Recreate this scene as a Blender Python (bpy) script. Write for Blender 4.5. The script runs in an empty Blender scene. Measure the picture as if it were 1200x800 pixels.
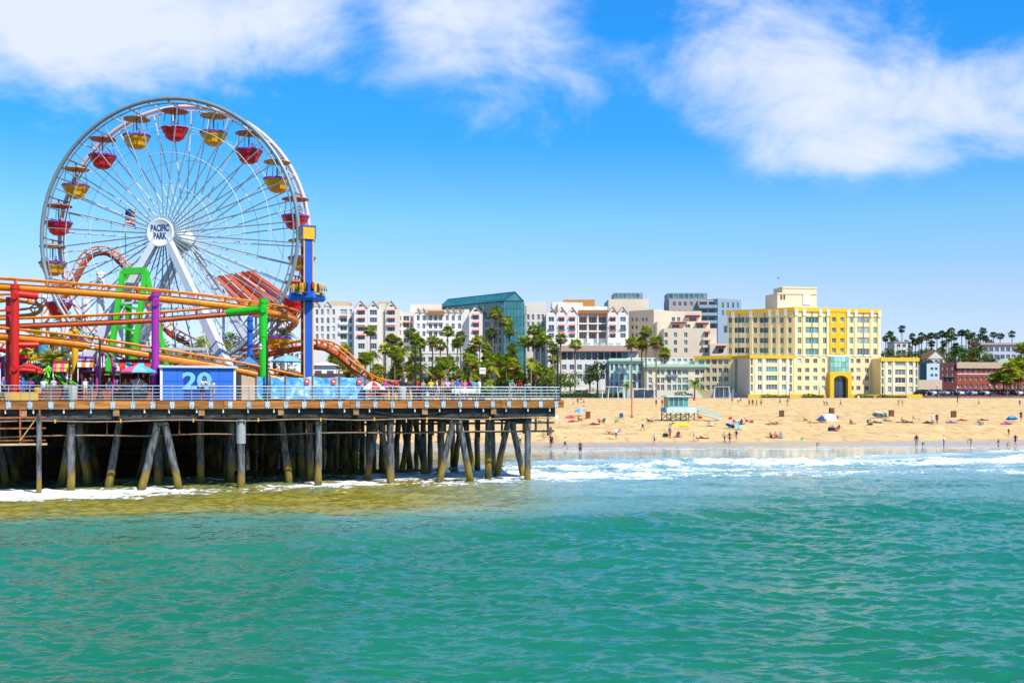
import bpy, bmesh, math, random
import numpy as np
from mathutils import Vector, Matrix
R = math.radians
random.seed(7)
RNG = np.random.default_rng(11)
scene = bpy.context.scene
COL = scene.collection

# ---------------------------------------------------------------- camera
F, CX, HY, EYE = 1300.0, 600.0, 466.0, 6.73      # focal length and horizon of the photograph in its pixels, eye height in metres
cd = bpy.data.cameras.new('camera')
cam = bpy.data.objects.new('camera', cd); COL.objects.link(cam)
cam.location = (0, 0, EYE); cam.rotation_euler = (R(90), 0, 0)
cd.sensor_fit = 'HORIZONTAL'; cd.sensor_width = 36.0; cd.lens = F / 1200 * 36
cd.shift_y = (HY - 400) / 1200
cd.clip_start = 0.5; cd.clip_end = 20000
scene.camera = cam

# ---------------------------------------------------------------- sky and sun
SUN_AZ, SUN_EL = R(138), R(49)        # azimuth clockwise from +Y (the view direction)
wd = bpy.data.worlds.new('World'); scene.world = wd; wd.use_nodes = True
nt = wd.node_tree; N = nt.nodes; Lk = nt.links; N.clear()
def nd(t, **kw):
    n = N.new(t)
    for k, v in kw.items(): setattr(n, k, v)
    return n
def mth(op, a, b=None, c=None, clamp=False):
    n = nd('ShaderNodeMath', operation=op); n.use_clamp = clamp
    for i, x in enumerate((a, b, c)):
        if x is None: continue
        if isinstance(x, (int, float)): n.inputs[i].default_value = x
        else: Lk.new(x, n.inputs[i])
    return n.outputs[0]
sky = nd('ShaderNodeTexSky', sky_type='NISHITA'); sky.sun_disc = False
sky.sun_elevation = SUN_EL; sky.sun_rotation = SUN_AZ
sky.altitude = 0; sky.air_density = 1.0; sky.dust_density = 0.0; sky.ozone_density = 6.0
tc = nd('ShaderNodeTexCoord'); sp = nd('ShaderNodeSeparateXYZ'); Lk.new(tc.outputs['Generated'], sp.inputs[0])
dx, dy, dz = sp.outputs
# clear polarised air: the same blue all round, deeper with height
rp = nd('ShaderNodeValToRGB'); els = rp.color_ramp.elements
for i, (p, c) in enumerate(((0.0, (.80, .80, 1.10)), (.09, (.98, .92, 1.08)), (.155, (.72, 1.06, 1.10)), (.225, (.24, .95, 1.36)), (.31, (.16, 1.0, 1.55)), (.6, (.45, 1.0, 1.4)), (1.0, (.7, 1.0, 1.25)))):
    e = els[i] if i < 2 else els.new(p)
    e.position = p; e.color = (c[0] / 2, c[1] / 2, c[2] / 2, 1)
Lk.new(mth('MAXIMUM', dz, 0.0), rp.inputs[0])
vm = nd('ShaderNodeVectorMath', operation='MULTIPLY'); Lk.new(sky.outputs[0], vm.inputs[0]); Lk.new(rp.outputs[0], vm.inputs[1])
hs = nd('ShaderNodeVectorMath', operation='SCALE'); Lk.new(vm.outputs[0], hs.inputs[0]); hs.inputs['Scale'].default_value = 2.0
# clouds: a broken layer, seen as a sheet of vapour high over the sea
mpv = nd('ShaderNodeMapping'); mpv.inputs['Scale'].default_value = (1, 1, 1.7); Lk.new(tc.outputs['Generated'], mpv.inputs['Vector'])
n1 = nd('ShaderNodeTexNoise'); n1.inputs['Scale'].default_value = 7.0; n1.inputs['Detail'].default_value = 10; n1.inputs['Roughness'].default_value = 0.60; n1.inputs['Distortion'].default_value = 0.35
Lk.new(mpv.outputs[0], n1.inputs['Vector'])
dens = mth('ADD', mth('MULTIPLY', n1.outputs['Fac'], 1.7), -0.62)
def blob(px, py, rx, ry, w):
    d = Vector(((px - CX) / F, 1, (HY - py) / F)).normalized()
    a = mth('DIVIDE', mth('SUBTRACT', dx, d.x), rx / F); b = mth('DIVIDE', mth('SUBTRACT', dz, d.z), ry / F)
    q = mth('ADD', mth('MULTIPLY', a, a), mth('MULTIPLY', b, b))
    front = mth('GREATER_THAN', dy, 0.0)
    return mth('MULTIPLY', mth('MULTIPLY', mth('EXPONENT', mth('MULTIPLY', q, -1.0)), w), front)
for bl in ((150, 25, 240, 80, 0.62), (560, 40, 140, 70, 0.44), (330, 10, 110, 60, 0.18), (930, 55, 140, 70, 0.46), (1130, 130, 210, 75, 0.60), (1000, 170, 130, 50, 0.25), (-40, 40, 120, 60, .3),
           (470, 140, 110, 45, 0.07), (425, 15, 28, 45, -0.34), (720, 20, 55, 50, -0.22), (750, 85, 90, 40, 0.16), (950, 190, 90, 30, 0.12), (1110, 10, 90, 40, -0.22), (600, 240, 900, 60, -0.25)):
    dens = mth('ADD', dens, blob(*bl))
mask = nd('ShaderNodeMapRange'); mask.interpolation_type = 'SMOOTHSTEP'
mask.inputs['From Min'].default_value = 0.34; mask.inputs['From Max'].default_value = 1.04
Lk.new(dens, mask.inputs['Value'])
lowcut = mth('MULTIPLY', mask.outputs[0], mth('MULTIPLY', mth('SUBTRACT', dz, 0.06), 9.0, clamp=True))
mx = nd('ShaderNodeMix', data_type='RGBA'); Lk.new(mth('MULTIPLY', lowcut, 0.93), mx.inputs['Factor'])
Lk.new(hs.outputs[0], mx.inputs['A'])
# cloud brightness: thicker cores a little greyer
cr = nd('ShaderNodeValToRGB'); cr.color_ramp.elements[0].position = 0.4; cr.color_ramp.elements[0].color = (6.3, 6.7, 7.3, 1)
cr.color_ramp.elements[1].position = 0.9; cr.color_ramp.elements[1].color = (5.8, 6.2, 7.0, 1)
Lk.new(dens, cr.inputs[0]); Lk.new(cr.outputs[0], mx.inputs['B'])
bg = nd('ShaderNodeBackground'); bg.inputs['Strength'].default_value = 0.12
Lk.new(mx.outputs['Result'], bg.inputs['Color'])
wo = nd('ShaderNodeOutputWorld'); Lk.new(bg.outputs[0], wo.inputs['Surface'])

sl = bpy.data.lights.new('sun', 'SUN'); sl.energy = 4.6; sl.angle = R(0.55); sl.color = (1.0, 0.955, 0.88)
sun = bpy.data.objects.new('sun', sl); COL.objects.link(sun)
SDIR = Vector((math.sin(SUN_AZ) * math.cos(SUN_EL), math.cos(SUN_AZ) * math.cos(SUN_EL), math.sin(SUN_EL)))
sun.rotation_euler = SDIR.to_track_quat('Z', 'Y').to_euler(); sun.location = SDIR * 300
scene.view_settings.view_transform = 'Standard'; scene.view_settings.look = 'None'
scene.view_settings.gamma = 1.0; scene.view_settings.use_curve_mapping = False
scene.view_settings.exposure = 0.28
scene.render.engine = 'CYCLES'
scene.cycles.max_bounces = 6; scene.cycles.diffuse_bounces = 3; scene.cycles.glossy_bounces = 3; scene.cycles.transmission_bounces = 2
scene.cycles.caustics_reflective = False; scene.cycles.caustics_refractive = False
scene.cycles.sample_clamp_direct = 4.0; scene.cycles.sample_clamp_indirect = 3.0

# ---------------------------------------------------------------- helpers
def P(px, py, Y):
    """a point of the photograph at the distance Y (metres along the view)"""
    return Vector(((px - CX) / F * Y, Y, EYE - (py - HY) / F * Y))
def lin(c):
    c = c / 255.0
    return c / 12.92 if c <= 0.04045 else ((c + 0.055) / 1.055) ** 2.4
def rgb(r, g, b): return (lin(r), lin(g), lin(b))
MATS = {}
def M(name, col, rough=0.6, metal=0.0, var=0.12, scale=2.0, bump=0.0, bscale=14.0, spec=0.4, orand=0.0, stretch=(1, 1, 1), dirt=None, dirt_amt=0.0, dirt_scale=0.6, emit=0.0):
    if name in MATS: return MATS[name]
    m = bpy.data.materials.new(name); m.use_nodes = True; MATS[name] = m
    t = m.node_tree; ns = t.nodes; lk = t.links
    b = ns['Principled BSDF']; b.inputs['Roughness'].default_value = rough; b.inputs['Metallic'].default_value = metal
    b.inputs['Specular IOR Level'].default_value = spec
    tc = ns.new('ShaderNodeTexCoord'); mp = ns.new('ShaderNodeMapping'); mp.inputs['Scale'].default_value = stretch
    lk.new(tc.outputs['Object'], mp.inputs['Vector'])
    oi = ns.new('ShaderNodeObjectInfo')
    add = ns.new('ShaderNodeVectorMath'); add.operation = 'ADD'
    lk.new(mp.outputs[0], add.inputs[0])
    sc3 = ns.new('ShaderNodeMath'); sc3.operation = 'MULTIPLY'; sc3.inputs[1].default_value = 37.0; lk.new(oi.outputs['Random'], sc3.inputs[0]); lk.new(sc3.outputs[0], add.inputs[1])
    nz = ns.new('ShaderNodeTexNoise'); nz.inputs['Scale'].default_value = scale; nz.inputs['Detail'].default_value = 5; nz.inputs['Roughness'].default_value = 0.62
    lk.new(add.outputs[0], nz.inputs['Vector'])
    mr = ns.new('ShaderNodeMapRange'); mr.inputs['From Min'].default_value = 0.25; mr.inputs['From Max'].default_value = 0.75
    mr.inputs['To Min'].default_value = 1 - var; mr.inputs['To Max'].default_value = 1 + var
    lk.new(nz.outputs['Fac'], mr.inputs['Value'])
    val = mr.outputs[0]
    if orand:
        m2 = ns.new('ShaderNodeMapRange'); m2.inputs['To Min'].default_value = 1 - orand; m2.inputs['To Max'].default_value = 1 + orand
        lk.new(oi.outputs['Random'], m2.inputs['Value'])
        mu = ns.new('ShaderNodeMath'); mu.operation = 'MULTIPLY'; lk.new(val, mu.inputs[0]); lk.new(m2.outputs[0], mu.inputs[1]); val = mu.outputs[0]
    vm = ns.new('ShaderNodeVectorMath'); vm.operation = 'SCALE'; vm.inputs[0].default_value = col[:3]; lk.new(val, vm.inputs['Scale'])
    out = vm.outputs[0]
    if dirt is not None:
        nd2 = ns.new('ShaderNodeTexNoise'); nd2.inputs['Scale'].default_value = dirt_scale; nd2.inputs['Detail'].default_value = 7; nd2.inputs['Roughness'].default_value = 0.7
        lk.new(add.outputs[0], nd2.inputs['Vector'])
        m3 = ns.new('ShaderNodeMapRange'); m3.inputs['From Min'].default_value = 0.47; m3.inputs['From Max'].default_value = 0.62; m3.inputs['To Max'].default_value = dirt_amt
        lk.new(nd2.outputs['Fac'], m3.inputs['Value'])
        mx = ns.new('ShaderNodeMix'); mx.data_type = 'RGBA'; lk.new(m3.outputs[0], mx.inputs['Factor']); lk.new(out, mx.inputs['A']); mx.inputs['B'].default_value = (*dirt[:3], 1)
        out = mx.outputs['Result']
    lk.new(out, b.inputs['Base Color'])
    if bump:
        n3 = ns.new('ShaderNodeTexNoise'); n3.inputs['Scale'].default_value = bscale; n3.inputs['Detail'].default_value = 4; lk.new(add.outputs[0], n3.inputs['Vector'])
        bp = ns.new('ShaderNodeBump'); bp.inputs['Strength'].default_value = bump; bp.inputs['Distance'].default_value = 0.05
        lk.new(n3.outputs['Fac'], bp.inputs['Height']); lk.new(bp.outputs[0], b.inputs['Normal'])
    if emit:
        lk.new(out, b.inputs['Emission Color']); b.inputs['Emission Strength'].default_value = emit
    return m

def tag(o, label=None, cat=None, group=None, kind=None):
    for k, v in (('label', label), ('category', cat), ('group', group), ('kind', kind)):
        if v: o[k] = v
    return o
def place(name, data, parent=None, loc=(0, 0, 0), rot=(0, 0, 0), scale=None, world=False):
    o = bpy.data.objects.new(name, data); COL.objects.link(o)
    o.location = loc; o.rotation_euler = rot
    if scale is not None: o.scale = scale if not isinstance(scale, (int, float)) else (scale,) * 3
    if parent is not None:
        o.parent = parent
        if world: o.matrix_parent_inverse = Matrix.Translation(-top_loc(parent))
    return o
def top_loc(p):
    v = Vector((0, 0, 0))
    while p is not None and not p.get('wparent'):
        if p.type == 'EMPTY': v = v + Vector(p.location)
        p = p.parent
    return v
def thing(name, label, cat, loc=(0, 0, 0), rotz=0.0, group=None):
    o = bpy.data.objects.new(name, None); COL.objects.link(o)
    o.location = loc; o.rotation_euler = (0, 0, rotz); o.empty_display_size = 0.3
    return tag(o, label, cat, group)
def copy_tree(o, parent=None):
    c = o.copy(); COL.objects.link(c); c.parent = parent
    for ch in list(o.children): copy_tree(ch, c)
    return c

class MB:
    """collects faces, links them as ONE mesh object"""
    def __init__(s): s.v = []; s.f = []; s.m = []; s.s = []
    def add(s, vs, fs, mi=0, sm=False):
        k = len(s.v); s.v.extend([tuple(x) for x in vs])
        for f in fs: s.f.append(tuple(i + k for i in f)); s.m.append(mi); s.s.append(sm)
    def box(s, x0, y0, z0, x1, y1, z1, mi=0):
        s.add([(x0, y0, z0), (x1, y0, z0), (x1, y1, z0), (x0, y1, z0), (x0, y0, z1), (x1, y0, z1), (x1, y1, z1), (x0, y1, z1)],
              [(0, 3, 2, 1), (4, 5, 6, 7), (0, 1, 5, 4), (1, 2, 6, 5), (2, 3, 7, 6), (3, 0, 4, 7)], mi)
        return s
    def bbox(s, x0, y0, z0, x1, y1, z1, b=0.03, mi=0):
        """box with chamfered upright and top edges"""
        ring = lambda q, z: [(x0 + q + b, y0 + q, z), (x1 - q - b, y0 + q, z), (x1 - q, y0 + q + b, z), (x1 - q, y1 - q - b, z), (x1 - q - b, y1 - q, z), (x0 + q + b, y1 - q, z), (x0 + q, y1 - q - b, z), (x0 + q, y0 + q + b, z)]
        rs = [ring(0, z0), ring(0, z1 - b), ring(b, z1)]
        vs = sum(rs, []); fs = [tuple(range(7, -1, -1)), tuple(range(16, 24))]
        for j in (0, 8): fs += [(j + i, j + (i + 1) % 8, j + 8 + (i + 1) % 8, j + 8 + i) for i in range(8)]
        s.add(vs, fs, mi); return s
    def strut(s, a, b, w, h=None, mi=0, up=(0, 0, 1), w2=None):
        """a rectangular beam from a to b"""
        a = Vector(a); b = Vector(b); h = h or w; d = (b - a).normalized(); u = Vector(up)
        if abs(d.dot(u)) > 0.98: u = Vector((0, 1, 0))
        x = d.cross(u).normalized(); y = x.cross(d).normalized()
        vs = []
        for p, k in ((a, 1.0), (b, (w2 / w) if w2 else 1.0)):
            for sx, sy in ((-1, -1), (1, -1), (1, 1), (-1, 1)): vs.append(p + x * (sx * w / 2 * k) + y * (sy * h / 2 * k))
        s.add(vs, [(3, 2, 1, 0), (4, 5, 6, 7), (0, 1, 5, 4), (1, 2, 6, 5), (2, 3, 7, 6), (3, 0, 4, 7)], mi); return s
    def tube(s, pts, r, n=8, mi=0, cap=True, sm=True, closed=False):
        pts = [Vector(p) for p in pts]; m = len(pts)
        rr = r if isinstance(r, (list, tuple)) else [r] * m
        vs = []; prev = None
        for i, p in enumerate(pts):
            if closed: d = pts[(i + 1) % m] - pts[i - 1]
            else: d = pts[min(i + 1, m - 1)] - pts[max(i - 1, 0)]
            d.normalize()
            if prev is None:
                u = Vector((0, 0, 1)) if abs(d.z) < 0.95 else Vector((0, 1, 0))
                x = d.cross(u).normalized()
            else: x = (prev - d * prev.dot(d)).normalized()
            prev = x; y = d.cross(x)
            for k in range(n):
                a = 2 * math.pi * k / n; vs.append(p + (x * math.cos(a) + y * math.sin(a)) * rr[i])
        fs = []
        for i in range(m if closed else m - 1):
            j = (i + 1) % m
            for k in range(n): fs.append((i * n + k, i * n + (k + 1) % n, j * n + (k + 1) % n, j * n + k))
        s.add(vs, fs, mi, sm)
        if cap and not closed:
            s.add(vs[:n], [tuple(range(n - 1, -1, -1))], mi); s.add(vs[-n:], [tuple(range(n))], mi)
        return s
    def lathe(s, prof, n=16, c=(0, 0, 0), mi=0, sm=True, scal=None):
        vs = []; c = Vector(c)
        for r, z in prof:
            for k in range(n):
                a = 2 * math.pi * k / n; q = r if scal is None else r * scal(k)
                vs.append((c.x + q * math.cos(a), c.y + q * math.sin(a), c.z + z))
        fs = []
        for i in range(len(prof) - 1):
            for k in range(n): fs.append((i * n + k, i * n + (k + 1) % n, (i + 1) * n + (k + 1) % n, (i + 1) * n + k))
        s.add(vs, fs, mi, sm); return s
    def poly(s, pts, mi=0): s.add(pts, [tuple(range(len(pts)))], mi); return s
    def prism(s, pts, d, mi=0):
        """polygon pts pushed by the vector d"""
        d = Vector(d); n = len(pts); pts = [Vector(p) for p in pts]
        vs = pts + [p + d for p in pts]
        s.add(vs, [tuple(range(n)), tuple(range(2 * n - 1, n - 1, -1))] + [(i, i + n, (i + 1) % n + n, (i + 1) % n) for i in range(n)], mi); return s
    def mesh(s, name, mats):
        me = bpy.data.meshes.new(name); me.from_pydata(s.v, [], s.f)
        if not isinstance(mats, (list, tuple)): mats = [mats]
        for m in mats: me.materials.append(m)
        me.polygons.foreach_set('material_index', s.m); me.polygons.foreach_set('use_smooth', s.s)
        me.update(); return me
    def build(s, name, mats, parent=None, loc=(0, 0, 0), rot=(0, 0, 0), world=False):
        return place(name, s.mesh(name, mats), parent, loc, rot, world=world)
def fix_normals(me):
    bm = bmesh.new(); bm.from_mesh(me); bmesh.ops.recalc_face_normals(bm, faces=bm.faces); bm.to_mesh(me); bm.free()
def text_mesh(body, size, mat, depth=0.01, align='CENTER', spacing=1.0):
    cu = bpy.data.curves.new('lettering', 'FONT'); cu.body = body; cu.size = size; cu.extrude = depth; cu.align_x = align; cu.align_y = 'CENTER'; cu.space_line = spacing; cu.resolution_u = 3; cu.offset = size * 0.03
    o = bpy.data.objects.new('lettering', cu); COL.objects.link(o)
    dg = bpy.context.evaluated_depsgraph_get(); me = bpy.data.meshes.new_from_object(o.evaluated_get(dg))
    bpy.data.objects.remove(o); bpy.data.curves.remove(cu); me.materials.clear(); me.materials.append(mat); me.name = 'lettering'
    return me
def spline(pts, per=8):
    """Catmull-Rom through pts"""
    pts = [Vector(p) for p in pts]; q = [pts[0] * 2 - pts[1]] + pts + [pts[-1] * 2 - pts[-2]]; out = []
    for i in range(1, len(q) - 2):
        a, b, c, d = q[i - 1:i + 3]
        for k in range(per):
            t = k / per
            out.append(0.5 * ((2 * b) + (c - a) * t + (2 * a - 5 * b + 4 * c - d) * t * t + (3 * b - a - 3 * c + d) * t ** 3))
    out.append(pts[-1]); return out
def resample(pts, step):
    out = [pts[0]]; acc = 0.0
    for a, b in zip(pts, pts[1:]):
        L = (b - a).length; t = step - acc
        while t <= L: out.append(a + (b - a) * (t / L)); t += step
        acc = (acc + L) % step
    return out

# ---------------------------------------------------------------- setting: sea, beach, land
def shore_y(X): return 147.5 + 0.14 * np.clip(X, -160, 260)
YB = 325.0
PT = np.array([-3.0, -0.35, 0.0, 0.07, 0.19, 0.45, 1.0]); PZ = np.array([-14.0, -2.1, 0.02, 1.1, 2.5, 4.1, 6.45])
def ground_z(X, Y):
    X = np.asarray(X, float); Y = np.asarray(Y, float)
    t = (Y - shore_y(X)) / (YB - shore_y(X))
    z = np.interp(t, PT, PZ)
    back = np.interp(Y, [325, 332, 420, 600, 20000], [6.45, 6.6, 7.6, 9.0, 12.0])
    z = np.where(t > 1, back, z)
    # the bluff to the right, behind the car park
    b = np.clip((Y - (388 + 0.10 * np.abs(X - 200))) / 26.0, 0, 1) * np.clip((X - 108) / 34.0, 0, 1)
    z = z + 9.2 * b * b * (3 - 2 * b)
    return z
def hit(px, py, lift=0.0):
    """where the ray through a pixel of the photograph meets the beach"""
    Ys = np.linspace(120, 420, 6001); X = (px - CX) / F * Ys
    zr = EYE - (py - HY) / F * Ys; g = ground_z(X, Ys) + lift
    i = np.argmax(zr <= g) if (zr <= g).any() else len(Ys) - 1
    return Vector((X[i], Ys[i], float(ground_z(X[i], Ys[i]))))
def gz(x, y): return float(ground_z(x, y))

def grid_mesh(name, xs, ys, Z, DX=None, DY=None):
    nx, ny = len(xs), len(ys); XX, YY = np.meshgrid(xs, ys)
    if DX is not None: XX = XX + DX; YY = YY + DY
    co = np.stack([XX, YY, Z], -1).reshape(-1, 3).astype(np.float32)
    i = np.arange((nx - 1) * (ny - 1)); r = i // (nx - 1); c = i % (nx - 1); a = r * nx + c
    fa = np.stack([a, a + 1, a + nx + 1, a + nx], -1).astype(np.int32)
    me = bpy.data.meshes.new(name); me.vertices.add(len(co)); me.vertices.foreach_set('co', co.ravel())
    me.loops.add(fa.size); me.loops.foreach_set('vertex_index', fa.ravel())
    me.polygons.add(len(fa)); me.polygons.foreach_set('loop_start', np.arange(0, fa.size, 4, dtype=np.int32))
    me.polygons.foreach_set('use_smooth', np.ones(len(fa), bool)); me.update(calc_edges=True)
    return me, XX, YY
def fnoise(n, beta, seed, aniso=1.0):
    """tileable fractal noise, zero mean, unit deviation"""
    g = np.random.default_rng(seed); k = np.fft.fftfreq(n)[:, None] * aniso; l = np.fft.fftfreq(n)[None, :]
    kk = np.sqrt(k * k + l * l); kk[0, 0] = 1
    f = np.fft.ifft2(np.fft.fft2(g.standard_normal((n, n))) * kk ** -beta * (kk > 0)).real
    f -= f.mean(); return f / f.std()
def sample(tile, size, X, Y):
    n = tile.shape[0]; u = (X / size * n) % n; v = (Y / size * n) % n
    i = np.floor(u).astype(int); j = np.floor(v).astype(int); a = u - i; b = v - j
    g = lambda p, q: tile[q % n, p % n]
    return g(i, j) * (1 - a) * (1 - b) + g(i + 1, j) * a * (1 - b) + g(i, j + 1) * (1 - a) * b + g(i + 1, j + 1) * a * b

# --- sea: a wind-sea spectrum (heights and the sideways pull that sharpens the crests)
def ocean(n, size, wind, wdir, seed, cut):
    g = np.random.default_rng(seed); k1 = 2 * np.pi * np.fft.fftfreq(n, size / n); kx, ky = np.meshgrid(k1, k1)
    k = np.sqrt(kx ** 2 + ky ** 2); k[0, 0] = 1e-6; Lw = wind ** 2 / 9.81
    c = (kx * math.cos(wdir) + ky * math.sin(wdir)) / k
    ph = np.exp(-1 / (k * Lw) ** 2) / k ** 3.55 * (0.06 + c ** 4) * np.exp(-(k * cut) ** 2); ph[0, 0] = 0
    h = np.fft.fft2(g.standard_normal((n, n))) * np.sqrt(ph)
    H = np.fft.ifft2(h); s = H.real.std()
    return H.real / s, np.fft.ifft2(1j * kx / k * h).real / s, np.fft.ifft2(1j * ky / k * h).real / s
xin = np.arange(-66, 66.01, 0.165)
xs = np.concatenate([[-9000, -3000, -1200, -600, -350, -220, -150, -115, -95, -82, -72, -68], xin, [68, 72, 82, 95, 115, 150, 220, 350, 600, 1200, 3000, 9000]])
yy = [24.0]
while yy[-1] < 170: yy.append(yy[-1] + 0.085 + 0.0019 * (yy[-1] - 24) + (0.12 if yy[-1] > 135 else 0))
ys = np.concatenate([[-9000, -3000, -1000, -400, -150, -60, -20, 0, 10, 17, 21], np.array(yy), [180, 200]])
XX, YY = np.meshgrid(xs, ys)
T1 = ocean(1024, 97.0, 2.9, R(78), 3, 0.06); T2 = ocean(768, 37.0, 1.28, R(98), 5, 0.035)
inner = np.clip((72 - np.abs(XX)) / 8, 0, 1) * np.clip((YY - 14) / 8, 0, 1)
sy = shore_y(XX); bY = 101 + 0.40 * np.clip(XX, -60, 80) + 2.2 * np.sin(XX * 0.11) + 1.2 * np.sin(XX * 0.31 + 1)     # line of the breaker
calm = np.interp(YY - bY, [-60, -30, -6, 2, 12, 30], [1, 1.0, 0.85, 0.5, 0.12, 0.03]) * inner
H = (sample(T1[0], 97.0, XX, YY) * 0.047 + sample(T2[0], 37.0, XX + 3, YY) * 0.021) * calm
DX = (sample(T1[1], 97.0, XX, YY) * 0.047 + sample(T2[1], 37.0, XX + 3, YY) * 0.021) * calm * 0.9
DY = (sample(T1[2], 97.0, XX, YY) * 0.047 + sample(T2[2], 37.0, XX + 3, YY) * 0.021) * calm * 0.9
# long swells running to the shore, the breaker itself and a second crest outside it
s2 = YY - (57.0 + 0.40 * XX + 1.5 * np.sin(XX * 0.13)); brk = YY - bY
H += inner * (0.38 * np.exp(-(s2 / 2.6) ** 2) - 0.12 * np.exp(-((s2 - 7) / 4) ** 2))
lumpy = 0.75 + 0.35 * sample(fnoise(256, 1.3, 8), 60, XX, YY)
ridge = np.where(brk > 0, np.exp(-(brk / 1.0) ** 2), np.exp(-(brk / 2.6) ** 2)) * lumpy * np.interp(XX, [-80, -20, 5, 20, 80], [0.5, 0.5, 0.8, 1, 1])
ridge2 = np.exp(-((brk - 10 - 2 * np.sin(XX * 0.15)) / 1.4) ** 2) * 0.28
H += inner * (0.55 * ridge + ridge2 * 0.7)
lace = sample(fnoise(1024, 1.15, 21, 0.55), 70, XX, YY); lace2 = sample(fnoise(512, 0.9, 22), 23, XX, YY)
fm = np.interp(brk, [-48, -34, -20, -8, -1, 1.5, 7, 16, 24, 40], [0, 0.36, 0.56, 0.66, 1.1, 0.85, 0.25, 0.15, 0.05, 0]) + 0.5 * ridge2 / 0.28 * 0.35
fm = fm * np.interp(XX, [-60, -8, 2, 14, 40, 80], [0.45, 0.62, 0.95, 0.95, 0.8, 0.75])
left = np.exp(-((YY - (78.0 + 0.34 * (XX + 33))) / 5.6) ** 2) * np.interp(XX, [-60, -40, -30, -22, -12, 6], [1.5, 1.45, 1.15, 0.62, 0.46, 0.3])
fm = np.maximum(fm * np.clip((YY - 88 - 0.35 * XX) / 8 + np.clip((XX + 2) / 10, 0, 1), 0, 1), left)
edge = np.exp(-((YY - sy + 1.3 + 0.7 * np.sin(XX * .5) + .5 * np.sin(XX * 1.3)) / 0.45) ** 2) * 0.9
edge = np.maximum(edge, 0.75 * np.exp(-((YY - sy + 6.5 + 1.2 * np.sin(XX * .21)) / 0.6) ** 2))
foam = np.clip(fm * 1.05 + 0.34 * lace + 0.22 * lace2 - 0.40, 0, 1) * np.clip(fm * 3, 0, 1)
caps = np.clip((H - 0.45) * 3, 0, 0.5) * np.clip(lace2, 0, 1) * (brk < -30)
foam = np.clip(np.maximum(np.maximum(foam, edge * np.clip(0.6 + 0.5 * lace2, 0, 1)), caps), 0, 1) * inner
H += foam * 0.05 * inner
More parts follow.
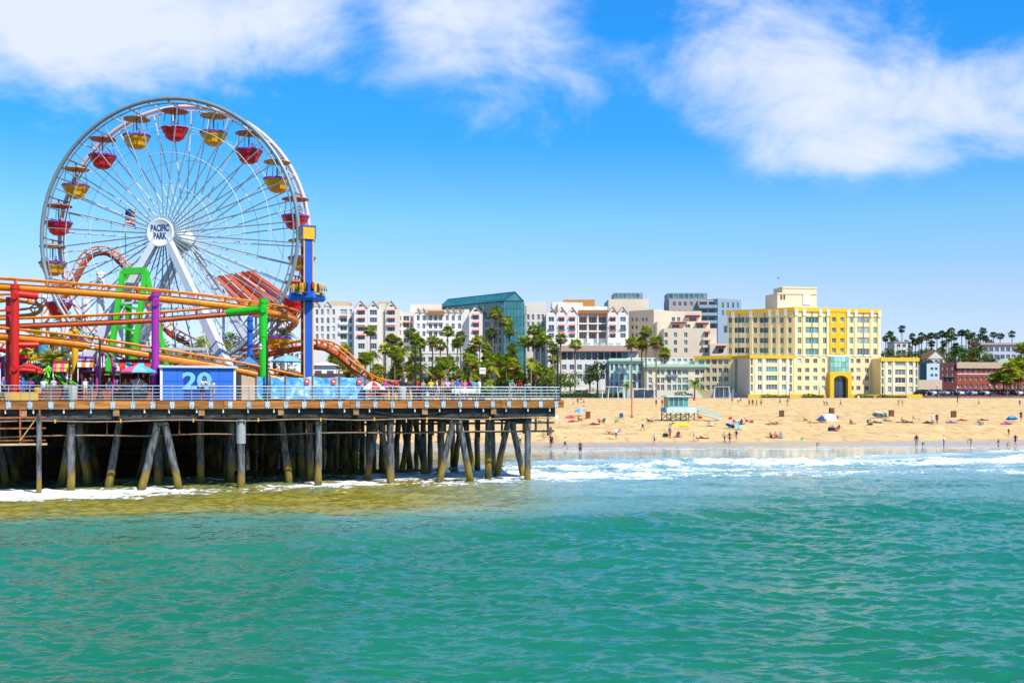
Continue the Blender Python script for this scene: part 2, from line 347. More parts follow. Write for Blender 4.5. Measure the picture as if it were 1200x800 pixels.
# silt stirred up along the pier, and how shallow the water is
low = np.interp(XX, [-60, -30, 0, 12, 25], [50.0, 57.0, 70.0, 80.0, 100.0]) + 3.0 * sample(fnoise(256, 1.6, 31), 80, XX, YY)
silt = np.clip((YY - low) / 7.0, 0, 1) * np.clip((8 - XX) / 16, 0, 1) * np.clip(0.85 + 0.35 * lace, 0.3, 1)
shal = np.clip(np.interp(brk, [-48, -36, -20, -5, 10], [0, 0.16, 0.52, 0.85, 1.0]) * (1 + 0.30 * lace), 0, 1) * np.clip((XX + 30) / 30, 0.25, 1)
me, _, _ = grid_mesh('sea', xs, ys, H, DX, DY)
for nm, arr in (('foam', foam), ('silt', silt), ('shallow', shal)):
    at = me.attributes.new(nm, 'FLOAT', 'POINT'); at.data.foreach_set('value', arr.ravel().astype(np.float32))
def water_material():
    m = bpy.data.materials.new('sea_water'); m.use_nodes = True; t = m.node_tree; ns = t.nodes; lk = t.links; b = ns['Principled BSDF']
    def A(n): a = ns.new('ShaderNodeAttribute'); a.attribute_name = n; return a.outputs['Fac']
    def mix(f, a, c):
        x = ns.new('ShaderNodeMix'); x.data_type = 'RGBA'
        for s, q in (('Factor', f), ('A', a), ('B', c)):
            if isinstance(q, tuple): x.inputs[s].default_value = (*q, 1)
            elif isinstance(q, float): x.inputs[s].default_value = q
            else: lk.new(q, x.inputs[s])
        return x.outputs['Result']
    tc = ns.new('ShaderNodeTexCoord')
    nb = ns.new('ShaderNodeTexNoise'); nb.inputs['Scale'].default_value = 0.06; nb.inputs['Detail'].default_value = 4; lk.new(tc.outputs['Object'], nb.inputs['Vector'])
    deep = mix(nb.outputs['Fac'], (0.005, 0.125, 0.045), (0.014, 0.205, 0.120))
    c = mix(A('shallow'), deep, (0.42, 0.58, 0.58)); c = mix(A('silt'), c, (0.30, 0.25, 0.03))
    # foam breaks up finer than the mesh
    nf = ns.new('ShaderNodeTexNoise'); nf.inputs['Scale'].default_value = 2.6; nf.inputs['Detail'].default_value = 6; nf.inputs['Roughness'].default_value = .7; lk.new(tc.outputs['Object'], nf.inputs['Vector'])
    sub = ns.new('ShaderNodeMath'); sub.operation = 'MULTIPLY_ADD'; lk.new(nf.outputs['Fac'], sub.inputs[0]); sub.inputs[1].default_value = -0.9; sub.inputs[2].default_value = 0.45
    ad = ns.new('ShaderNodeMath'); lk.new(A('foam'), ad.inputs[0]); lk.new(sub.outputs[0], ad.inputs[1])
    mr = ns.new('ShaderNodeMapRange'); mr.interpolation_type = 'SMOOTHSTEP'; mr.inputs['From Min'].default_value = 0.16; mr.inputs['From Max'].default_value = 0.52; lk.new(ad.outputs[0], mr.inputs['Value'])
    c = mix(mr.outputs[0], c, (0.86, 0.88, 0.86)); lk.new(c, b.inputs['Base Color'])
    rr = ns.new('ShaderNodeMapRange'); rr.inputs['To Min'].default_value = 0.07; rr.inputs['To Max'].default_value = 0.7; lk.new(mr.outputs[0], rr.inputs['Value']); lk.new(rr.outputs[0], b.inputs['Roughness'])
    b.inputs['IOR'].default_value = 1.36
    n2 = ns.new('ShaderNodeTexNoise'); n2.inputs['Scale'].default_value = 1.9; n2.inputs['Detail'].default_value = 3.5; wm = ns.new('ShaderNodeMapping'); wm.inputs['Scale'].default_value = (0.6, 1.6, 1); lk.new(tc.outputs['Object'], wm.inputs['Vector']); lk.new(wm.outputs[0], n2.inputs['Vector'])
    bp = ns.new('ShaderNodeBump'); bp.inputs['Strength'].default_value = 0.35; bp.inputs['Distance'].default_value = 0.06; lk.new(n2.outputs['Fac'], bp.inputs['Height']); lk.new(bp.outputs[0], b.inputs['Normal'])
    sm_ = ns.new('ShaderNodeMapRange'); sm_.inputs['To Min'].default_value = 1.0; sm_.inputs['To Max'].default_value = 0.02; lk.new(A('shallow'), sm_.inputs['Value']); lk.new(sm_.outputs[0], bp.inputs['Strength'])
    return m
me.materials.append(water_material())
tag(place('sea', me), 'green choppy sea water breaking white towards the beach', kind='structure')

# --- land: beach, promenade, town and bluff in one sheet to the horizon
gx = np.concatenate([[-9000, -3000, -1200, -600, -350], np.concatenate([np.arange(-250, -30, 3.0), np.arange(-30, 150, .8), np.arange(150, 301, 2.5)]), [350, 500, 800, 1500, 4000, 9000]])
gy = np.concatenate([[60, 100, 120, 130], np.arange(134, 200, 0.6), np.arange(200, 340, 1.0), np.arange(340, 480, 4.0), [500, 550, 650, 900, 1500, 3000, 6000, 12000]])
GX, GY = np.meshgrid(gx, gy); GZ = ground_z(GX, GY)
rel = fnoise(512, 1.25, 41, 1.4)
tt = (GY - shore_y(GX)) / (YB - shore_y(GX)); onb = np.clip((tt - 0.06) * 12, 0, 1) * (tt < 1) * (np.abs(GX) < 260)
GZ = GZ + onb * (0.05 * sample(rel, 45, GX, GY) + 0.055 * sample(fnoise(512, .7, 43), 210, GX, GY))
me, _, _ = grid_mesh('beach', gx, gy, GZ)
def sand_material():
    m = bpy.data.materials.new('beach_sand'); m.use_nodes = True; t = m.node_tree; ns = t.nodes; lk = t.links; b = ns['Principled BSDF']
    tc = ns.new('ShaderNodeTexCoord'); sx = ns.new('ShaderNodeSeparateXYZ'); lk.new(tc.outputs['Object'], sx.inputs[0])
    def noise(s, d=5, r=0.6):
        n = ns.new('ShaderNodeTexNoise'); n.inputs['Scale'].default_value = s; n.inputs['Detail'].default_value = d; n.inputs['Roughness'].default_value = r; lk.new(tc.outputs['Object'], n.inputs['Vector']); return n.outputs['Fac']
    def mr(v, a, c, lo=0.0, hi=1.0):
        x = ns.new('ShaderNodeMapRange'); x.inputs['From Min'].default_value = a; x.inputs['From Max'].default_value = c; x.inputs['To Min'].default_value = lo; x.inputs['To Max'].default_value = hi; lk.new(v, x.inputs['Value']); return x.outputs[0]
    def mix(f, a, c):
        x = ns.new('ShaderNodeMix'); x.data_type = 'RGBA'; lk.new(f, x.inputs['Factor'])
        for s, q in (('A', a), ('B', c)):
            if isinstance(q, tuple): x.inputs[s].default_value = (*q, 1)
            else: lk.new(q, x.inputs[s])
        return x.outputs['Result']
    c = mix(mr(noise(0.35, 6, .65), 0.35, 0.65), (0.68, 0.43, 0.155), (0.82, 0.575, 0.25))
    def noise2(sx_, sy_, d=4):
        q = ns.new('ShaderNodeMapping'); q.inputs['Scale'].default_value = (sx_, sy_, 0); lk.new(tc.outputs['Object'], q.inputs['Vector']); n = ns.new('ShaderNodeTexNoise'); n.inputs['Scale'].default_value = 1; n.inputs['Detail'].default_value = d; n.inputs['Roughness'].default_value = .65; lk.new(q.outputs[0], n.inputs['Vector']); return n.outputs['Fac']
    c = mix(mr(noise2(.75, .22), 0.50, 0.66, 0, 0.8), c, (0.47, 0.27, 0.09)); c = mix(mr(noise2(1.6, .4), 0.60, 0.70, 0, 0.8), c, (0.36, 0.20, 0.08))  # dark specks put the shade of footprints into the sand colour
    # tracked and raked bands of darker sand
    mp = ns.new('ShaderNodeMapping'); mp.inputs['Scale'].default_value = (0.02, 0.30, 0.0); mp.inputs['Rotation'].default_value = (0, 0, R(-6)); lk.new(tc.outputs['Object'], mp.inputs['Vector'])
    nb = ns.new('ShaderNodeTexNoise'); nb.inputs['Scale'].default_value = 1.0; nb.inputs['Detail'].default_value = 6; lk.new(mp.outputs[0], nb.inputs['Vector'])
    c = mix(mr(nb.outputs['Fac'], 0.5, 0.68, 0, 0.55), c, (0.46, 0.29, 0.12))
    # wet sand by the water
    zn = ns.new('ShaderNodeMath'); zn.operation = 'MULTIPLY_ADD'; lk.new(noise(0.25), zn.inputs[0]); zn.inputs[1].default_value = 0.35; lk.new(sx.outputs[2], zn.inputs[2])
    wet = mr(zn.outputs[0], 0.55, 0.85, 1.0, 0.0)
    c = mix(wet, c, (0.56, 0.40, 0.23))
    lk.new(c, b.inputs['Base Color']); lk.new(mr(wet, 0, 1, 0.9, 0.25), b.inputs['Roughness'])
    bp = ns.new('ShaderNodeBump'); bp.inputs['Strength'].default_value = 0.6; bp.inputs['Distance'].default_value = 0.12; lk.new(noise(1.6, 6), bp.inputs['Height']); lk.new(bp.outputs[0], b.inputs['Normal'])
    return m
def land_material():
    return M('town_ground', (0.16, 0.13, 0.09), 0.95, var=0.35, scale=0.08, dirt=(0.06, 0.075, 0.03), dirt_amt=0.9, dirt_scale=0.03)
me.materials.append(sand_material()); me.materials.append(land_material())
nx = len(gx); cy = 0.5 * (gy[:-1] + gy[1:])
me.polygons.foreach_set('material_index', np.repeat((cy > 326).astype(np.int32), nx - 1))
tag(place('beach', me), 'golden sand beach sloping up from the water to the town', kind='structure')
# promenade strip and the car park slab behind it
mb = MB(); xsq = np.linspace(-150, 260, 60)
for a, b_ in zip(xsq, xsq[1:]): mb.add([(a, 325.2, 6.35), (b_, 325.2, 6.35), (b_, 325.2, 6.75), (a, 325.2, 6.75), (b_, 331.5, 6.75), (a, 331.5, 6.75)], [(0, 1, 2, 3), (3, 2, 4, 5)])
tag(mb.build('promenade', M('concrete_path', (0.42, 0.39, 0.34), 0.85, var=0.15, scale=0.4)), 'pale concrete beach promenade path', kind='structure')
mb = MB(); mb.box(118, 332, 6.2, 230, 372, 7.55)
tag(mb.build('car_park', M('asphalt', (0.05, 0.05, 0.052), 0.9, var=0.2, scale=0.5)), 'dark asphalt car park behind the promenade', kind='structure')

# ---------------------------------------------------------------- pier
PA = R(19.0); PO = Vector((3.87, 91.4, 0)); DECK = 6.54
def lx(px, v=0.0):
    """pier-local x of a pixel column on the line v metres behind the front edge (x runs right along the edge, y into the pier)"""
    t = (px - CX) / F; c, s_ = math.cos(PA), math.sin(PA)
    ox, oy = PO.x - s_ * v, PO.y + c * v
    return (t * oy - ox) / (c - t * s_)
def pz(py, px, v=0.0):
    x = lx(px, v); Y = PO.y + math.sin(PA) * x + math.cos(PA) * v
    return EYE - (py - HY) / F * Y
def pw(x, v, z=DECK):
    """pier-local to world"""
    return Vector((PO.x + math.cos(PA) * x - math.sin(PA) * v, PO.y + math.sin(PA) * x + math.cos(PA) * v, z))
def dk(px, v, z=DECK): return pw(lx(px, v), v, z)
def pile_material():
    m = bpy.data.materials.new('weathered_pile'); m.use_nodes = True; t = m.node_tree; ns = t.nodes; lk = t.links; b = ns['Principled BSDF']; b.inputs['Roughness'].default_value = 0.85
    g = ns.new('ShaderNodeNewGeometry'); sx = ns.new('ShaderNodeSeparateXYZ'); lk.new(g.outputs['Position'], sx.inputs[0])
    mp = ns.new('ShaderNodeMapping'); mp.inputs['Scale'].default_value = (1, 1, .22); lk.new(g.outputs['Position'], mp.inputs['Vector'])
    n = ns.new('ShaderNodeTexNoise'); n.inputs['Scale'].default_value = 5; n.inputs['Detail'].default_value = 6; lk.new(mp.outputs[0], n.inputs['Vector'])
    oi = ns.new('ShaderNodeObjectInfo')
    r1 = ns.new('ShaderNodeValToRGB'); r1.color_ramp.elements[0].position = .38; r1.color_ramp.elements[0].color = (.03, .032, .032, 1); r1.color_ramp.elements[1].position = .68; r1.color_ramp.elements[1].color = (.19, .205, .20, 1); lk.new(n.outputs['Fac'], r1.inputs[0])
    h = ns.new('ShaderNodeMath'); h.operation = 'MULTIPLY_ADD'; lk.new(n.outputs['Fac'], h.inputs[0]); h.inputs[1].default_value = 2.4; lk.new(sx.outputs[2], h.inputs[2])
    h2 = ns.new('ShaderNodeMath'); h2.operation = 'MULTIPLY_ADD'; lk.new(oi.outputs['Random'], h2.inputs[0]); h2.inputs[1].default_value = -1.0; lk.new(h.outputs[0], h2.inputs[2])
    r2 = ns.new('ShaderNodeValToRGB'); e = r2.color_ramp.elements
    e[0].position = .0; e[0].color = (.03, .03, .015, 1); e[1].position = .16; e[1].color = (.10, .08, .012, 1)
    x = e.new(.34); x.color = (.26, .18, .02, 1); x = e.new(.5); x.color = (.20, .09, .02, 1); x = e.new(.56); x.color = (.1, .07, .05, 1)
    mr = ns.new('ShaderNodeMapRange'); mr.inputs['From Min'].default_value = 0.0; mr.inputs['From Max'].default_value = 5.0; lk.new(h2.outputs[0], mr.inputs['Value']); lk.new(mr.outputs[0], r2.inputs[0])
    f = ns.new('ShaderNodeMapRange'); f.inputs['From Min'].default_value = 1.95; f.inputs['From Max'].default_value = 2.5; f.inputs['To Min'].default_value = 1; f.inputs['To Max'].default_value = 0; lk.new(h2.outputs[0], f.inputs['Value'])
    mx = ns.new('ShaderNodeMix'); mx.data_type = 'RGBA'; lk.new(f.outputs[0], mx.inputs['Factor']); lk.new(r1.outputs[0], mx.inputs['A']); lk.new(r2.outputs[0], mx.inputs['B']); lk.new(mx.outputs['Result'], b.inputs['Base Color'])
    bp = ns.new('ShaderNodeBump'); bp.inputs['Strength'].default_value = .8; bp.inputs['Distance'].default_value = .06; lk.new(n.outputs['Fac'], bp.inputs['Height']); lk.new(bp.outputs[0], b.inputs['Normal'])
    return m
PILE = pile_material()
WOOD = M('orange_timber', (0.46, 0.18, 0.035), 0.75, var=0.65, scale=4.0, stretch=(0.22, 1, 2.6), bump=.5, bscale=9, orand=.3, dirt=(.10, .035, .012), dirt_amt=.85, dirt_scale=2.0)
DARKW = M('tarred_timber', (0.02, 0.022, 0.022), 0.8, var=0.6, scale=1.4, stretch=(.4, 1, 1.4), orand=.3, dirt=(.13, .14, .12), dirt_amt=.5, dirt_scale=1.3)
DECKW = M('deck_planks', (0.20, 0.13, 0.08), 0.85, var=0.35, scale=2.0, stretch=(0.3, 4, 1))
GALV = M('galvanised_steel', (0.42, 0.50, 0.55), 0.38, metal=.55, var=.12, orand=.06)
PLATE = M('pale_blue_plate', (0.40, 0.55, 0.63), 0.5, var=.2, orand=.15, dirt=(.2, .12, .06), dirt_amt=.5, dirt_scale=5)
RUST = M('rusty_steel', (0.30, 0.095, 0.03), 0.85, var=.5, scale=3, orand=.25)
PIPE = M('stained_pipe', (0.30, 0.20, 0.13), 0.7, var=.4, scale=2)
WHITE = M('white_paint', (0.78, 0.78, 0.76), 0.5, var=.05)
YEL = M('yellow_paint', (0.78, 0.42, 0.015), 0.45, var=.08)

pier = thing('pier', 'long timber pier deck on weathered piles standing in the surf', 'pier', PO, PA)
LEFT = -62.0; BACK = 112.0
mb = MB(); mb.box(LEFT, 0.0, 6.12, 0.28, BACK, DECK); mb.build('deck', DECKW, pier)
mb = MB(); mb.box(LEFT - 40, BACK + .01, 6.1, -17, 215, DECK - .01); mb.build('deck', DECKW, pier)      # the landward run of the deck, extended to keep the beach beneath in shade
# edge timber: one board after another
x = 0.34; i = 0
while x > LEFT:
    L = random.uniform(4.6, 7.2); dz_ = random.uniform(-.012, .012)
    mb = MB(); mb.bbox(x - L + .02, -0.26, 5.93 + dz_, x, -0.004, 6.49 + dz_, .02); mb.build('edge_beam', WOOD, pier)
    mb = MB(); mb.bbox(x - L + .05, -0.20, 6.4925 + dz_, x - .02, 0.1, 6.57 + dz_, .015); mb.build('kerb_timber', WOOD, pier)
    x -= L
# rim joist behind it and the deep tarred girders, jointed over the bents
bents = [lx(p) for p in (620, 535, 459, 374, 283, 188, 83, 43)]
bents = bents[:7] + [bents[6] - 6.2 * k for k in range(1, 6)]
edges = [0.0 - .25] + [0.5 * (a + b) for a, b in zip(bents, bents[1:])] + [LEFT]
for k in range(len(edges) - 1):
    x1, x0 = edges[k], edges[k + 1]
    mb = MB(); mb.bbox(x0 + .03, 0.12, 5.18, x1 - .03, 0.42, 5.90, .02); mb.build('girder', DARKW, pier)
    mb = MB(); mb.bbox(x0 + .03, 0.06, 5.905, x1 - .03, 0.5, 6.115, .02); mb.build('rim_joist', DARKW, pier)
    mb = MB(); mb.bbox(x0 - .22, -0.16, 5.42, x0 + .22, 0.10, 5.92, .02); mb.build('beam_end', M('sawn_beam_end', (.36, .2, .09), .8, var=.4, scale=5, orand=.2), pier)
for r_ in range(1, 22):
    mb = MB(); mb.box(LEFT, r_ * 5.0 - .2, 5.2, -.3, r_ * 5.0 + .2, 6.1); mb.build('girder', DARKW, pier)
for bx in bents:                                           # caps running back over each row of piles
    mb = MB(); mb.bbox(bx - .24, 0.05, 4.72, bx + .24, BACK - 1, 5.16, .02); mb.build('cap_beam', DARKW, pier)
# piles
def pile_mesh(r0, r1, L, seed):
    g = random.Random(seed); n = 9; mb = MB()
    pts = [(g.uniform(-.03, .03), g.uniform(-.03, .03), -L * i / n) for i in range(n + 1)]
    mb.tube(pts, [r0 + (r1 - r0) * i / n + g.uniform(-.012, .012) for i in range(n + 1)], 12); return mb.mesh('pile', PILE)
pms = [pile_mesh(.25, .29 + .02 * (k % 3), 6.9, k) for k in range(6)]
def pile(x, y, top, rx=0.0, ry=0.0, k=None):
    k = random.randrange(6) if k is None else k
    return place('pile', pms[k], pier, (x, y, top), (rx, ry, random.uniform(0, 6)) if not (rx or ry) else (rx, ry, 0))
for bi, bx in enumerate(bents):
    if bi in (1, 5):
        pile(bx - .18, .35, 4.9, R(2), R(13), bi); pile(bx + .3, .45, 4.9, R(2), R(-12), bi + 1 if bi < 5 else 0)
    else: pile(bx, .35, 4.9, k=bi % 6)
    for r_ in range(1, 23):
        y = .4 + r_ * 4.6 + random.uniform(-.5, .5)
        if y > BACK - 1: break
        if r_ < 6 and random.random() < .38:
            a = random.uniform(8, 14); pile(bx - .2, y, 4.85, 0, R(a)); pile(bx + .2, y + .5, 4.85, 0, R(-a))
        else: pile(bx + random.uniform(-.25, .25), y, 4.85, R(random.uniform(-1.5, 1.5)), R(random.uniform(-2, 2)))
pile(lx(572, 3.2), 3.2, 4.95); pile(lx(140, 3.5), 3.5, 4.9, 0, R(9)); pile(lx(330, 3.5), 3.5, 4.9, 0, R(-7)); pile(lx(235, 5), 5, 4.9)
# grey sleeve round one pile
mb = MB(); mb.tube([(bents[4], .35, 5.1), (bents[4], .35, 3.3)], .345, 14); mb.build('pile_sleeve', M('grey_sleeve', (.33, .36, .36), .6, var=.1), pier)
# service pipes, hangers, drain stubs
for z, y, r_ in ((5.06, -.06, .055), (3.98, .9, .05)):
    x = -.6 if z > 5 else -3
    while x > LEFT:
        L = random.uniform(8, 12); mb = MB(); pts = [(x - L * k / 6, y, z + .05 * math.sin(k)) for k in range(7)]; mb.tube(pts, r_, 6); mb.build('service_pipe', PIPE, pier); x -= L + .02
for k in range(34):
    x = -1.0 - k * 1.85 + random.uniform(-.15, .15)
    mb = MB(); mb.tube([(x, -.1, 5.922), (x, -.1, 5.62)], .06, 8); mb.build('drain_stub', WHITE, pier)
for k in range(13):
    x = -2.5 - 4.6 * k + random.uniform(-.6, .6)
    mb = MB(); mb.strut((x, .86, 5.15), (x, .86, 3.92), .07); mb.build('pipe_hanger', RUST, pier)
    mb = MB(); mb.box(x + .9, -.13, 4.95, x + 1.0, .02, 5.2); mb.build('pipe_clip', YEL, pier)
# catwalk of short hanging timbers near the open end
for k in range(19):
    x = lx(640, 8) - 1.05 * k + random.uniform(-.2, .2)
    mb = MB(); mb.strut((x, 8.0, 5.2), (x, 8.0, random.uniform(3.2, 3.9)), .16); mb.build('hanging_timber', DARKW, pier)
for z in (4.5, 3.75):
    mb = MB(); mb.strut((lx(650, 8), 8.15, z), (lx(650, 8) - 22, 8.15, z), .1, .18); mb.build('walkway_rail', DARKW, pier)
mb = MB(); cabl = [(-8 - 9 * t, -.02, 5.85 - .42 * math.sin(math.pi * t)) for t in np.linspace(0, 1, 14)]; mb.tube(cabl, .03, 5); mb.build('slack_cable', M('black_rubber', (.02, .02, .022), .6), pier)
# rusty maintenance scaffold under the left end of the view
sx0, sx1 = lx(-40), lx(47)
for x in (sx1, sx1 - 1.25, sx1 - 2.6, sx1 - 4.2):
    mb = MB(); mb.strut((x, -.45, 5.9), (x, -.45, 3.55), .11); mb.build('scaffold_post', RUST, pier)
for z in (5.35, 4.6, 3.75):
    mb = MB(); mb.strut((sx0, -.52, z), (sx1 + .4, -.52, z), .1); mb.build('scaffold_rail', RUST, pier)
mb = MB(); mb.strut((sx1 - 1.25, -.6, 3.75), (sx1, -.6, 5.6), .07); mb.build('scaffold_brace', M('yellow_timber', (.5, .33, .1), .7, var=.3), pier)
mb = MB(); mb.bbox(sx0, -1.0, 3.42, sx1 + .5, -.2, 3.54, .02); mb.build('scaffold_plank', M('pale_plank', (.5, .36, .2), .8, var=.3), pier)
mb = MB(); mb.tube([(sx1, -1.0, 5.6), (sx1, -1.0, -1.2)], .17, 10); mb.build('fender_pile', PILE, pier)

# railing along the edge: a thing of its own
rail = thing('railing', 'galvanised tube railing along the timber edge of the pier', 'railing', PO, PA)
pb = MB(); pb.tube([(0, -.30, 6.05), (0, -.30, 7.58)], .034, 6); post_me = pb.mesh('post', GALV)
bb = MB(); bb.bbox(-.17, -.335, 6.03, .17, -.265, 6.44, .01); bb.box(-.11, -.345, 5.93, -.03, -.27, 6.035); bb.box(.03, -.345, 5.93, .11, -.27, 6.035); plate_me = bb.mesh('base_plate', PLATE)
posts = [lx(655) - .35 - 1.37 * k for k in range(45)]
for x in posts:
    place('post', post_me, rail, (x, 0, 0)); place('base_plate', plate_me, rail, (x, 0, 0))
for k in range(0, 44, 3):
    x1, x0 = posts[k] + (.25 if k == 0 else -.02), posts[min(k + 3, 44)]
    for z, r_ in ((7.60, .038), (7.36, .026), (7.11, .026), (6.86, .026), (6.66, .026)):
        mb = MB(); mb.tube([(x0, -.30, z), (x1, -.30, z)], r_, 6); mb.build('rail', GALV, rail)
# the same railing returns along the open side of the pier
for k in range(1, 14):
    place('post', post_me, rail, (posts[0] + .3, 1.4 * k, 0))
for z, r_ in ((7.60, .038), (7.36, .026), (7.11, .026), (6.86, .026), (6.66, .026)):
    mb = MB(); mb.tube([(posts[0] + .3, -.3, z), (posts[0] + .3, 18, z)], r_, 6); mb.build('rail', GALV, rail)

# ---------------------------------------------------------------- ferris wheel
WC = P(205, 278, 101.0); WR = 12.25; WZ = WC.z - DECK
wheel = thing('ferris_wheel', 'tall white ferris wheel with red and yellow gondolas and a round sign at its hub', 'ferris wheel', (WC.x, WC.y, DECK), R(-9))
WST = M('white_steel', (0.66, 0.70, 0.72), 0.4, var=.06); GST = M('grey_green_steel', (0.24, 0.30, 0.31), 0.4, metal=.2, var=.1); PNK = M('pale_pink_steel', (0.72, 0.55, 0.53), 0.45, var=.15, scale=.4)
LEGM = M('pale_lilac_steel', (0.62, 0.63, 0.70), 0.45, var=.05)
def circ(r, y, n): return [(r * math.cos(2 * math.pi * k / n), y, WZ + r * math.sin(2 * math.pi * k / n)) for k in range(n)]
for y, mt in ((-1.45, GST), (1.45, PNK)):
    mb = MB(); mb.tube(circ(WR, y, 80), .19, 8, closed=True); mb.build('rim', mt, wheel)
    mb = MB(); mb.tube(circ(WR - .42, y, 80), .075, 6, closed=True); mb.build('inner_rim', mt, wheel)
lb = MB(); lb.strut((0, 0, WR - .42), (0.3, 0, WR), .05); lace_me = lb.mesh('rim_lacing', GST)
for y in (-1.45, 1.45):
    for k in range(40): place('rim_lacing', lace_me, wheel, (0, y, WZ), (0, R(9 * k), 0))
def spoke_mesh(mt, r, name):
    b = MB(); b.tube([(0, 0, .75), (0, 0, WR - .4)], r, 5, cap=False); return b.mesh(name, mt)
sp_f = spoke_mesh(GST, .058, 'spoke'); sp_r = spoke_mesh(WST, .058, 'spoke')
for k in range(40):
    a = R(9 * k + 4.5)
    tilt = math.atan2(.75, WR)
    for y, me_, sg in ((-2.1, sp_f, 1), (2.1, sp_r, -1)):
        o = place('spoke', me_, wheel, (0, y, WZ)); o.rotation_mode = 'QUATERNION'
        o.rotation_quaternion = Matrix.Rotation(a, 3, 'Y').to_quaternion() @ Matrix.Rotation(-sg * tilt, 3, 'X').to_quaternion()
for y, s_ in ((-1.6, 1), (1.6, -1)):
    for f in (.36, .60, .80):
        mb = MB(); mb.tube(circ(WR * f, y + s_ * -.35 * (1 - f), 40), .024, 4, closed=True, sm=False); mb.build('tie_ring', WST, wheel)
cbm = MB(); cbm.tube([(0, -1.45, WR - .1), (0, 1.45, WR - .1)], .07, 6); cb_me = cbm.mesh('cross_bar', WST)
for k in range(20): place('cross_bar', cb_me, wheel, (0, 0, WZ), (0, R(18 * k + 9), 0))
xb = MB(); xb.tube([(0, -1.45, WR * .80), (1.92, 1.45, WR * .80)], .02, 4); xb_me = xb.mesh('cross_wire', WST)
for k in range(20): place('cross_wire', xb_me, wheel, (0, 0, WZ), (0, R(18 * k), 0))
# hub, sign and legs
rotx = (R(90), 0, 0)
mb = MB(); mb.lathe([(.0, -2.6), (.55, -2.6), (.55, -2.2), (.95, -2.2), (.95, -1.95), (.5, -1.9), (.5, 1.9), (.95, 1.95), (.95, 2.2), (.55, 2.2), (.55, 2.6), (0, 2.6)], 24); mb.build('hub', WST, wheel, (0, 0, WZ), rotx)
mb = MB(); mb.lathe([(0, .0), (1.22, 0), (1.26, .05), (1.26, .18), (1.18, .22), (1.14, .19), (0, .19)], 40); disc = mb.build('hub_sign', M('sign_white', (.80, .82, .86), .4, var=.03), wheel, (0, -2.75, WZ), rotx)
NAVY = M('navy_print', (.012, .04, .16), .5)
tm = text_mesh('PACIFIC\nPARK', .72, NAVY, .012, spacing=.86); tx = place('lettering', tm, disc, (0, 0.02, .20), (0, 0, 0), (.68, 1.12, 1))
for sy_ in (-1, 1):
    for sx_ in (-1, 1):
        mb = MB(); mb.strut((sx_ * .35, sy_ * 2.55, WZ - .2), (sx_ * 8.3, sy_ * 4.3, 0), .62, .55, w2=.95); mb.build('leg', LEGM, wheel)
    for f, w in ((.42, .2), (.7, .25)):
        mb = MB(); z = WZ * (1 - f); xx = .35 + (8.3 - .35) * f; yy_ = sy_ * (2.55 + 1.75 * f); mb.strut((-xx, yy_, z), (xx, yy_, z), w); mb.build('leg_tie', LEGM, wheel)
mb = MB(); mb.bbox(-9.5, -5, -.02, -7, 5, .5, .05); mb.build('footing', M('footing_grey', (.4, .4, .4), .8), wheel)
mb = MB(); mb.bbox(7, -5, -.02, 9.5, 5, .5, .05); mb.build('footing', MATS['footing_grey'], wheel)
mb = MB(); mb.bbox(-4.5, -3.6, 0, 4.5, 3.6, .5, .05); mb.build('boarding_platform', M('platform_purple', (.25, .08, .30), .6), wheel)
# gondolas
GR = M('gondola_red', (.68, .015, .025), .35, var=.06); GY = M('gondola_yellow', (.85, .38, .01), .35, var=.06); GP = M('gondola_purple_trim', (.30, .05, .42), .4); CAN = M('canopy_tan', (.50, .30, .10), .5, var=.2, scale=1.5); CANR = M('canopy_red', (.50, .12, .07), .5, var=.2, scale=1.5)
def gond(colour, cm):
    t = MB(); n = 24
    t.lathe([(0, -2.95), (.42, -2.93), (.72, -2.72), (.80, -2.45), (.98, -2.2), (1.06, -1.95), (1.0, -1.95), (.9, -2.3), (.5, -2.55), (0, -2.6)], n, sm=False, scal=lambda k: 1.0 if k % 3 else .94)
    tub = t.mesh('tub', colour)
    t = MB(); t.lathe([(1.00, -1.97), (1.10, -1.97), (1.12, -1.84), (1.0, -1.84), (1.00, -1.97)], n, sm=False); trim = t.mesh('trim', GP)
    t = MB(); t.lathe([(0, -.22), (.35, -.30), (1.06, -.50), (1.09, -.57), (1.0, -.57), (.3, -.42), (0, -.4)], 16); can = t.mesh('canopy', cm)
    t = MB()
    t.tube([(0, 0, -1.4), (0, 0, .05)], .07, 6); t.tube([(0, -1.4, 0), (0, 1.4, 0)], .06, 6); t.tube([(0, 0, -2.6), (0, 0, -1.4)], .05, 6)
    for a in range(4):
        q = R(45 + 90 * a); t.tube([(.75 * math.cos(q), .75 * math.sin(q), -.5), (.95 * math.cos(q), .95 * math.sin(q), -1.9)], .03, 5)
    fr = t.mesh('hanger', M('hanger_grey', (.25, .25, .27), .4, metal=.4))
    return tub, trim, can, fr
GK = (gond(GR, CANR), gond(GY, CAN))
GPOS = []
for k in range(20):
    a = R(90 + 18 * k); tub, trim, can, fr = GK[k % 2]; loc = ((WR - .2) * math.cos(a), 0, WZ + (WR - .2) * math.sin(a))
    g = place('gondola', tub, wheel, loc, scale=1.12); place('trim', trim, g); place('canopy', can, g); place('hanger', fr, g)
    GPOS.append(Vector(loc))
def wheel_world(v): return Matrix.Translation(wheel.location) @ Matrix.Rotation(R(-9), 4, 'Z') @ v

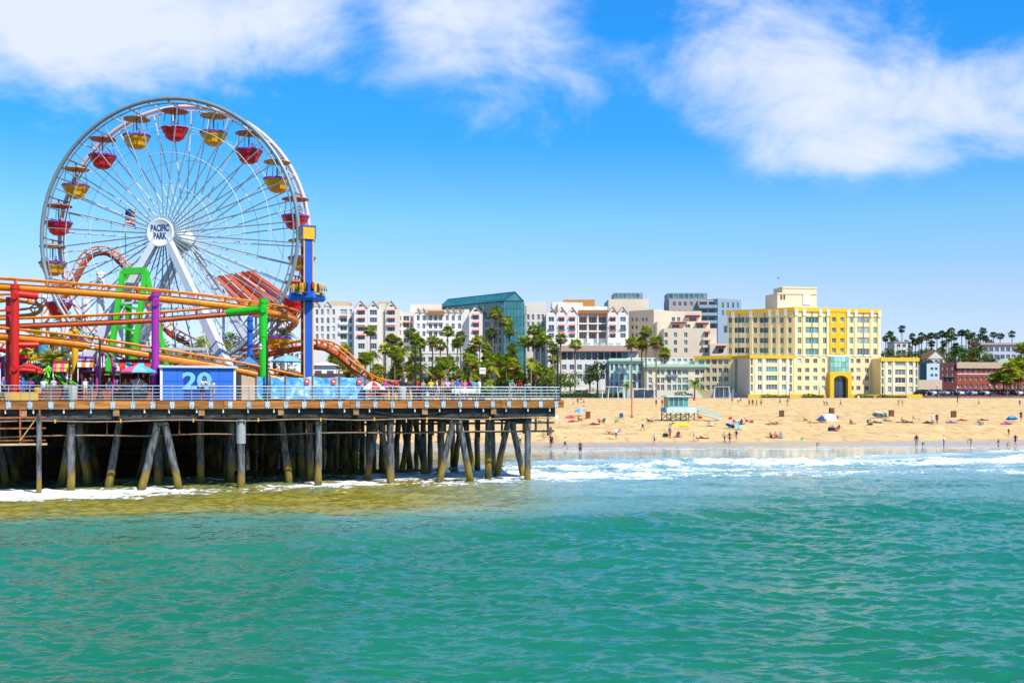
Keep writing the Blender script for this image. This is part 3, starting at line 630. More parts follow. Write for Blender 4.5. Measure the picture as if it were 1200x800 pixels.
# ---------------------------------------------------------------- roller coaster and other rides on the deck
ORG = M('coaster_orange', (.82, .26, .010), .4, var=.10, scale=1.2, dirt=(.6, .11, .01), dirt_amt=.6, dirt_scale=1.0); ORR = M('coaster_red_orange', (.50, .085, .015), .45, var=.2, scale=1.0)
REDC = M('column_red', (.60, .015, .008), .4, var=.07); PURC = M('column_purple', (.36, .025, .32), .4, var=.06); GRNC = M('column_green', (.02, .50, .015), .4, var=.06); BLUC = M('column_blue', (.02, .13, .52), .4, var=.08)
coaster = thing('roller_coaster', 'orange steel roller coaster track on red purple and green columns', 'roller coaster', dk(150, 8))
def track(pts, rs=.30, rr=.085, gap=.62, half=.5, tie=1.75, mt=ORG, rmt=ORG):
    c = spline(pts, 10); n = len(c)
    mb = MB(); mb.tube(c, rs, 12); mb.build('track_spine', mt, coaster, world=True)
    L_, R_ = [], []
    for i, p in enumerate(c):
        d = (c[min(i + 1, n - 1)] - c[max(i - 1, 0)]).normalized(); s_ = d.cross(Vector((0, 0, 1))).normalized(); u = s_.cross(d).normalized()
        L_.append(p + u * gap + s_ * half); R_.append(p + u * gap - s_ * half)
    for r_ in (L_, R_): mb = MB(); mb.tube(r_, rr, 6); mb.build('rail', rmt, coaster, world=True)
    acc = 0
    for i in range(1, n):
        acc += (c[i] - c[i - 1]).length
        if acc >= tie:
            acc = 0; mb = MB(); mb.strut(c[i], L_[i], .09, .13); mb.strut(c[i], R_[i], .09, .13)
            d = (c[min(i + 1, n - 1)] - c[i - 1]).normalized(); mb.tube([c[i] - d * .06, c[i] + d * .06], rs + .035, 12)
            mb.build('tie', mt, coaster, world=True)
track([P(-90, 332, 82), P(0, 336, 82.5), P(90, 342, 84), P(180, 349, 86), P(262, 358, 88), P(325, 368, 91), P(346, 376, 97), P(338, 386, 104)])
track([P(-90, 386, 86), P(0, 383, 87), P(100, 379, 89), P(182, 375, 91), P(300, 366, 95), P(345, 370, 101)], rs=.22, mt=ORR, rmt=ORG)
track([P(-90, 388, 80.5), P(0, 394, 82), P(90, 403, 83.5), P(180, 417, 85.5), P(260, 430, 87), P(335, 446, 88.5), P(400, 462, 91)])
track([P(300, 418, 98), P(345, 409, 97), P(376, 407, 96), P(398, 418, 95), P(418, 437, 94.5), P(440, 452, 95), P(468, 456, 97)], rs=.26, tie=1.1, mt=ORR, rmt=ORG)
track([P(-40, 356, 112), P(10, 352, 112), P(45, 357, 111), P(40, 368, 108), P(-10, 372, 107)], rs=.2, tie=1.4)
# the hill behind the wheel and the stepped drop
track([P(60, 372, 116), P(88, 330, 116), P(104, 303, 116), P(124, 297, 116), P(142, 310, 116), P(160, 338, 116), P(182, 372, 115), P(200, 392, 113), P(222, 404, 111)], rs=.24, half=.6, tie=1.0, mt=ORR)
track([P(-60, 410, 92), P(-10, 408, 91), P(30, 420, 90), P(-5, 432, 89)], rs=.2, tie=1.4, mt=REDC, rmt=YEL)
def column(px, py, Y, r, mt, bot=DECK):
    p = P(px, py, Y); mb = MB(); mb.tube([(p.x, p.y, bot), (p.x, p.y, p.z)], r, 20); mb.tube([(p.x, p.y, p.z - .35), (p.x, p.y, p.z - .25)], r + .05, 20)
    mb.tube([(p.x, p.y, bot), (p.x, p.y, bot + .12)], r + .22, 20)
    o = mb.build('column', mt, coaster, world=True)
    for z in (p.z - .9, p.z - 6.2):
        b = MB(); b.tube([(p.x + .12, p.y - r + .03, z), (p.x + .12, p.y - r - .14, z)], .24, 14); b.build('flange', mt, coaster, world=True)
    return o
column(17.5, 333, 81.6, .30, REDC); column(10, 348, 83.5, .2, REDC); column(182, 342, 84.9, .285, PURC); column(308.5, 350, 87.5, .33, GRNC); column(293, 371, 93, .24, BLUC)
column(88, 384, 90, .25, YEL); column(27, 426, 90, .2, YEL); column(-30, 333, 82.6, .3, PURC)
for (a, b, w, mt) in ((P(266, 366, 88), P(312, 361, 87.5), .5, GRNC), (P(17, 344, 81.6), P(44, 347, 82.6), .5, REDC), (P(17, 404, 81.6), P(45, 404, 82.4), .4, REDC), (P(182, 348, 84.9), P(176, 350, 85.4), .4, PURC), (P(182, 410, 84.9), P(180, 418, 85.4), .3, PURC), (P(308, 437, 87.5), P(303, 440, 88), .3, GRNC), (P(88, 388, 90), P(70, 396, 86), .3, YEL)):
    mb = MB(); mb.tube([a, b], w / 2 * 1.1, 14); mb.build('support_arm', mt, coaster, world=True)
for px, py, Y in ((53, 345, 117), (76, 365, 117), (101, 345, 118), (118, 318, 119), (140, 330, 119), (175, 380, 118)): column(px, py, Y, .42, WHITE)
# stepped drop: long dark red boards on orange posts
dm = M('drop_boards', (.20, .028, .012), .6, var=.3, scale=.8)
for k in range(7):
    f = k / 6.0; a = P(253 + 40 * f, 325 - 7 * f, 112 + 5 * f); b = P(300 + 50 * f, 371 - 13 * f, 108 + 5 * f)
    mb = MB(); mb.strut(a, b, .84, .16); mb.build('drop_board', dm if k % 2 else ORR, coaster, world=True)
for px, py, Y in ((262, 330, 112), (280, 340, 112), (300, 355, 111), (318, 352, 113), (335, 362, 113)):
    p = P(px, py, Y); mb = MB(); mb.strut((p.x, p.y, DECK), p, .22); mb.build('drop_post', WHITE, coaster, world=True)
for a, b in ((P(262, 345, 112), P(300, 400, 112)), (P(300, 360, 111.5), P(270, 400, 111.5)), (P(320, 362, 113), P(345, 415, 113))):
    mb = MB(); mb.strut(a, b, .14); mb.build('drop_brace', WHITE, coaster, world=True)

# drop tower
tp = P(360, 440, 89); tower = thing('drop_tower', 'blue drop tower ride with yellow edges and a yellow box on top', 'drop tower', (tp.x, tp.y, DECK), R(27))
TB = M('tower_blue', (.018, .10, .50), .4, var=.1); TY = YEL; TR = M('tower_red', (.65, .03, .015), .4)
H1 = P(360, 281, 89).z - DECK; H2 = P(360, 265.5, 89).z - DECK
mb = MB(); mb.bbox(-.38, -.38, 0, .38, .38, H1, .04); mb.build('mast', TB, tower)
for x, y in ((-.36, -.36), (.36, -.36), (.36, .36), (-.36, .36)): mb = MB(); mb.box(x - .05, y - .05, 0, x + .05, y + .05, H1 - .01); mb.build('edge_strip', TY, tower)
mb = MB(); mb.bbox(-.52, -.52, H1, .52, .52, H2, .05); head = mb.build('head_box', TY, tower)
for x, y in ((-.52, -.52), (.52, -.52), (.52, .52), (-.52, .52)): mb = MB(); mb.box(x - .035, y - .035, H1 + .01, x + .035, y + .035, H2 - .1); mb.build('box_edge', TB, head)
mb = MB(); mb.bbox(-.57, -.57, H2 - .06, .57, .57, H2 + .03, .02); mb.build('box_lid', TB, head)
for k in range(6):
    mb = MB(); mb.box(-.535, -.34 + .13 * (k % 3), H1 + .62 - .32 * (k // 3), -.52 + .0, -.26 + .13 * (k % 3), H1 + .86 - .32 * (k // 3)); mb.build('red_mark', TR, head)
for k in range(13):
    z = H1 - .9 - k * .86
    mb = MB(); mb.lathe([(0, -.3), (.10, -.24), (.12, 0), (.10, .24), (0, .3)], 8, (-.42, 0, z)); mb.build('letter_oval', TR, tower)  # unlit red ovals standing in for unreadable letters down the mast
zc = P(360, 347, 89).z - DECK
mb = MB()
ring = [(.48, -.30), (1.35, -.42), (1.55, -.2), (1.45, .28), (.95, .34), (.48, .40), (.48, -.30)]
mb.lathe(ring, 4, (0, 0, zc), sm=False); car_ = mb.build('carriage', M('carriage_blue', (.02, .13, .6), .35), tower, rot=(0, 0, 0))
for q in range(4):
    for k in range(3):
        b = MB(); b.bbox(-.17, -.16, 0, .17, .16, .14, .04); b.bbox(-.17, .10, .1, .17, .24, .92, .04)
        if q == 0 and k == 0: seat_me = None
        a = R(45 + 90 * q); off = (k - 1) * .42; c_, s_ = math.cos(a), math.sin(a)
        b.build('seat', YEL if (q + k) % 2 else M('seat_black', (.03, .03, .03), .5), car_, (1.12 * c_ - off * s_, 1.12 * s_ + off * c_, zc + .05), (0, 0, a + R(90)))
        r_ = MB(); r_.tube([(-.15, -.25, .75), (-.15, -.32, .3), (.15, -.32, .3), (.15, -.25, .75)], .04, 6); r_.build('restraint', YEL, car_, (1.12 * c_ - off * s_, 1.12 * s_ + off * c_, zc + .1), (0, 0, a + R(90)))
mb = MB(); mb.strut((.3, -.55, zc - .35), (.3, -.55, zc + 1.1), .16); mb.build('red_fin', TR, tower)

# green pendulum ride frame behind the track
gp = P(160, 440, 97); pend = thing('pendulum_ride', 'bright green steel frame of a swinging ride under the ferris wheel', 'amusement ride', (gp.x, gp.y, DECK))
GL = M('ride_lime', (.04, .50, .02), .4, var=.08)
ta, tb_ = P(144, 318, 97), P(171, 317, 97)
for a, b, w in ((ta, tb_, .55), (ta, Vector((P(122, 400, 95).x, 95, DECK)), .42), (ta + Vector((0, 1.5, 0)), Vector((P(150, 400, 99).x, 99, DECK)), .42), (tb_, Vector((P(150, 400, 95).x, 95, DECK)), .42), (tb_, Vector((P(205, 400, 98).x, 98, DECK)), .42)):
    mb = MB(); mb.strut(a, b, w); mb.build('frame_leg' if w < .5 else 'top_beam', GL, pend, world=True)
for f in (.25, .42, .6, .78):
    mb = MB(); a = ta.lerp(Vector((P(122, 400, 95).x, 95, DECK)), f); b = tb_.lerp(Vector((P(150, 400, 95).x, 95, DECK)), f + .06); mb.strut(a, b, .2); mb.build('lattice_bar', GL, pend, world=True)
mb = MB(); c = P(178, 362, 97); hull = [(c.x + .9 * t, c.y, c.z - 6 + .12 * t * t) for t in np.linspace(-3.2, 3.2, 9)]; mb.tube(hull, [.12, .5, .7, .8, .85, .8, .7, .5, .12], 10); mb.build('ship_hull', M('ship_brown', (.3, .12, .03), .5), pend, world=True)

# lime spider ride for children
sp_ = P(57, 458, 86); spd = thing('kiddie_ride', 'lime green children ride with sloping arms beside the red column', 'amusement ride', (sp_.x, sp_.y, DECK))
LIM = M('lime_arms', (.10, .62, .03), .4)
mb = MB(); mb.lathe([(.9, 0), (.55, .3), (.28, .8), (.16, 2.6), (0, 2.75)], 12); mb.build('centre_cone', LIM, spd)
for k in range(8):
    a = R(45 * k + 12); q = Vector((math.cos(a), math.sin(a), 0))
    for dq in (-.1, .1): mb = MB(); t_ = Vector((-q.y, q.x, 0)) * dq; mb.tube([q * .15 + t_ + Vector((0, 0, 2.5)), q * 2.5 + t_ + Vector((0, 0, .95))], .05, 6); mb.build('arm', LIM, spd)
    mb = MB(); mb.lathe([(.25, 0), (.5, .15), (.58, .45), (.5, .72), (.44, .7), (.42, .35), (0, .3)], 10, q * 2.7 + Vector((0, 0, .25))); mb.build('car', (GR, GY, BLUC, GP, WHITE)[k % 5], spd)
mb = MB(); mb.lathe([(0, 0), (3.3, 0), (3.3, .2), (0, .2)], 20); mb.build('ride_floor', M('ride_floor_red', (.4, .05, .03), .6), spd)

# castle kiosk with crenellations
kp = P(51, 440, 92); kio = thing('castle_kiosk', 'yellow toy castle kiosk with battlements and a blue turret', 'kiosk', (kp.x, kp.y, DECK))
KY = M('kiosk_yellow', (.70, .40, .02), .6, var=.12, scale=1.5)
mb = MB(); mb.bbox(-.95, -.9, 0, .95, .9, 3.0, .05); mb.build('tower_wall', KY, kio)
mb = MB(); mb.bbox(-1.15, -1.1, 3.0, 1.15, 1.1, 3.5, .04); mb.build('parapet', KY, kio)
for x in (-.95, -.32, .32, .95):
    for y in (-.95, .95): mb = MB(); mb.bbox(x - .17, y - .14, 3.5, x + .17, y + .14, 3.85, .03); mb.build('merlon', KY, kio)
mb = MB(); mb.lathe([(.4, 3.4), (.4, 4.6), (.46, 4.65), (.46, 4.8), (0, 4.8)], 12, sm=False); mb.build('turret', M('turret_blue', (.05, .30, .60), .5), kio)
mb = MB(); mb.bbox(-.45, -.95, .0, .45, -.905, 1.9, .01); mb.build('door', M('kiosk_door', (.3, .05, .03), .6), kio)

# blue booth with the number 20
b0, b1 = dk(189, 2.0), dk(275, 2.0); Lb = (b1 - b0).length; booth = thing('booth', 'blue wooden booth with white corner trim and the number 20', 'booth', b0, PA)
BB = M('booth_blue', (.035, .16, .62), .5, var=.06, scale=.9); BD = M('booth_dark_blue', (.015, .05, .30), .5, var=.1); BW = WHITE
Hb = pz(431, 230, 2) - DECK
mb = MB(); mb.box(0, 0, 0, Lb, 3.6, Hb); mb.build('wall', BB, booth)
npan = 5
for k in range(npan):
    x0_, x1_ = .12 + (Lb - .24) * k / npan, .12 + (Lb - .24) * (k + 1) / npan - .04
    mb = MB(); mb.bbox(x0_, -.03, .12, x1_, -.002, Hb * .58, .008); mb.build('panel', BB, booth)
    mb = MB(); mb.bbox(x0_, -.03, Hb * .58 + .04, x1_, -.002, Hb - .02, .008); mb.build('panel', BB, booth)
mb = MB(); mb.box(Lb * .30, -.045, .05, Lb * .66, -.032, Hb - .25); sgn = mb.build('number_board', BD, booth)
tm = text_mesh('20', 1.75, M('pale_blue_print', (.18, .55, .85), .5), .01); place('number', tm, sgn, (Lb * .48, -.058, Hb - 1.05), (R(90), 0, 0), (1.25, 1, 1))
for x in (.0, Lb): mb = MB(); mb.box(x - .09, -.07, 0, x + .09, .1, Hb - .001); mb.build('corner_trim', BW, booth)
mb = MB(); mb.bbox(-.2, -.25, Hb, Lb + .2, 3.8, Hb + .16, .03); mb.build('roof', M('booth_roof', (.55, .6, .68), .5), booth)
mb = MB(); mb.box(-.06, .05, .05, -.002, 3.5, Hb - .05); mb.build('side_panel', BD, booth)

# mesh banners on a fence behind the railing
fen = thing('banner_fence', 'blue printed mesh banners on a timber post fence along the deck', 'fence', dk(300, 1.4), PA)
def ban_mat():
    m = bpy.data.materials.new('printed_banner'); m.use_nodes = True; t = m.node_tree; ns = t.nodes; lk = t.links; b = ns['Principled BSDF']; b.inputs['Roughness'].default_value = .6
    tc = ns.new('ShaderNodeTexCoord'); oi = ns.new('ShaderNodeObjectInfo'); ad = ns.new('ShaderNodeVectorMath'); lk.new(tc.outputs['Object'], ad.inputs[0]); lk.new(oi.outputs['Random'], ad.inputs[1])
    n = ns.new('ShaderNodeTexNoise'); n.inputs['Scale'].default_value = 1.1; n.inputs['Detail'].default_value = 4; n.inputs['Distortion'].default_value = 1.5; lk.new(ad.outputs[0], n.inputs['Vector'])
    r = ns.new('ShaderNodeValToRGB'); e = r.color_ramp.elements; e[0].position = .3; e[0].color = (.03, .22, .58, 1); e[1].position = .72; e[1].color = (.72, .80, .85, 1); x = e.new(.52); x.color = (.12, .45, .75, 1); x = e.new(.62); x.color = (.40, .62, .80, 1)
    lk.new(n.outputs['Fac'], r.inputs[0]); lk.new(r.outputs[0], b.inputs['Base Color']); return m
BAN = ban_mat(); f0 = lx(300, 1.4)
bx_ = [0] + [lx(p, 1.4) - f0 for p in (316, 334, 366, 397, 427)]
zt = pz(441, 360, 1.4) - DECK; zb = .12
for k in range(6):
    mb = MB(); mb.bbox(bx_[k] - .07, -.07, 0, bx_[k] + .07, .07, zt + .12, .02); mb.build('fence_post', M('fence_brown', (.22, .09, .03), .7, var=.3), fen)
for k in range(5):
    mb = MB(); nx_, nz_ = 14, 6; vs = []; fs = []
    for j in range(nz_ + 1):
        for i in range(nx_ + 1):
            u, v = i / nx_, j / nz_
            vs.append((bx_[k] + .08 + (bx_[k + 1] - bx_[k] - .16) * u, -.09 + .06 * math.sin(u * 9 + k) * math.sin(v * 5 + k * 2) , zb + (zt - zb) * v - .10 * math.sin(math.pi * u) * v))
    for j in range(nz_):
        for i in range(nx_): q = j * (nx_ + 1) + i; fs.append((q, q + 1, q + nx_ + 2, q + nx_ + 1))
    mb.add(vs, fs, 0, True); bo = mb.build('banner', BAN, fen)
    if k > 1:
        mb = MB(); xq = bx_[k + 1] - .62; mb.box(xq, -.20, zt - .62, xq + .36, -.185, zt - .18); mb.build('red_logo', M('logo_red', (.75, .07, .02), .5), bo)
        mb = MB(); mb.lathe([(0, -.008), (.09, -.008), (.09, .0), (0, 0)], 10, (0, 0, 0)); mb.build('logo_disc', WHITE, bo, (xq + .18, -.204, zt - .40), (R(90), 0, 0))

# parasols
def parasol(px, v, py_top, rad, cols, label, tilt=(0, 0), drop=.45, ribs=8, base=None, name='parasol'):
    p = dk(px, v) if base is None else base
    top = pz(py_top, px, v) if base is None else py_top
    t = thing(name, label, 'parasol', p)
    hh = top - p.z
    mb = MB(); mb.tube([(0, 0, 0), (0, 0, hh)], .03, 6); mb.build('pole', M('pole_grey', (.3, .3, .32), .4, metal=.5), t)
    for k in range(ribs):
        a0, a1 = 2 * math.pi * k / ribs, 2 * math.pi * (k + 1) / ribs; mb = MB()
        q = lambda a, r_, z: (r_ * math.cos(a), r_ * math.sin(a), z)
        am = (a0 + a1) / 2
        mb.add([q(0, 0, hh), q(a0, rad * .55, hh - drop * .42), q(am, rad * .53, hh - drop * .46), q(a1, rad * .55, hh - drop * .42), q(a0, rad, hh - drop), q(am, rad * .95, hh - drop * .97), q(a1, rad, hh - drop), q(a0, rad, hh - drop - .1), q(am, rad * .95, hh - drop * .97 - .1), q(a1, rad, hh - drop - .1)],
               [(0, 1, 2), (0, 2, 3), (1, 4, 5, 2), (2, 5, 6, 3), (4, 7, 8, 5), (5, 8, 9, 6)], 0, False); mb.build('canopy_panel', cols[k % len(cols)], t)
    mb = MB(); mb.lathe([(0, 0), (.28, 0), (.28, .06), (.05, .12), (0, .12)], 12); mb.build('base', MATS['pole_grey'], t)
    if tilt[0] or tilt[1]: t.rotation_euler = (tilt[0], tilt[1], 0)
    return t
cpk = M('canvas_pink', (.75, .10, .25), .7); ccy = M('canvas_cyan', (.05, .45, .75), .7); ctq = M('canvas_turquoise', (.10, .60, .55), .7); cyl_ = M('canvas_yellow', (.80, .55, .03), .7); cor = M('canvas_orange', (.8, .25, .02), .7); cre = M('canvas_red', (.62, .03, .02), .7); cwh = M('canvas_white', (.80, .79, .76), .7); cbl = M('canvas_light_blue', (.22, .48, .75), .7); cdb = M('canvas_blue', (.03, .15, .5), .7)
parasol(162, 1.6, 426.5, 1.35, [ccy, ctq, cyl_, cor, cpk, cpk, cbl, ccy], 'rainbow striped parasol beside the purple column', drop=.55)
parasol(437, .9, 446, .98, [cre, cwh], 'red and white striped parasol by the railing', drop=.62)
parasol(33, 8, 425, 1.5, [cre], 'plain red parasol behind the railing near the red column', drop=.75)
parasol(337, 5, 415.5, 1.35, [cbl], 'plain light blue parasol beside the drop tower', drop=.5)
parasol(40, 14, 421, 1.5, [cwh, cbl], 'white and pale blue parasol behind the red one', drop=.5)
# black folding umbrella resting on its side against the rail
up = dk(160, .55, 7.35); um = thing('umbrella', 'open black umbrella laid on its side against the railing', 'umbrella', up); um.rotation_euler = (R(80), R(14), R(10))
UB = M('umbrella_black', (.012, .014, .02), .55)
for k in range(8):
    a0, a1 = 2 * math.pi * k / 8, 2 * math.pi * (k + 1) / 8; mb = MB(); q = lambda a, r_, z: (r_ * math.cos(a), r_ * math.sin(a), z); am = (a0 + a1) / 2
    mb.add([q(0, 0, .3), q(a0, .48, .22), q(a1, .48, .22), q(a0, .85, -.05), q(am, .76, -.02), q(a1, .85, -.05)], [(0, 1, 2), (1, 3, 4, 2), (2, 4, 5)], 0); mb.build('canopy_panel', UB if k % 2 else M('umbrella_grey', (.03, .04, .055), .55), um)
    mb = MB(); mb.tube([q(a0, .02, .31), q(a0, .48, .225), q(a0, .86, -.05)], .012, 4); mb.build('rib', GALV, um)
mb = MB(); mb.tube([(0, 0, .34), (0, 0, -.6)], .015, 5); mb.build('shaft', GALV, um)

# lamp posts on the deck
LB = M('lamp_black', (.018, .02, .022), .5); GLS = M('lamp_glass', (.75, .72, .62), .3)
def lamp(px, v, py, label, arm=True, sign=None):
    p = dk(px, v); t = thing('lamp_post', label, 'lamp post', p, PA, 'lamp posts along the pier'); h = pz(py, px, v) - DECK
    mb = MB(); mb.lathe([(.26, 0), (.26, .25), (.14, .45), (.09, .8), (.075, h - .1), (.05, h)], 12); mb.build('pole', LB, t)
    if arm:
        mb = MB(); mb.tube(spline([(0, 0, h - .1), (-.1, 0, h + .22), (-.34, 0, h + .28), (-.5, 0, h + .05), (-.5, 0, h - .2)], 6), .03, 6); mb.build('arm', LB, t)
        mb = MB(); mb.lathe([(0, .25), (.07, .2), (.22, 0), (.2, -.02), (0, -.02)], 12, (-.5, 0, h - .45)); mb.build('shade', GALV, t)
        mb = MB(); mb.lathe([(0, -.25), (.12, -.2), (.16, -.05), (.1, .0), (0, 0)], 12, (-.5, 0, h - .47)); mb.build('globe', GLS, t)
    if sign:
        mb = MB(); mb.bbox(-.26, -.12, h - sign - .5, .26, -.09, h - sign, .01); s_ = mb.build('sign_plate', WHITE, t)
        mb = MB(); mb.box(-.2, -.128, h - sign - .26, .2, -.122, h - sign - .18); mb.build('red_bar', cre, s_)
lamp(117, 1.0, 398, 'black hooked lamp post between the kiddie ride and rainbow parasol')
lamp(313, .9, 399, 'black hooked lamp post beside the green column')
lamp(487, 1.2, 407, 'slim black lamp post behind the deck crowd beside a square one', arm=False)
lamp(493, 2.6, 404, 'slim black lamp post rising out of the deck crowd', arm=False)
lamp(565, 1.0, 430, 'short black post with a white sign plate', arm=False, sign=0.05)
lamp(653.5, .8, 408, 'black lamp post at the open corner of the pier', arm=False)

# bins, bench, barriers, stall on the deck
def bin_(px, v, label, mt=None):
    t = thing('litter_bin', label, 'bin', dk(px, v)); mb = MB(); mb.lathe([(.30, 0), (.33, .05), (.35, .85), (.36, .88), (.33, .92), (0, .92)], 16); mb.build('body', mt or M('bin_cream', (.62, .58, .5), .6, var=.1), t)
    mb = MB(); mb.lathe([(.37, .9), (.37, .98), (.2, 1.1), (.16, 1.08), (0, 1.05)], 16); mb.build('lid', M('bin_lid', (.4, .38, .34), .5), t)
bin_(85, .9, 'cream litter bin behind the railing near the kiddie ride'); bin_(471, .9, 'cream litter bin behind the railing near the red and white parasol'); bin_(80, 1.5, 'grey litter bin next to the cream one', M('bin_grey', (.3, .3, .3), .6))
bn = thing('bench', 'white slatted bench facing away from the railing', 'bench', dk(545, 1.3), PA)
for k in range(4): mb = MB(); mb.bbox(-1.2, -.2 + .13 * k, .44, 1.2, -.1 + .13 * k, .48, .01); mb.build('seat_slat', WHITE, bn)
for k in range(3): mb = MB(); mb.bbox(-1.2, -.3, .56 + .14 * k, 1.2, -.26, .66 + .14 * k, .01); mb.build('back_slat', WHITE, bn)
for x in (-1.0, 1.0): mb = MB(); mb.strut((x, -.28, 0), (x, -.28, .98), .06); mb.strut((x, .25, 0), (x, .25, .44), .06); mb.strut((x, -.28, .42), (x, .25, .42), .05); mb.build('leg_frame', LB, bn)
def barrier(px0, px1, v, z0, z1, mt, label, name='low_wall', cat='barrier', n=6):
    a, b = lx(px0, v), lx(px1, v); t = thing(name, label, cat, pw(a, v), PA); w = (b - a) / n
    for k in range(n): mb = MB(); mb.bbox(w * k + .01, 0, z0, w * (k + 1) - .01, .12, z1, .012); mb.build('board', mt, t)
barrier(-20, 45, 2.4, 0, .55, KY, 'low yellow board wall beneath the red column'); barrier(52, 72, 2.2, 0, 1.0, M('brown_boards', (.2, .07, .03), .7, var=.3), 'brown boarded planter wall beside the kiddie ride')
barrier(108, 178, 3.2, 0, .75, M('red_boards', (.35, .08, .03), .7, var=.3), 'reddish boarded wall under the purple frame', n=8)
barrier(368, 411, 9, 0, pz(437.5, 390, 9) - DECK, M('dark_fence', (.12, .045, .02), .7, var=.3), 'dark brown board fence behind the blue banners', 'board_fence', 'fence', 10)
barrier(428, 455, 5, .35, .55, cre, 'red bench rail behind the red and white parasol', n=2)
# magenta portal frame and stall under the wheel
pf = thing('portal_frame', 'magenta and purple portal frame of a game stall under the wheel', 'stall', dk(120, 6), PA)
MG = M('magenta_paint', (.45, .03, .25), .5); DP = M('dark_plum', (.10, .015, .06), .6)
for x in (-.35, .75): mb = MB(); mb.tube(spline([(x, 0, 0), (x * 1.15, 0, 1.5), (x * .8 + .05, 0, 3.2), (.2, 0, 3.9)], 5), .1, 8); mb.build('curved_post', MG, pf)
mb = MB(); mb.bbox(-1.6, 1, 2.1, 5.2, 3, 2.3, .03); mb.build('awning', DP, pf)
for x in (-1.5, .8, 3.0, 5.1): mb = MB(); mb.strut((x, 1.1, 0), (x, 1.1, 2.1), .12); mb.build('post', DP, pf)
mb = MB(); mb.box(-1.5, 2.6, 0, 5.1, 2.9, 2.0); mb.build('back_wall', M('stall_red', (.3, .05, .03), .7, var=.6, scale=2.5), pf)
mb = MB(); mb.bbox(-1.5, 1.05, 0, 5.1, 1.3, .9, .03); mb.build('counter', M('stall_counter', (.45, .2, .12), .6, var=.4, scale=2), pf)
# white kiosk building and striped tents further back on the deck
def hut(px0, px1, v, py_eave, py_top, wall, roof, label, win=True):
    a, b = lx(px0, v), lx(px1, v); L_ = b - a; t = thing('hut', label, 'hut', pw(a, v), PA); h = pz(py_eave, px0, v) - DECK; h2 = pz(py_top, px0, v) - DECK
    mb = MB(); mb.box(0, 0, 0, L_, 4, h); mb.build('wall', wall, t)
    mb = MB(); mb.prism([(-.3, -.3, h + .003), (L_ + .3, -.3, h + .003), (L_ / 2, -.3, h2)], (0, 4.6, 0)); mb.build('roof', roof, t)
    if win:
        n = max(2, int(L_ / .9))
        for k in range(n): x = L_ * (k + .5) / n; mb = MB(); mb.box(x - .3, -.03, h * .35, x + .3, .0, h * .85); mb.build('window', M('hut_glass', (.06, .1, .13), .15), t)
    return t
hut(283, 300, 9, 428, 417, M('hut_cream', (.6, .45, .3), .7), M('hut_blue_roof', (.1, .3, .6), .6), 'small gabled hut with blue roof behind the booth', False)
hut(366, 394, 16, 428, 423, WHITE, WHITE, 'white kiosk with a glazed front behind the brown fence')
hut(405, 432, 7.5, 449, 442, M('hut_teal', (.05, .3, .42), .6), M('hut_blue', (.05, .35, .6), .6), 'low teal hut beneath the orange coaster dip', False)
hut(455, 484, 6, 452, 446, KY, LB, 'yellow food cart with a black roof behind the deck crowd', False)
hut(330, 352, 10, 438, 432, M('hut_dark', (.06, .05, .05), .7), M('hut_wood', (.25, .15, .08), .7), 'dark timber hut beneath the light blue parasol')
hut(-25, 12, 13, 440, 425, cre, M('hut_orange', (.6, .2, .03), .6), 'red game hut with an orange roof behind the red column', False)
hut(205, 260, 16, 425, 418, M('hut_tan', (.35, .22, .1), .7, var=.4), M('hut_roof_grey', (.5, .5, .52), .7), 'tan hut with a grey roof behind the blue booth')
# flags
fp = P(147, 300, 108); fl = thing('flagpole', 'white flagpole with a striped flag seen through the wheel', 'flagpole', (fp.x, fp.y, DECK)); hf = P(147, 243, 108).z - DECK
mb = MB(); mb.tube([(0, 0, 0), (0, 0, hf)], [.09, .04], 8); mb.build('pole', WHITE, fl)
fo = MB(); nn = 12
def cloth(x0_, x1_, z0_, z1_, mi_):
    for i in range(nn):
        u0, u1 = x0_ + (x1_ - x0_) * i / nn, x0_ + (x1_ - x0_) * (i + 1) / nn; w = lambda u: .12 * math.sin(u * 5)
        dr = lambda u: -.9 * u * u * .35
        fo.add([(u0, w(u0), z0_ + dr(u0)), (u1, w(u1), z0_ + dr(u1)), (u1, w(u1), z1_ + dr(u1)), (u0, w(u0), z1_ + dr(u0))], [(0, 1, 2, 3)], mi_, True)
for k in range(7): cloth(.05 if k < 3 else .05, 1.0, hf - .2 - .2 * (k + 1), hf - .2 - .2 * k, (1 if k % 2 else 0) )
fl_o = fo.build('flag', [cre, cwh], fl)
mb = MB(); mb.box(.04, -.16, hf - .95, .5, .16, hf - .18); mb.build('flag_canton', NAVY, fl_o)

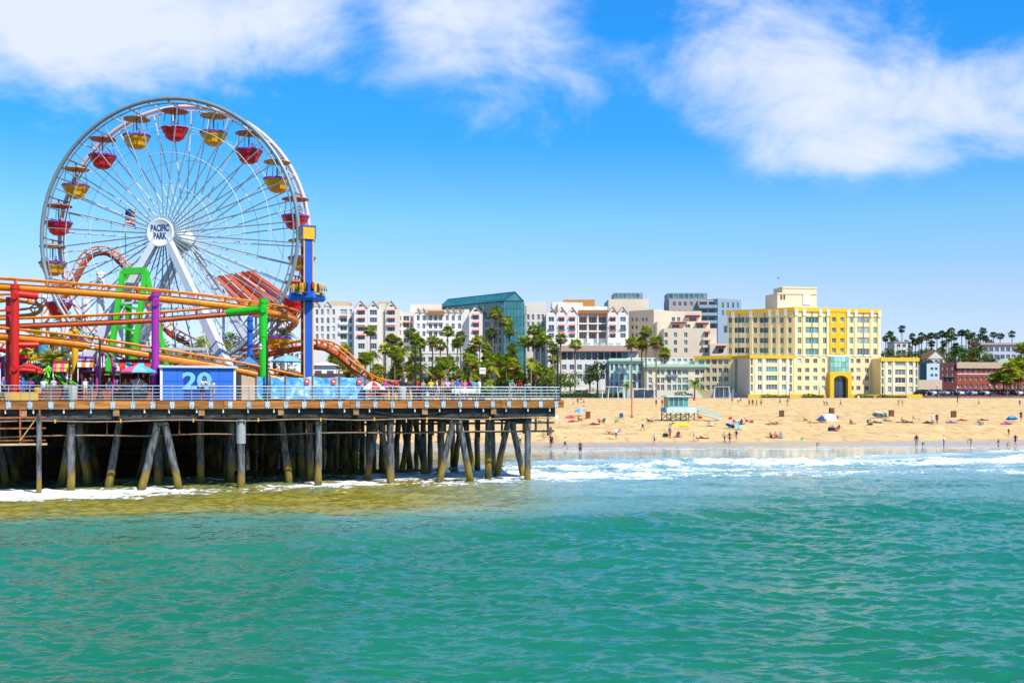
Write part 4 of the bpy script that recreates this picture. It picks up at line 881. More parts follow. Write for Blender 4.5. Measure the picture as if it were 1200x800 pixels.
# prize stalls between the rides, each with a striped awning
def stall(px0, px1, v, h, ca, cb2, wall, label):
    a, b_ = lx(px0, v), lx(px1, v); L_ = b_ - a; t = thing('prize_stall', label, 'stall', pw(a, v), PA); n = max(4, int(L_ / .45))
    for k in range(n):
        x0_, x1_ = L_ * k / n, L_ * (k + 1) / n - .005; q = MB(); q.prism([(x0_, -.7, h - .35), (x0_, -.7, h - .6), (x0_, -.66, h - .6), (x0_, .5, h), (x0_, .5, h + .05)], (x1_ - x0_, 0, 0)); q.build('awning_stripe', ca if k % 2 else cb2, t)
    q = MB(); q.box(0, .52, 0, L_, 2.6, h + .3); q.build('back_wall', wall, t)
    q = MB(); q.bbox(0, -.3, 0, L_, .2, 1.0, .03); q.build('counter', wall, t)
    for x in (.05, L_ - .05): q = MB(); q.strut((x, -.55, 0), (x, -.55, h - .36), .08); q.build('post', WHITE, t)
    g = random.Random(int(px0 * 3 + 50)); pm = [cpk, ccy, cyl_, cre, ctq, cor, cdb, cwh, GL]
    for k in range(int(L_ * 5)):
        q = MB(); x, z = g.uniform(.2, L_ - .2), g.uniform(1.2, h - .25); r_ = g.uniform(.14, .24); q.lathe([(0, -r_), (r_ * .8, -r_ * .6), (r_, 0), (r_ * .55, r_ * .5), (r_ * .6, r_ * .8), (r_ * .3, r_ * 1.3), (0, r_ * 1.4)], 8, (x, .36 - r_ * .2, z)); q.build('plush_prize', g.choice(pm), t)
stall(-28, 2, 6, 3.0, cre, cwh, M('stall_wall_blue', (.03, .12, .4), .7), 'prize stall with red and white awning left of the red column')
stall(62, 80, 7.5, 2.8, cyl_, cpk, M('stall_wall_maroon', (.25, .02, .03), .7), 'prize stall with yellow and pink awning behind the kiddie ride')
stall(91, 110, 9, 3.2, cor, cwh, M('stall_wall_purple', (.18, .03, .28), .7), 'prize stall with orange and white awning beside the yellow column')
stall(26, 46, 11, 2.7, cdb, cyl_, MATS['stall_wall_blue'], 'prize stall with blue and yellow awning behind the red parasol')
stall(140, 176, 8.5, 3.0, ctq, cre, MATS['stall_wall_maroon'], 'prize stall with turquoise and red awning behind the rainbow parasol')

# ---------------------------------------------------------------- buildings of the town
def glassm(name, c, rough=.12): return M(name, c, rough, var=.25, scale=.5, orand=.45, spec=.6)
G_DK = glassm('window_dark', (.035, .055, .075)); G_TL = glassm('window_teal', (.06, .22, .22)); G_BL = glassm('window_blue_grey', (.07, .11, .15)); G_LT = glassm('window_curtained', (.30, .36, .36), .25)
FRW = M('window_frame_white', (.70, .70, .68), .5); FRD = M('window_frame_dark', (.10, .11, .12), .5)
AWN = M('awning_salmon', (.62, .20, .13), .7, var=.1); AWD = M('awning_maroon', (.20, .015, .03), .7)
WM = {}
def window_mesh(w, h, fr, gl, nm, mid):
    k = (w, h, fr.name, gl.name, mid)
    if k in WM: return WM[k]
    b = MB(); t = min(.09, w * .09); X, Z = w / 2, h / 2
    b.box(-X, 0, -Z, -X + t, .1, Z); b.box(X - t, 0, -Z, X, .1, Z); b.box(-X + t, 0, -Z, X - t, .1, -Z + t); b.box(-X + t, 0, Z - t, X - t, .1, Z)
    for i in range(1, mid): x = -X + w * i / mid; b.box(x - t * .45, .01, -Z + t, x + t * .45, .09, Z - t)
    if h > 2.2: b.box(-X + t, .015, Z * .35, X - t, .085, Z * .35 + t * .8)
    f = b.mesh('window', fr); p = MB(); p.box(-X + t * .5, .05, -Z + t * .5, X - t * .5, .07, Z - t * .5); WM[k] = (f, p.mesh('pane', gl)); return WM[k]
class Wall:
    """an upright wall between two pixel columns at given distances, with real openings for its windows"""
    def __init__(s, bld, px0, px1, Y0, Y1, py_top, py_bot, mat, depth=None, name='wall', z_top=None, z_bot=None):
        s.b = bld; s.A = Vector(((px0 - CX) / F * Y0, Y0)); s.B = Vector(((px1 - CX) / F * Y1, Y1)); s.L = (s.B - s.A).length; s.d = (s.B - s.A) / s.L
        s.n = Vector((-s.d.y, s.d.x)); s.zt = EYE - (py_top - HY) / F * Y0 if z_top is None else z_top; s.zb = EYE - (py_bot - HY) / F * Y0 if z_bot is None else z_bot
        s.mat = mat; s.ops = []; s.name = name; s.depth = depth; s.ang = math.atan2(s.d.y, s.d.x)
    def u(s, px):
        t = (px - CX) / F; return (t * s.A.y - s.A.x) / (s.d.x - t * s.d.y)
    def z(s, py, px): return EYE - (py - HY) / F * (s.A.y + s.d.y * s.u(px))
    def win(s, px, py, w, h, gl=None, fr=None, mid=2, awn=None, rec=.22, sill=False):
        """w and h in pixels of the photograph"""
        Y = s.A.y + s.d.y * s.u(px); k = Y / F; u = s.u(px); W = round(w * k / s.d.x if abs(s.d.x) > .6 else w * k * 1.3, 1); Hh = round(h * k, 1); z = s.z(py, px)
        u0, u1, z0, z1 = u - W / 2, u + W / 2, z - Hh / 2, z + Hh / 2
        if u0 < .08 or u1 > s.L - .08 or z0 < s.zb + .05 or z1 > s.zt - .08 or W < .2: return
        for o in s.ops:
            if u0 < o[1] + .02 and u1 > o[0] - .02 and z0 < o[3] + .02 and z1 > o[2] - .02: return
        s.ops.append((u0, u1, z0, z1)); gl = gl or G_BL; fr = fr or FRW
        f, p = window_mesh(W, Hh, fr, gl, 'window', mid); c = s.A + s.d * u + s.n * rec
        o = place('window', f, s.b, (c.x, c.y, z), (0, 0, s.ang), world=True)
        place('pane', p, o)
        if awn:
            a = MB(); a.prism([(-W / 2 - .12, 0, 0), (-W / 2 - .12, -.75, -.45), (-W / 2 - .12, -.75, -.62), (-W / 2 - .12, 0, -.5)], (W + .24, 0, 0)); c2 = s.A + s.d * u - s.n * .01
            place('awning', a.mesh('awning', awn), s.b, (c2.x, c2.y, z1 + .25), (0, 0, s.ang), world=True)
        return (u, z)
    def grid(s, cols, rows, w, h, **k):
        for y in rows:
            for x in cols:
                x_, w_ = x if isinstance(x, tuple) else (x, w)
                kk = dict(k)
                if 'gls' in kk: g = kk.pop('gls'); kk['gl'] = random.choice(g)
                if w_ > 9 and 'mid' not in kk: kk['mid'] = 3 if w_ < 14 else 4
                s.win(x_, y, w_, h, **kk)
    def pt(s, u, z, inn=0.0): c = s.A + s.d * u + s.n * inn; return (c.x, c.y, z)
    def box(s, name, u0, u1, z0, z1, out0, out1, mat):
        """a block along the wall, from out0 to out1 metres in front of it"""
        b = MB(); pts = [s.pt(u0, z0, -out1), s.pt(u1, z0, -out1), s.pt(u1, z0, -out0), s.pt(u0, z0, -out0)]; b.prism(pts, (0, 0, z1 - z0)); me_ = b.mesh(name, mat); fix_normals(me_); return place(name, me_, s.b, world=True)
    def done(s, rec=.34):
        us = sorted({0, s.L, *[o[0] for o in s.ops], *[o[1] for o in s.ops]}); zs = sorted({s.zb, s.zt, *[o[2] for o in s.ops], *[o[3] for o in s.ops]})
        vs = [s.pt(u, z) for z in zs for u in us]; n = len(us); fs = []
        for j in range(len(zs) - 1):
            zc = (zs[j] + zs[j + 1]) / 2; row = [o for o in s.ops if o[2] < zc < o[3]]
            for i in range(n - 1):
                uc = (us[i] + us[i + 1]) / 2
                if any(o[0] < uc < o[1] for o in row): continue
                fs.append((j * n + i, j * n + i + 1, (j + 1) * n + i + 1, (j + 1) * n + i))
        b = MB(); b.add(vs, fs)
        for (u0, u1, z0, z1) in s.ops:
            f = [s.pt(u0, z0), s.pt(u1, z0), s.pt(u1, z1), s.pt(u0, z1)]; g = [s.pt(u0, z0, rec), s.pt(u1, z0, rec), s.pt(u1, z1, rec), s.pt(u0, z1, rec)]
            b.add(f + g, [(0, 4, 5, 1), (1, 5, 6, 2), (2, 6, 7, 3), (3, 7, 4, 0), (4, 7, 6, 5)])
        if s.depth:
            D = s.depth; b.add([s.pt(0, s.zb), s.pt(s.L, s.zb), s.pt(s.L, s.zb, D), s.pt(0, s.zb, D), s.pt(0, s.zt), s.pt(s.L, s.zt), s.pt(s.L, s.zt, D), s.pt(0, s.zt, D)], [(1, 2, 6, 5), (2, 3, 7, 6), (3, 0, 4, 7), (4, 5, 6, 7)])
        return b.build(s.name, s.mat, s.b, world=True)
def building(label, px, Y, cat='building', name='building'):
    x = (px - CX) / F * Y; return thing(name, label, cat, (x, Y, gz(x, Y) - .3))
def gable(w, u0, u1, rise, mat, roofmat, deep=9.0, out=.0, arch=True):
    """gable end standing on a wall, with its ridged roof running back"""
    b = MB(); um = (u0 + u1) / 2; z = w.zt
    a, c, p = w.pt(u0, z, -out), w.pt(u1, z, -out), w.pt(um, z + rise, -out); back = Vector((w.n.x, w.n.y, 0)) * deep
    b.prism([a, c, p], back); me_ = b.mesh('gable', mat); fix_normals(me_); g = place('gable', me_, w.b, world=True)
    for s0, s1 in ((a, p), (p, c)):
        s0, s1 = Vector(s0), Vector(s1); e = (s0 - s1).normalized() * .3; q = MB(); up = Vector((0, 0, .16)); f = -Vector((w.n.x, w.n.y, 0)) * .35
        q0, q1 = (s0 + e, s1) if s0.z < s1.z else (s0, s1 - e)
        q.prism([q0 + f + Vector((0, 0, .02)), q1 + f + Vector((0, 0, .02)), q1 + f + up, q0 + f + up], back - f); m2 = q.mesh('roof_slope', roofmat); fix_normals(m2); place('roof_slope', m2, w.b, world=True)
    if arch:
        r_ = (u1 - u0) * .17; q = MB(); pts = [w.pt(um + r_ * math.cos(t), z + rise * .18 + r_ * math.sin(t), -out - .06) for t in np.linspace(0, math.pi, 9)]; q.prism(pts, Vector((w.n.x, w.n.y, 0)) * .05); place('lunette', q.mesh('lunette', G_DK), w.b, world=True)

# ---- white gabled hotel, its wings and the glass atrium
WH = M('stucco_white', (.80, .745, .67), .8, var=.05, scale=.15); WH2 = M('stucco_cream', (.74, .67, .56), .8, var=.05, scale=.15); TAN = M('roof_tan', (.55, .40, .26), .8, var=.12); BRN = M('roof_rust', (.34, .15, .06), .8, var=.2); PINK = M('roof_pink_tile', (.55, .34, .27), .8, var=.1)
hotel = building('white gabled hotel wing rising behind the drop tower', 415, 400, 'hotel', 'hotel')
ZB = 5.5
w = Wall(hotel, 355, 414.6, 400, 400, 358.5, 0, WH, 16, z_bot=ZB)
w.grid([358.5, 364.8, 371.4, 377.5, 384.4, 390.9, (402.6, 8), 411], [365.5, 375.5, 385.2, 394.4, 404], 3.4, 6.6, gls=[G_BL, G_DK, G_BL, G_LT], sill=True)
for px in (371.4, 384.4): gable(w, w.u(px) - 1.3, w.u(px) + 1.3, 1.5, WH, TAN, 6, .25, False)
for py in (380.2, 390): w.box('balcony_slab', w.u(397.5), w.u(408), w.z(py, 400) - .15, w.z(py, 400) + .9, 0.002, .7, WH)
w.box('awning', w.u(398.5), w.u(407), w.z(371, 400), w.z(369.6, 400), .002, .8, AWN)
w.done()
for c, x0, x1 in ((423.4, 414.8, 430.4), (437.4, 430.6, 444.2), (458.5, 451.6, 465.2)):
    w = Wall(hotel, x0, x1, 397, 397, 360.5, 0, WH2 if c > 450 else WH, 19, z_bot=ZB)
    w.grid([(c, 8.6)], [366, 375, 385, 395], 8.6, 6, gl=G_BL, mid=3, awn=AWN if c != 437.4 else None); w.grid([(c, 8)], [405.5, 416], 8, 6.4, gl=G_DK, mid=3)
    w.done(); gable(w, .2, w.L - .2, 2.5, WH, TAN, 14)
    w.box('balcony_slab', w.u(c - 5), w.u(c + 5), w.z(380.6, c) - .1, w.z(380.6, c) + .35, .002, .6, WH)
w = Wall(hotel, 444.3, 451.5, 398, 398, 355.8, 0, WH2, 17, z_bot=ZB); w.done()
w = Wall(hotel, 386, 408, 410, 410, 353, 0, TAN, 10, z_bot=22, name='roof_block'); w.done()
w = Wall(hotel, 443, 453, 404, 404, 353, 0, TAN, 8, z_bot=24, name='roof_block'); w.done()

hot2 = building('recessed middle wing of the white hotel with rust coloured roof', 500, 404, 'hotel', 'hotel')
w = Wall(hot2, 465.4, 484.6, 408, 408, 366, 0, WH2, 14, z_bot=ZB); w.grid([(468.5, 3), (476, 7), (482, 2.6)], [373, 381, 389.5, 398.5, 408], 3, 5.6, gls=[G_DK, G_BL]); w.box('awning', w.u(472), w.u(480), w.z(378, 476), w.z(377, 476), .002, .7, AWN); w.done()
w = Wall(hot2, 484.8, 543.6, 404, 404, 366.2, 0, WH, 14, z_bot=ZB)
w.grid([490, 496.6, (504.4, 4), (510.5, 4), (516.5, 4), 524, 531, 538.4], [372.5, 382, 391, 400.5, 410], 3.5, 6, gls=[G_DK, G_BL, G_BL, G_LT]); w.done()
for px in (490, 496.6, 524, 531, 538.4): gable(w, w.u(px) - .95, w.u(px) + .95, 1.6, WH, TAN, 6, .3)
w.box('rust_canopy', w.u(501.5), w.u(520.5), w.zt - .9, w.zt + .5, .01, 1.2, BRN)
for py in (377.5, 386.6, 396): w.box('balcony_slab', w.u(501.5), w.u(520), w.z(py, 510) - .12, w.z(py, 510) + .5, .002, .8, WH)
w = Wall(hot2, 481, 517, 416, 416, 356.4, 0, WH2, 10, z_bot=25, name='roof_block'); w.done()
w = Wall(hot2, 490, 543, 409, 409, 362.6, 0, TAN, 6, z_bot=30, name='roof_block'); w.done()
w = Wall(hot2, 543.8, 549.6, 404, 404, 362.4, 0, WH, 14, z_bot=ZB); w.done()
w = Wall(hot2, 549.7, 565.4, 401, 401, 366, 0, WH, 17, z_bot=ZB); w.grid([(557.6, 7.4)], [371.5, 380.6, 389.6, 399, 409], 7.4, 6, gl=G_BL, mid=3, awn=AWN); w.done(); gable(w, .2, w.L - .2, 2.4, WH, TAN, 10)
w = Wall(hot2, 565.5, 589.4, 404, 404, 359.8, 0, WH2, 14, z_bot=ZB); w.grid([570, 573.6, (581, 4), 586.2], [370.5, 380.2, 389.6, 399, 409], 2.8, 7, gls=[G_DK, G_BL]); w.done()
# low white garden wing in front of the palms
w = Wall(hot2, 466, 560, 392, 392, 414, 0, WH, 9, z_bot=ZB); w.grid([x for x in range(472, 558, 8)], [421, 432, 445], 4.5, 6, gls=[G_DK, G_BL]); w.box('terrace_rail', .3, w.L - .3, w.zt - .1, w.zt + .7, .002, .15, WH); w.done()

atr = building('tall teal glass atrium with a pitched glass roof', 603, 396, 'atrium', 'glass_atrium')
GT = M('atrium_glass', (.03, .20, .21), .08, var=.2, scale=.2, orand=.18, spec=.8); GF = M('atrium_frame', (.05, .10, .12), .4, metal=.3)
def panes(A, B, z0, z1, nu, nz, fr=.06):
    """a glazed wall: every pane a piece, mullions between"""
    A = Vector(A); B = Vector(B); d = (B - A); L = d.length; d = d / L; ang = math.atan2(d.y, d.x); wu, wz = L / nu, (z1 - z0) / nz
    b = MB(); b.box(-wu / 2 + fr, 0, -wz / 2 + fr, wu / 2 - fr, .05, wz / 2 - fr); me_ = b.mesh('pane', GT)
    for i in range(nu):
        for j in range(nz): c = A + d * (wu * (i + .5)); place('pane', me_, atr, (c.x, c.y, z0 + wz * (j + .5)), (R(random.uniform(-.5, .5)), 0, ang + R(random.uniform(-.4, .4))), world=True)
    n = Vector((-d.y, d.x)) * .12
    for i in range(nu + 1): c = A + d * (wu * i); m_ = MB(); m_.strut((c.x + n.x, c.y + n.y, z0), (c.x + n.x, c.y + n.y, z1), .14, .3, up=(d.x, d.y, 0)); m_.build('mullion', GF, atr, world=True)
    for j in range(nz + 1):
        a, c = A + n, B + n; m_ = MB(); m_.strut((a.x, a.y, z0 + wz * j), (c.x, c.y, z0 + wz * j), .3, .12); m_.build('transom', GF, atr, world=True)
def px2(px, Y): return ((px - CX) / F * Y, Y)
zE = P(0, 352.5, 394).z
panes(px2(590, 394), px2(613.5, 394), 6.5, zE, 6, 12)
panes(px2(613.6, 394.5), px2(617, 400), 6.5, P(0, 358, 396).z, 2, 12)
panes(px2(566, 414), px2(589.9, 394.2), zE - 3, zE, 8, 1)
rid = P(603.5, 342, 394); rl = Vector(px2(525, 426) + (rid.z + .2,)); el = Vector(px2(590, 394) + (zE,)); er = Vector(px2(613.5, 394) + (zE,)); bl_ = Vector(px2(515, 424) + (zE + .2,)); br_ = Vector(px2(545, 432) + (zE + .2,))
b = MB(); b.add([el, er, rid], [(0, 1, 2)]); b.build('gable_pane', GT, atr, world=True)
for a, c, nn_ in ((el, bl_, 14), (br_, er, 14)):
    t0, t1 = (rid, rl) if a is el else (rl, rid)
    for i in range(nn_):
        f0, f1 = i / nn_ + .004, (i + 1) / nn_ - .004
        for g0, g1 in ((.005, .33), (.335, .66), (.665, .995)):
            q = lambda f, g: a.lerp(c, f).lerp(t0.lerp(t1, f), g); m_ = MB(); m_.prism([q(f0, g0), q(f1, g0), q(f1, g1), q(f0, g1)], (0, 0, -.06)); m_.build('roof_pane', GT, atr, world=True)
for a, c in ((el, rid), (rid, er), (rid, rl), (el, bl_), (el, er), (bl_, rl)): m_ = MB(); m_.strut(a, c, .3); m_.build('roof_beam', GF, atr, world=True)
b = MB(); b.add([bl_, rl, br_], [(0, 1, 2)]); b.build('gable_pane', GT, atr, world=True)
b = MB(); b.prism([bl_ + Vector((.6, 0, -.2)), el + Vector((.6, .4, -.2)), er + Vector((-.4, .4, -.2)), br_ + Vector((0, 0, -.2))], (0, 0, -5.0)); m_ = b.mesh('glazed_hall', GT); fix_normals(m_); place('glazed_hall', m_, atr, world=True)
b = MB(); b.box(px2(592, 396)[0], 396.5, 5.5, px2(612, 396)[0], 410, zE - 1); b.build('core', M('atrium_core', (.03, .05, .06), .6), atr, world=True)

hot3 = building('white hotel wing with six gables and salmon awnings', 690, 400, 'hotel', 'hotel')
w = Wall(hot3, 614.5, 640, 403, 403, 354, 0, WH2, 14, z_bot=ZB); w.grid([619, 624.4, 631, 636], [371.5, 380.3, 389.8, 399, 409], 3, 6.4, gls=[G_DK, G_BL]); w.done()
for c in (646, 658.2, 670.6, 718.2, 730):
    w = Wall(hot3, c - 6, c + 6, 398, 398, 367, 0, WH, 16, z_bot=ZB); w.grid([(c, 6.6)], [374, 383.4, 393], 6.6, 5.6, gl=G_BL, mid=2, awn=AWN if c not in (646, 730) else None); w.done(); gable(w, .15, w.L - .15, 2.3, WH, TAN, 10)
    w.box('balcony_rail', w.u(c - 4), w.u(c + 4), w.z(386.6, c), w.z(385.8, c), .002, .5, FRD)
w = Wall(hot3, 676.8, 712, 402, 402, 367, 0, WH, 12, z_bot=ZB); w.grid([(682.7, 8), (694.4, 8), (706, 8)], [375.5, 384, 393.4], 8, 6, gl=G_DK, mid=3, awn=AWN); w.done()
w.box('rust_canopy', .1, w.L - .1, w.zt - .2, w.zt + 1.0, .01, 2.2, BRN)
for py in (379.8, 388.6): w.box('balcony_slab', .1, w.L - .1, w.z(py, 695) - .12, w.z(py, 695) + .35, .002, 1.6, WH)
for px in (677.6, 688.6, 700.2, 711): w.box('pier_wall', w.u(px) - .2 if px > 678 else .02, w.u(px) + .2 if px < 711 else w.L - .02, w.zb, w.zt - .25, .003, 1.5, WH)
w = Wall(hot3, 647, 664, 412, 412, 354, 0, WH2, 10, z_bot=30, name='roof_block'); w.done(); w = Wall(hot3, 654, 683, 408, 408, 354.5, 0, WH, 8, z_bot=30, name='roof_block'); w.done()
w = Wall(hot3, 661, 697, 414, 414, 351, 0, M('rust_orange', (.50, .20, .03), .7, var=.2), 8, z_bot=30, name='roof_block'); w.done(); w = Wall(hot3, 683.5, 712, 410, 410, 359, 0, WH2, 8, z_bot=30, name='roof_block'); w.done()
w = Wall(hot3, 640, 748, 392, 392, 404.5, 0, WH, 9, z_bot=ZB); w.grid([(661 + 7.2 * k, 6.4) for k in range(11)], [417], 6.4, 9, gls=[G_DK, G_TL], fr=FRD, mid=2); w.grid([643 + 9 * k for k in range(8)], [430, 441], 5.5, 6, gls=[G_DK, G_BL]); w.done()
w.box('pink_roof', w.u(655), w.L + .3, w.z(411.6, 700), w.z(405, 700), .003, 1.6, PINK)
for k in range(7): w.box('planter_glass', w.u(668 + 9 * k), w.u(674 + 9 * k), w.zt + .01, w.zt + .9, -.6, -.4, M('green_glass', (.35, .55, .45), .2))

# ---- beige stepped apartments
BE = M('stucco_beige', (.70, .54, .36), .85, var=.06, scale=.12); BE2 = M('stucco_sand', (.74, .61, .44), .85, var=.06, scale=.12); GREY = M('penthouse_grey', (.22, .27, .30), .5, var=.1)
apt = building('beige stepped apartment block with maroon terrace awnings', 790, 405, 'apartments', 'apartment_block')
w = Wall(apt, 713, 760, 432, 432, 350.5, 0, BE2, 20, z_bot=ZB); w.done(); w = Wall(apt, 719.7, 753.4, 436, 436, 343, 0, GREY, 12, z_bot=30, name='roof_block'); w.grid([722 + 5 * k for k in range(7)], [346.6], 3.6, 4.4, gl=G_TL, fr=FRD, mid=1); w.done()
w = Wall(apt, 737, 766, 418, 410, 364.5, 0, BE, 18, z_bot=ZB); w.grid([741, 745.8, 753.4, 757.6], [374.2, 383.4, 392.4, 401.5, 410], 2.5, 4.4, gls=[G_DK, G_BL]); w.done()  # left wall: its shade is put into the darker beige
w = Wall(apt, 766.2, 822, 410, 410, 364.3, 0, BE2, 18, z_bot=ZB); w.grid([(789, 4), (795.2, 4), (812, 8)], [374], 4, 5, gls=[G_BL]); w.done(); w.box('terrace_awning', w.u(803), w.u(819.5), w.z(371.6, 810), w.z(369.6, 810), .002, 2.0, AWD)
w = Wall(apt, 770, 832, 405, 405, 376.4, 0, BE2, 5, z_bot=ZB, name='terrace_wall'); w.grid([(792, 9), (806, 6), (820, 8)], [382], 6, 4.4, gl=G_DK); w.done(); w.box('terrace_awning', w.u(786), w.u(804), w.z(379, 795), w.z(377.6, 795), .002, 2.2, AWD); w.box('terrace_awning', w.u(815), w.u(829.5), w.z(380, 820), w.z(378.4, 820), .002, 2.0, AWD)
w = Wall(apt, 778, 840, 398, 398, 384.6, 0, BE2, 7, z_bot=ZB, name='lower_wall'); w.grid([780.5, (791.5, 4), (803.6, 4), (828, 4)], [392.3, 401.2, 410.4], 4, 5.6, gls=[G_TL, G_BL, G_DK]); w.done()
for py in (397, 405.6): w.box('balcony', w.u(823), w.u(833), w.z(py, 828) - .5, w.z(py, 828) + .3, .002, 1.2, BE2)
w.box('awning', w.u(825), w.u(832), w.z(389.4, 828), w.z(388, 828), .002, 1.2, AWN)
w = Wall(apt, 832, 852, 395, 395, 402.5, 0, BE2, 8, z_bot=ZB, name='step_wall'); w.grid([(845, 6)], [411], 6, 5, gl=G_DK); w.done(); w.box('terrace_awning', w.u(839), w.u(850), w.z(406.6, 845), w.z(405, 845), .002, 1.5, AWD)

# ---- grey modern block behind
GB = M('grey_panel', (.30, .37, .43), .4, var=.06); GBE = M('grey_beige', (.42, .37, .33), .8, var=.06)
mod = building('grey blue modern apartment block with glass balconies', 830, 470, 'apartments', 'apartment_block')
w = Wall(mod, 783, 829, 478, 478, 343.2, 0, GREY, 12, z_bot=36, name='penthouse'); w.grid([786 + 6 * k for k in range(7)], [347], 4.4, 4.6, gl=G_TL, fr=FRD, mid=1); w.done()
w = Wall(mod, 784, 818, 472, 472, 350.4, 0, GBE, 16, z_bot=ZB); w.grid([790, 796.5, 803, 810], [356, 366, 375], 3.6, 5, gls=[G_DK, G_BL]); w.done()
w = Wall(mod, 818.1, 841, 470, 470, 351.5, 0, GBE, 16, z_bot=ZB); w.grid([(824, 9), (835, 9)], [356.5, 365.5, 374.5, 383.5], 9, 6, gl=G_DK, fr=FRD); w.done()
for py in (360.6, 369.6, 378.6): w.box('glass_balcony', w.u(818.6), w.u(841), w.z(py, 830) - .15, w.z(py, 830) + 1.1, .003, 1.8, M('balcony_glass', (.30, .40, .44), .15))
w = Wall(mod, 841.1, 868.5, 468, 474, 349.6, 0, GB, 18, z_bot=ZB); w.grid([(847, 2.4), (853, 2.4), (859, 2.4), (864.5, 2.4)], [357.5, 366.5], 2.4, 6, gl=G_TL, fr=FRD, mid=1); w.grid([(855, 15)], [386], 15, 8, gl=G_DK, fr=FRD); w.done()

# ---- small green roofed inn by the beach
inn = building('low cream and pale green inn with a green metal roof by the beach', 775, 345, 'hotel', 'inn')
PG = M('pale_green_wall', (.50, .62, .55), .8, var=.06); CRM = M('inn_cream', (.76, .68, .48), .8, var=.05); GRF = M('green_metal_roof', (.38, .62, .45), .5, var=.08); 
w = Wall(inn, 714, 755.5, 347, 347, 423, 0, PG, 14, z_bot=6.0); w.grid([(717, 3), (722.5, 4), (728.5, 4.5), (735, 4), (743, 4.5), (750, 4)], [430, 441.5, 451], 4, 8.2, gls=[G_TL, G_BL], mid=1); w.done(); w.box('roof_band', -.4, w.L - .02, w.zt, w.zt + .5, -5, .8, GRF)
w.box('parapet', .3, w.L - .3, w.zt + .5, w.zt + 1.0, -6, -4, PG)
w = Wall(inn, 755.6, 834, 345, 345, 430, 0, CRM, 14, z_bot=6.0); w.grid([(762, 4), (771, 4.2), (776.4, 4.2), (784, 4.6), (790.4, 4.6), (796, 4), (803, 7), (817, 5), (823, 5), (830, 4)], [436, 445.5, 454], 4, 6.6, gls=[G_TL, G_BL, G_DK, G_LT]); w.done(); w.box('green_roof', -.5, w.L + .9, w.zt, w.zt + .9, -6, 1.0, GRF)
w.box('blue_balcony', w.u(781), w.u(794), w.z(441.2, 787), w.z(439, 787), .004, .7, M('rail_blue', (.2, .28, .36), .5))
for px in (772, 786, 800, 812, 826): w.box('roof_planter', w.u(px) - .8, w.u(px) + .8, w.zt + .91, w.zt + 1.9, -3, -2, WH2)
w = Wall(inn, 735, 830, 352, 352, 419, 0, WH2, 8, z_bot=14, name='roof_terrace'); w.grid([740 + 7 * k for k in range(12)], [422], 4.4, 3.8, gls=[G_TL, G_LT]); w.done()

# ---- yellow hotel
YC = M('stucco_yellow', (.82, .66, .34), .8, var=.04, scale=.12); YD = M('trim_gold', (.78, .47, .015), .7, var=.06); YW = M('pilaster_pale', (.78, .74, .66), .8)
yh = building('tall pale yellow hotel with golden cornice and a golden entrance arch', 950, 342, 'hotel', 'beach_hotel')
yl = Wall(yh, 852.5, 930, 351, 338, 364, 0, YC, None, z_top=P(0, 361, 338).z, z_bot=6)
yl.grid([855.8, (866, 11), 875.6, 885, (896.3, 11), 906.8, 916, 925.4], [374.8, 386.8, 398.8, 410.4], 3.5, 6.6, gls=[G_TL, G_TL, G_BL, G_DK]); yl.done()
yr = Wall(yh, 930.1, 1032, 338, 345.8, 361, 0, YC, None, z_bot=6)
yr.grid([(937, 5), (951.3, 16.5), (966.5, 4.5), (997.4, 5), (1011.6, 15.5), (1025.6, 4.6)], [374.6, 386.6, 399, 412], 5, 7.4, gls=[G_TL, G_TL, G_LT, G_BL])
yr.grid([(977, 4), (986.6, 4)], [374.4, 386.8, 399, 410.6], 4, 5.4, gls=[G_TL, G_DK])
yr.grid([(937, 5), (946, 5), (955.5, 5), (965, 4), (998.5, 4), (1006, 5), (1016, 5), (1026, 4.6)], [422.8, 433.6, 443, 454.6], 5, 5.4, gls=[G_TL, G_LT, G_BL, G_DK]); yr.done()
P1, P2, P3 = yl.pt(0, 0), yr.pt(0, 0), yr.pt(yr.L, 0)
b = MB(); zt = yr.zt; k1, k2 = (P1[0] + 30, P1[1] + 26), (P3[0] - 8, P3[1] + 26)
plan = [(P1[0], P1[1]), (P2[0], P2[1]), (P3[0], P3[1]), k2, k1]; b.add([(x, y, zt - .004) for x, y in plan] + [(x, y, 6) for x, y in plan], [(0, 1, 2, 3, 4), (2, 7, 8, 3), (3, 8, 9, 4), (4, 9, 5, 0)]); b.build('roof', YC, yh, world=True)
for w in (yl, yr): w.box('cornice', -.3 if w is yl else .02, w.L + .25, w.zt - .9, w.zt + .25, .002, .45, YD)
yr.box('accent_panel', yr.u(972.3), yr.u(974.2), yr.z(415, 980), yr.zt - .95, .003, .3, YD); yr.box('accent_panel', yr.u(989.2), yr.u(991), yr.z(415, 980), yr.zt - .95, .003, .3, YD); yr.box('accent_panel', yr.u(979.4), yr.u(984.2), yr.z(415, 980), yr.zt - .95, .003, .3, YD)
for py0, py1 in ((371.4, 363), (383.8, 377.4), (396, 389.8), (407.6, 402), (415, 413.6)): yr.box('accent_panel', yr.u(974.25), yr.u(989.1), yr.z(py0, 980), yr.z(py1, 980), .004, .25, YD)
for w, cols in ((yl, (859.5, 880.2, 902.4, 911.4, 921)), (yr, (932.5, 942, 961, 970, 993.6, 1002.4, 1021, 1030))):
    for px in cols: w.box('pilaster', w.u(px) - .45, w.u(px) + .45, (w.z(418, px)), w.zt - .95, .003, .22, YC); w.box('pilaster_cap', w.u(px) - .5, w.u(px) + .5, w.zt - 2.2, w.zt - .2, .23, .5, YW)
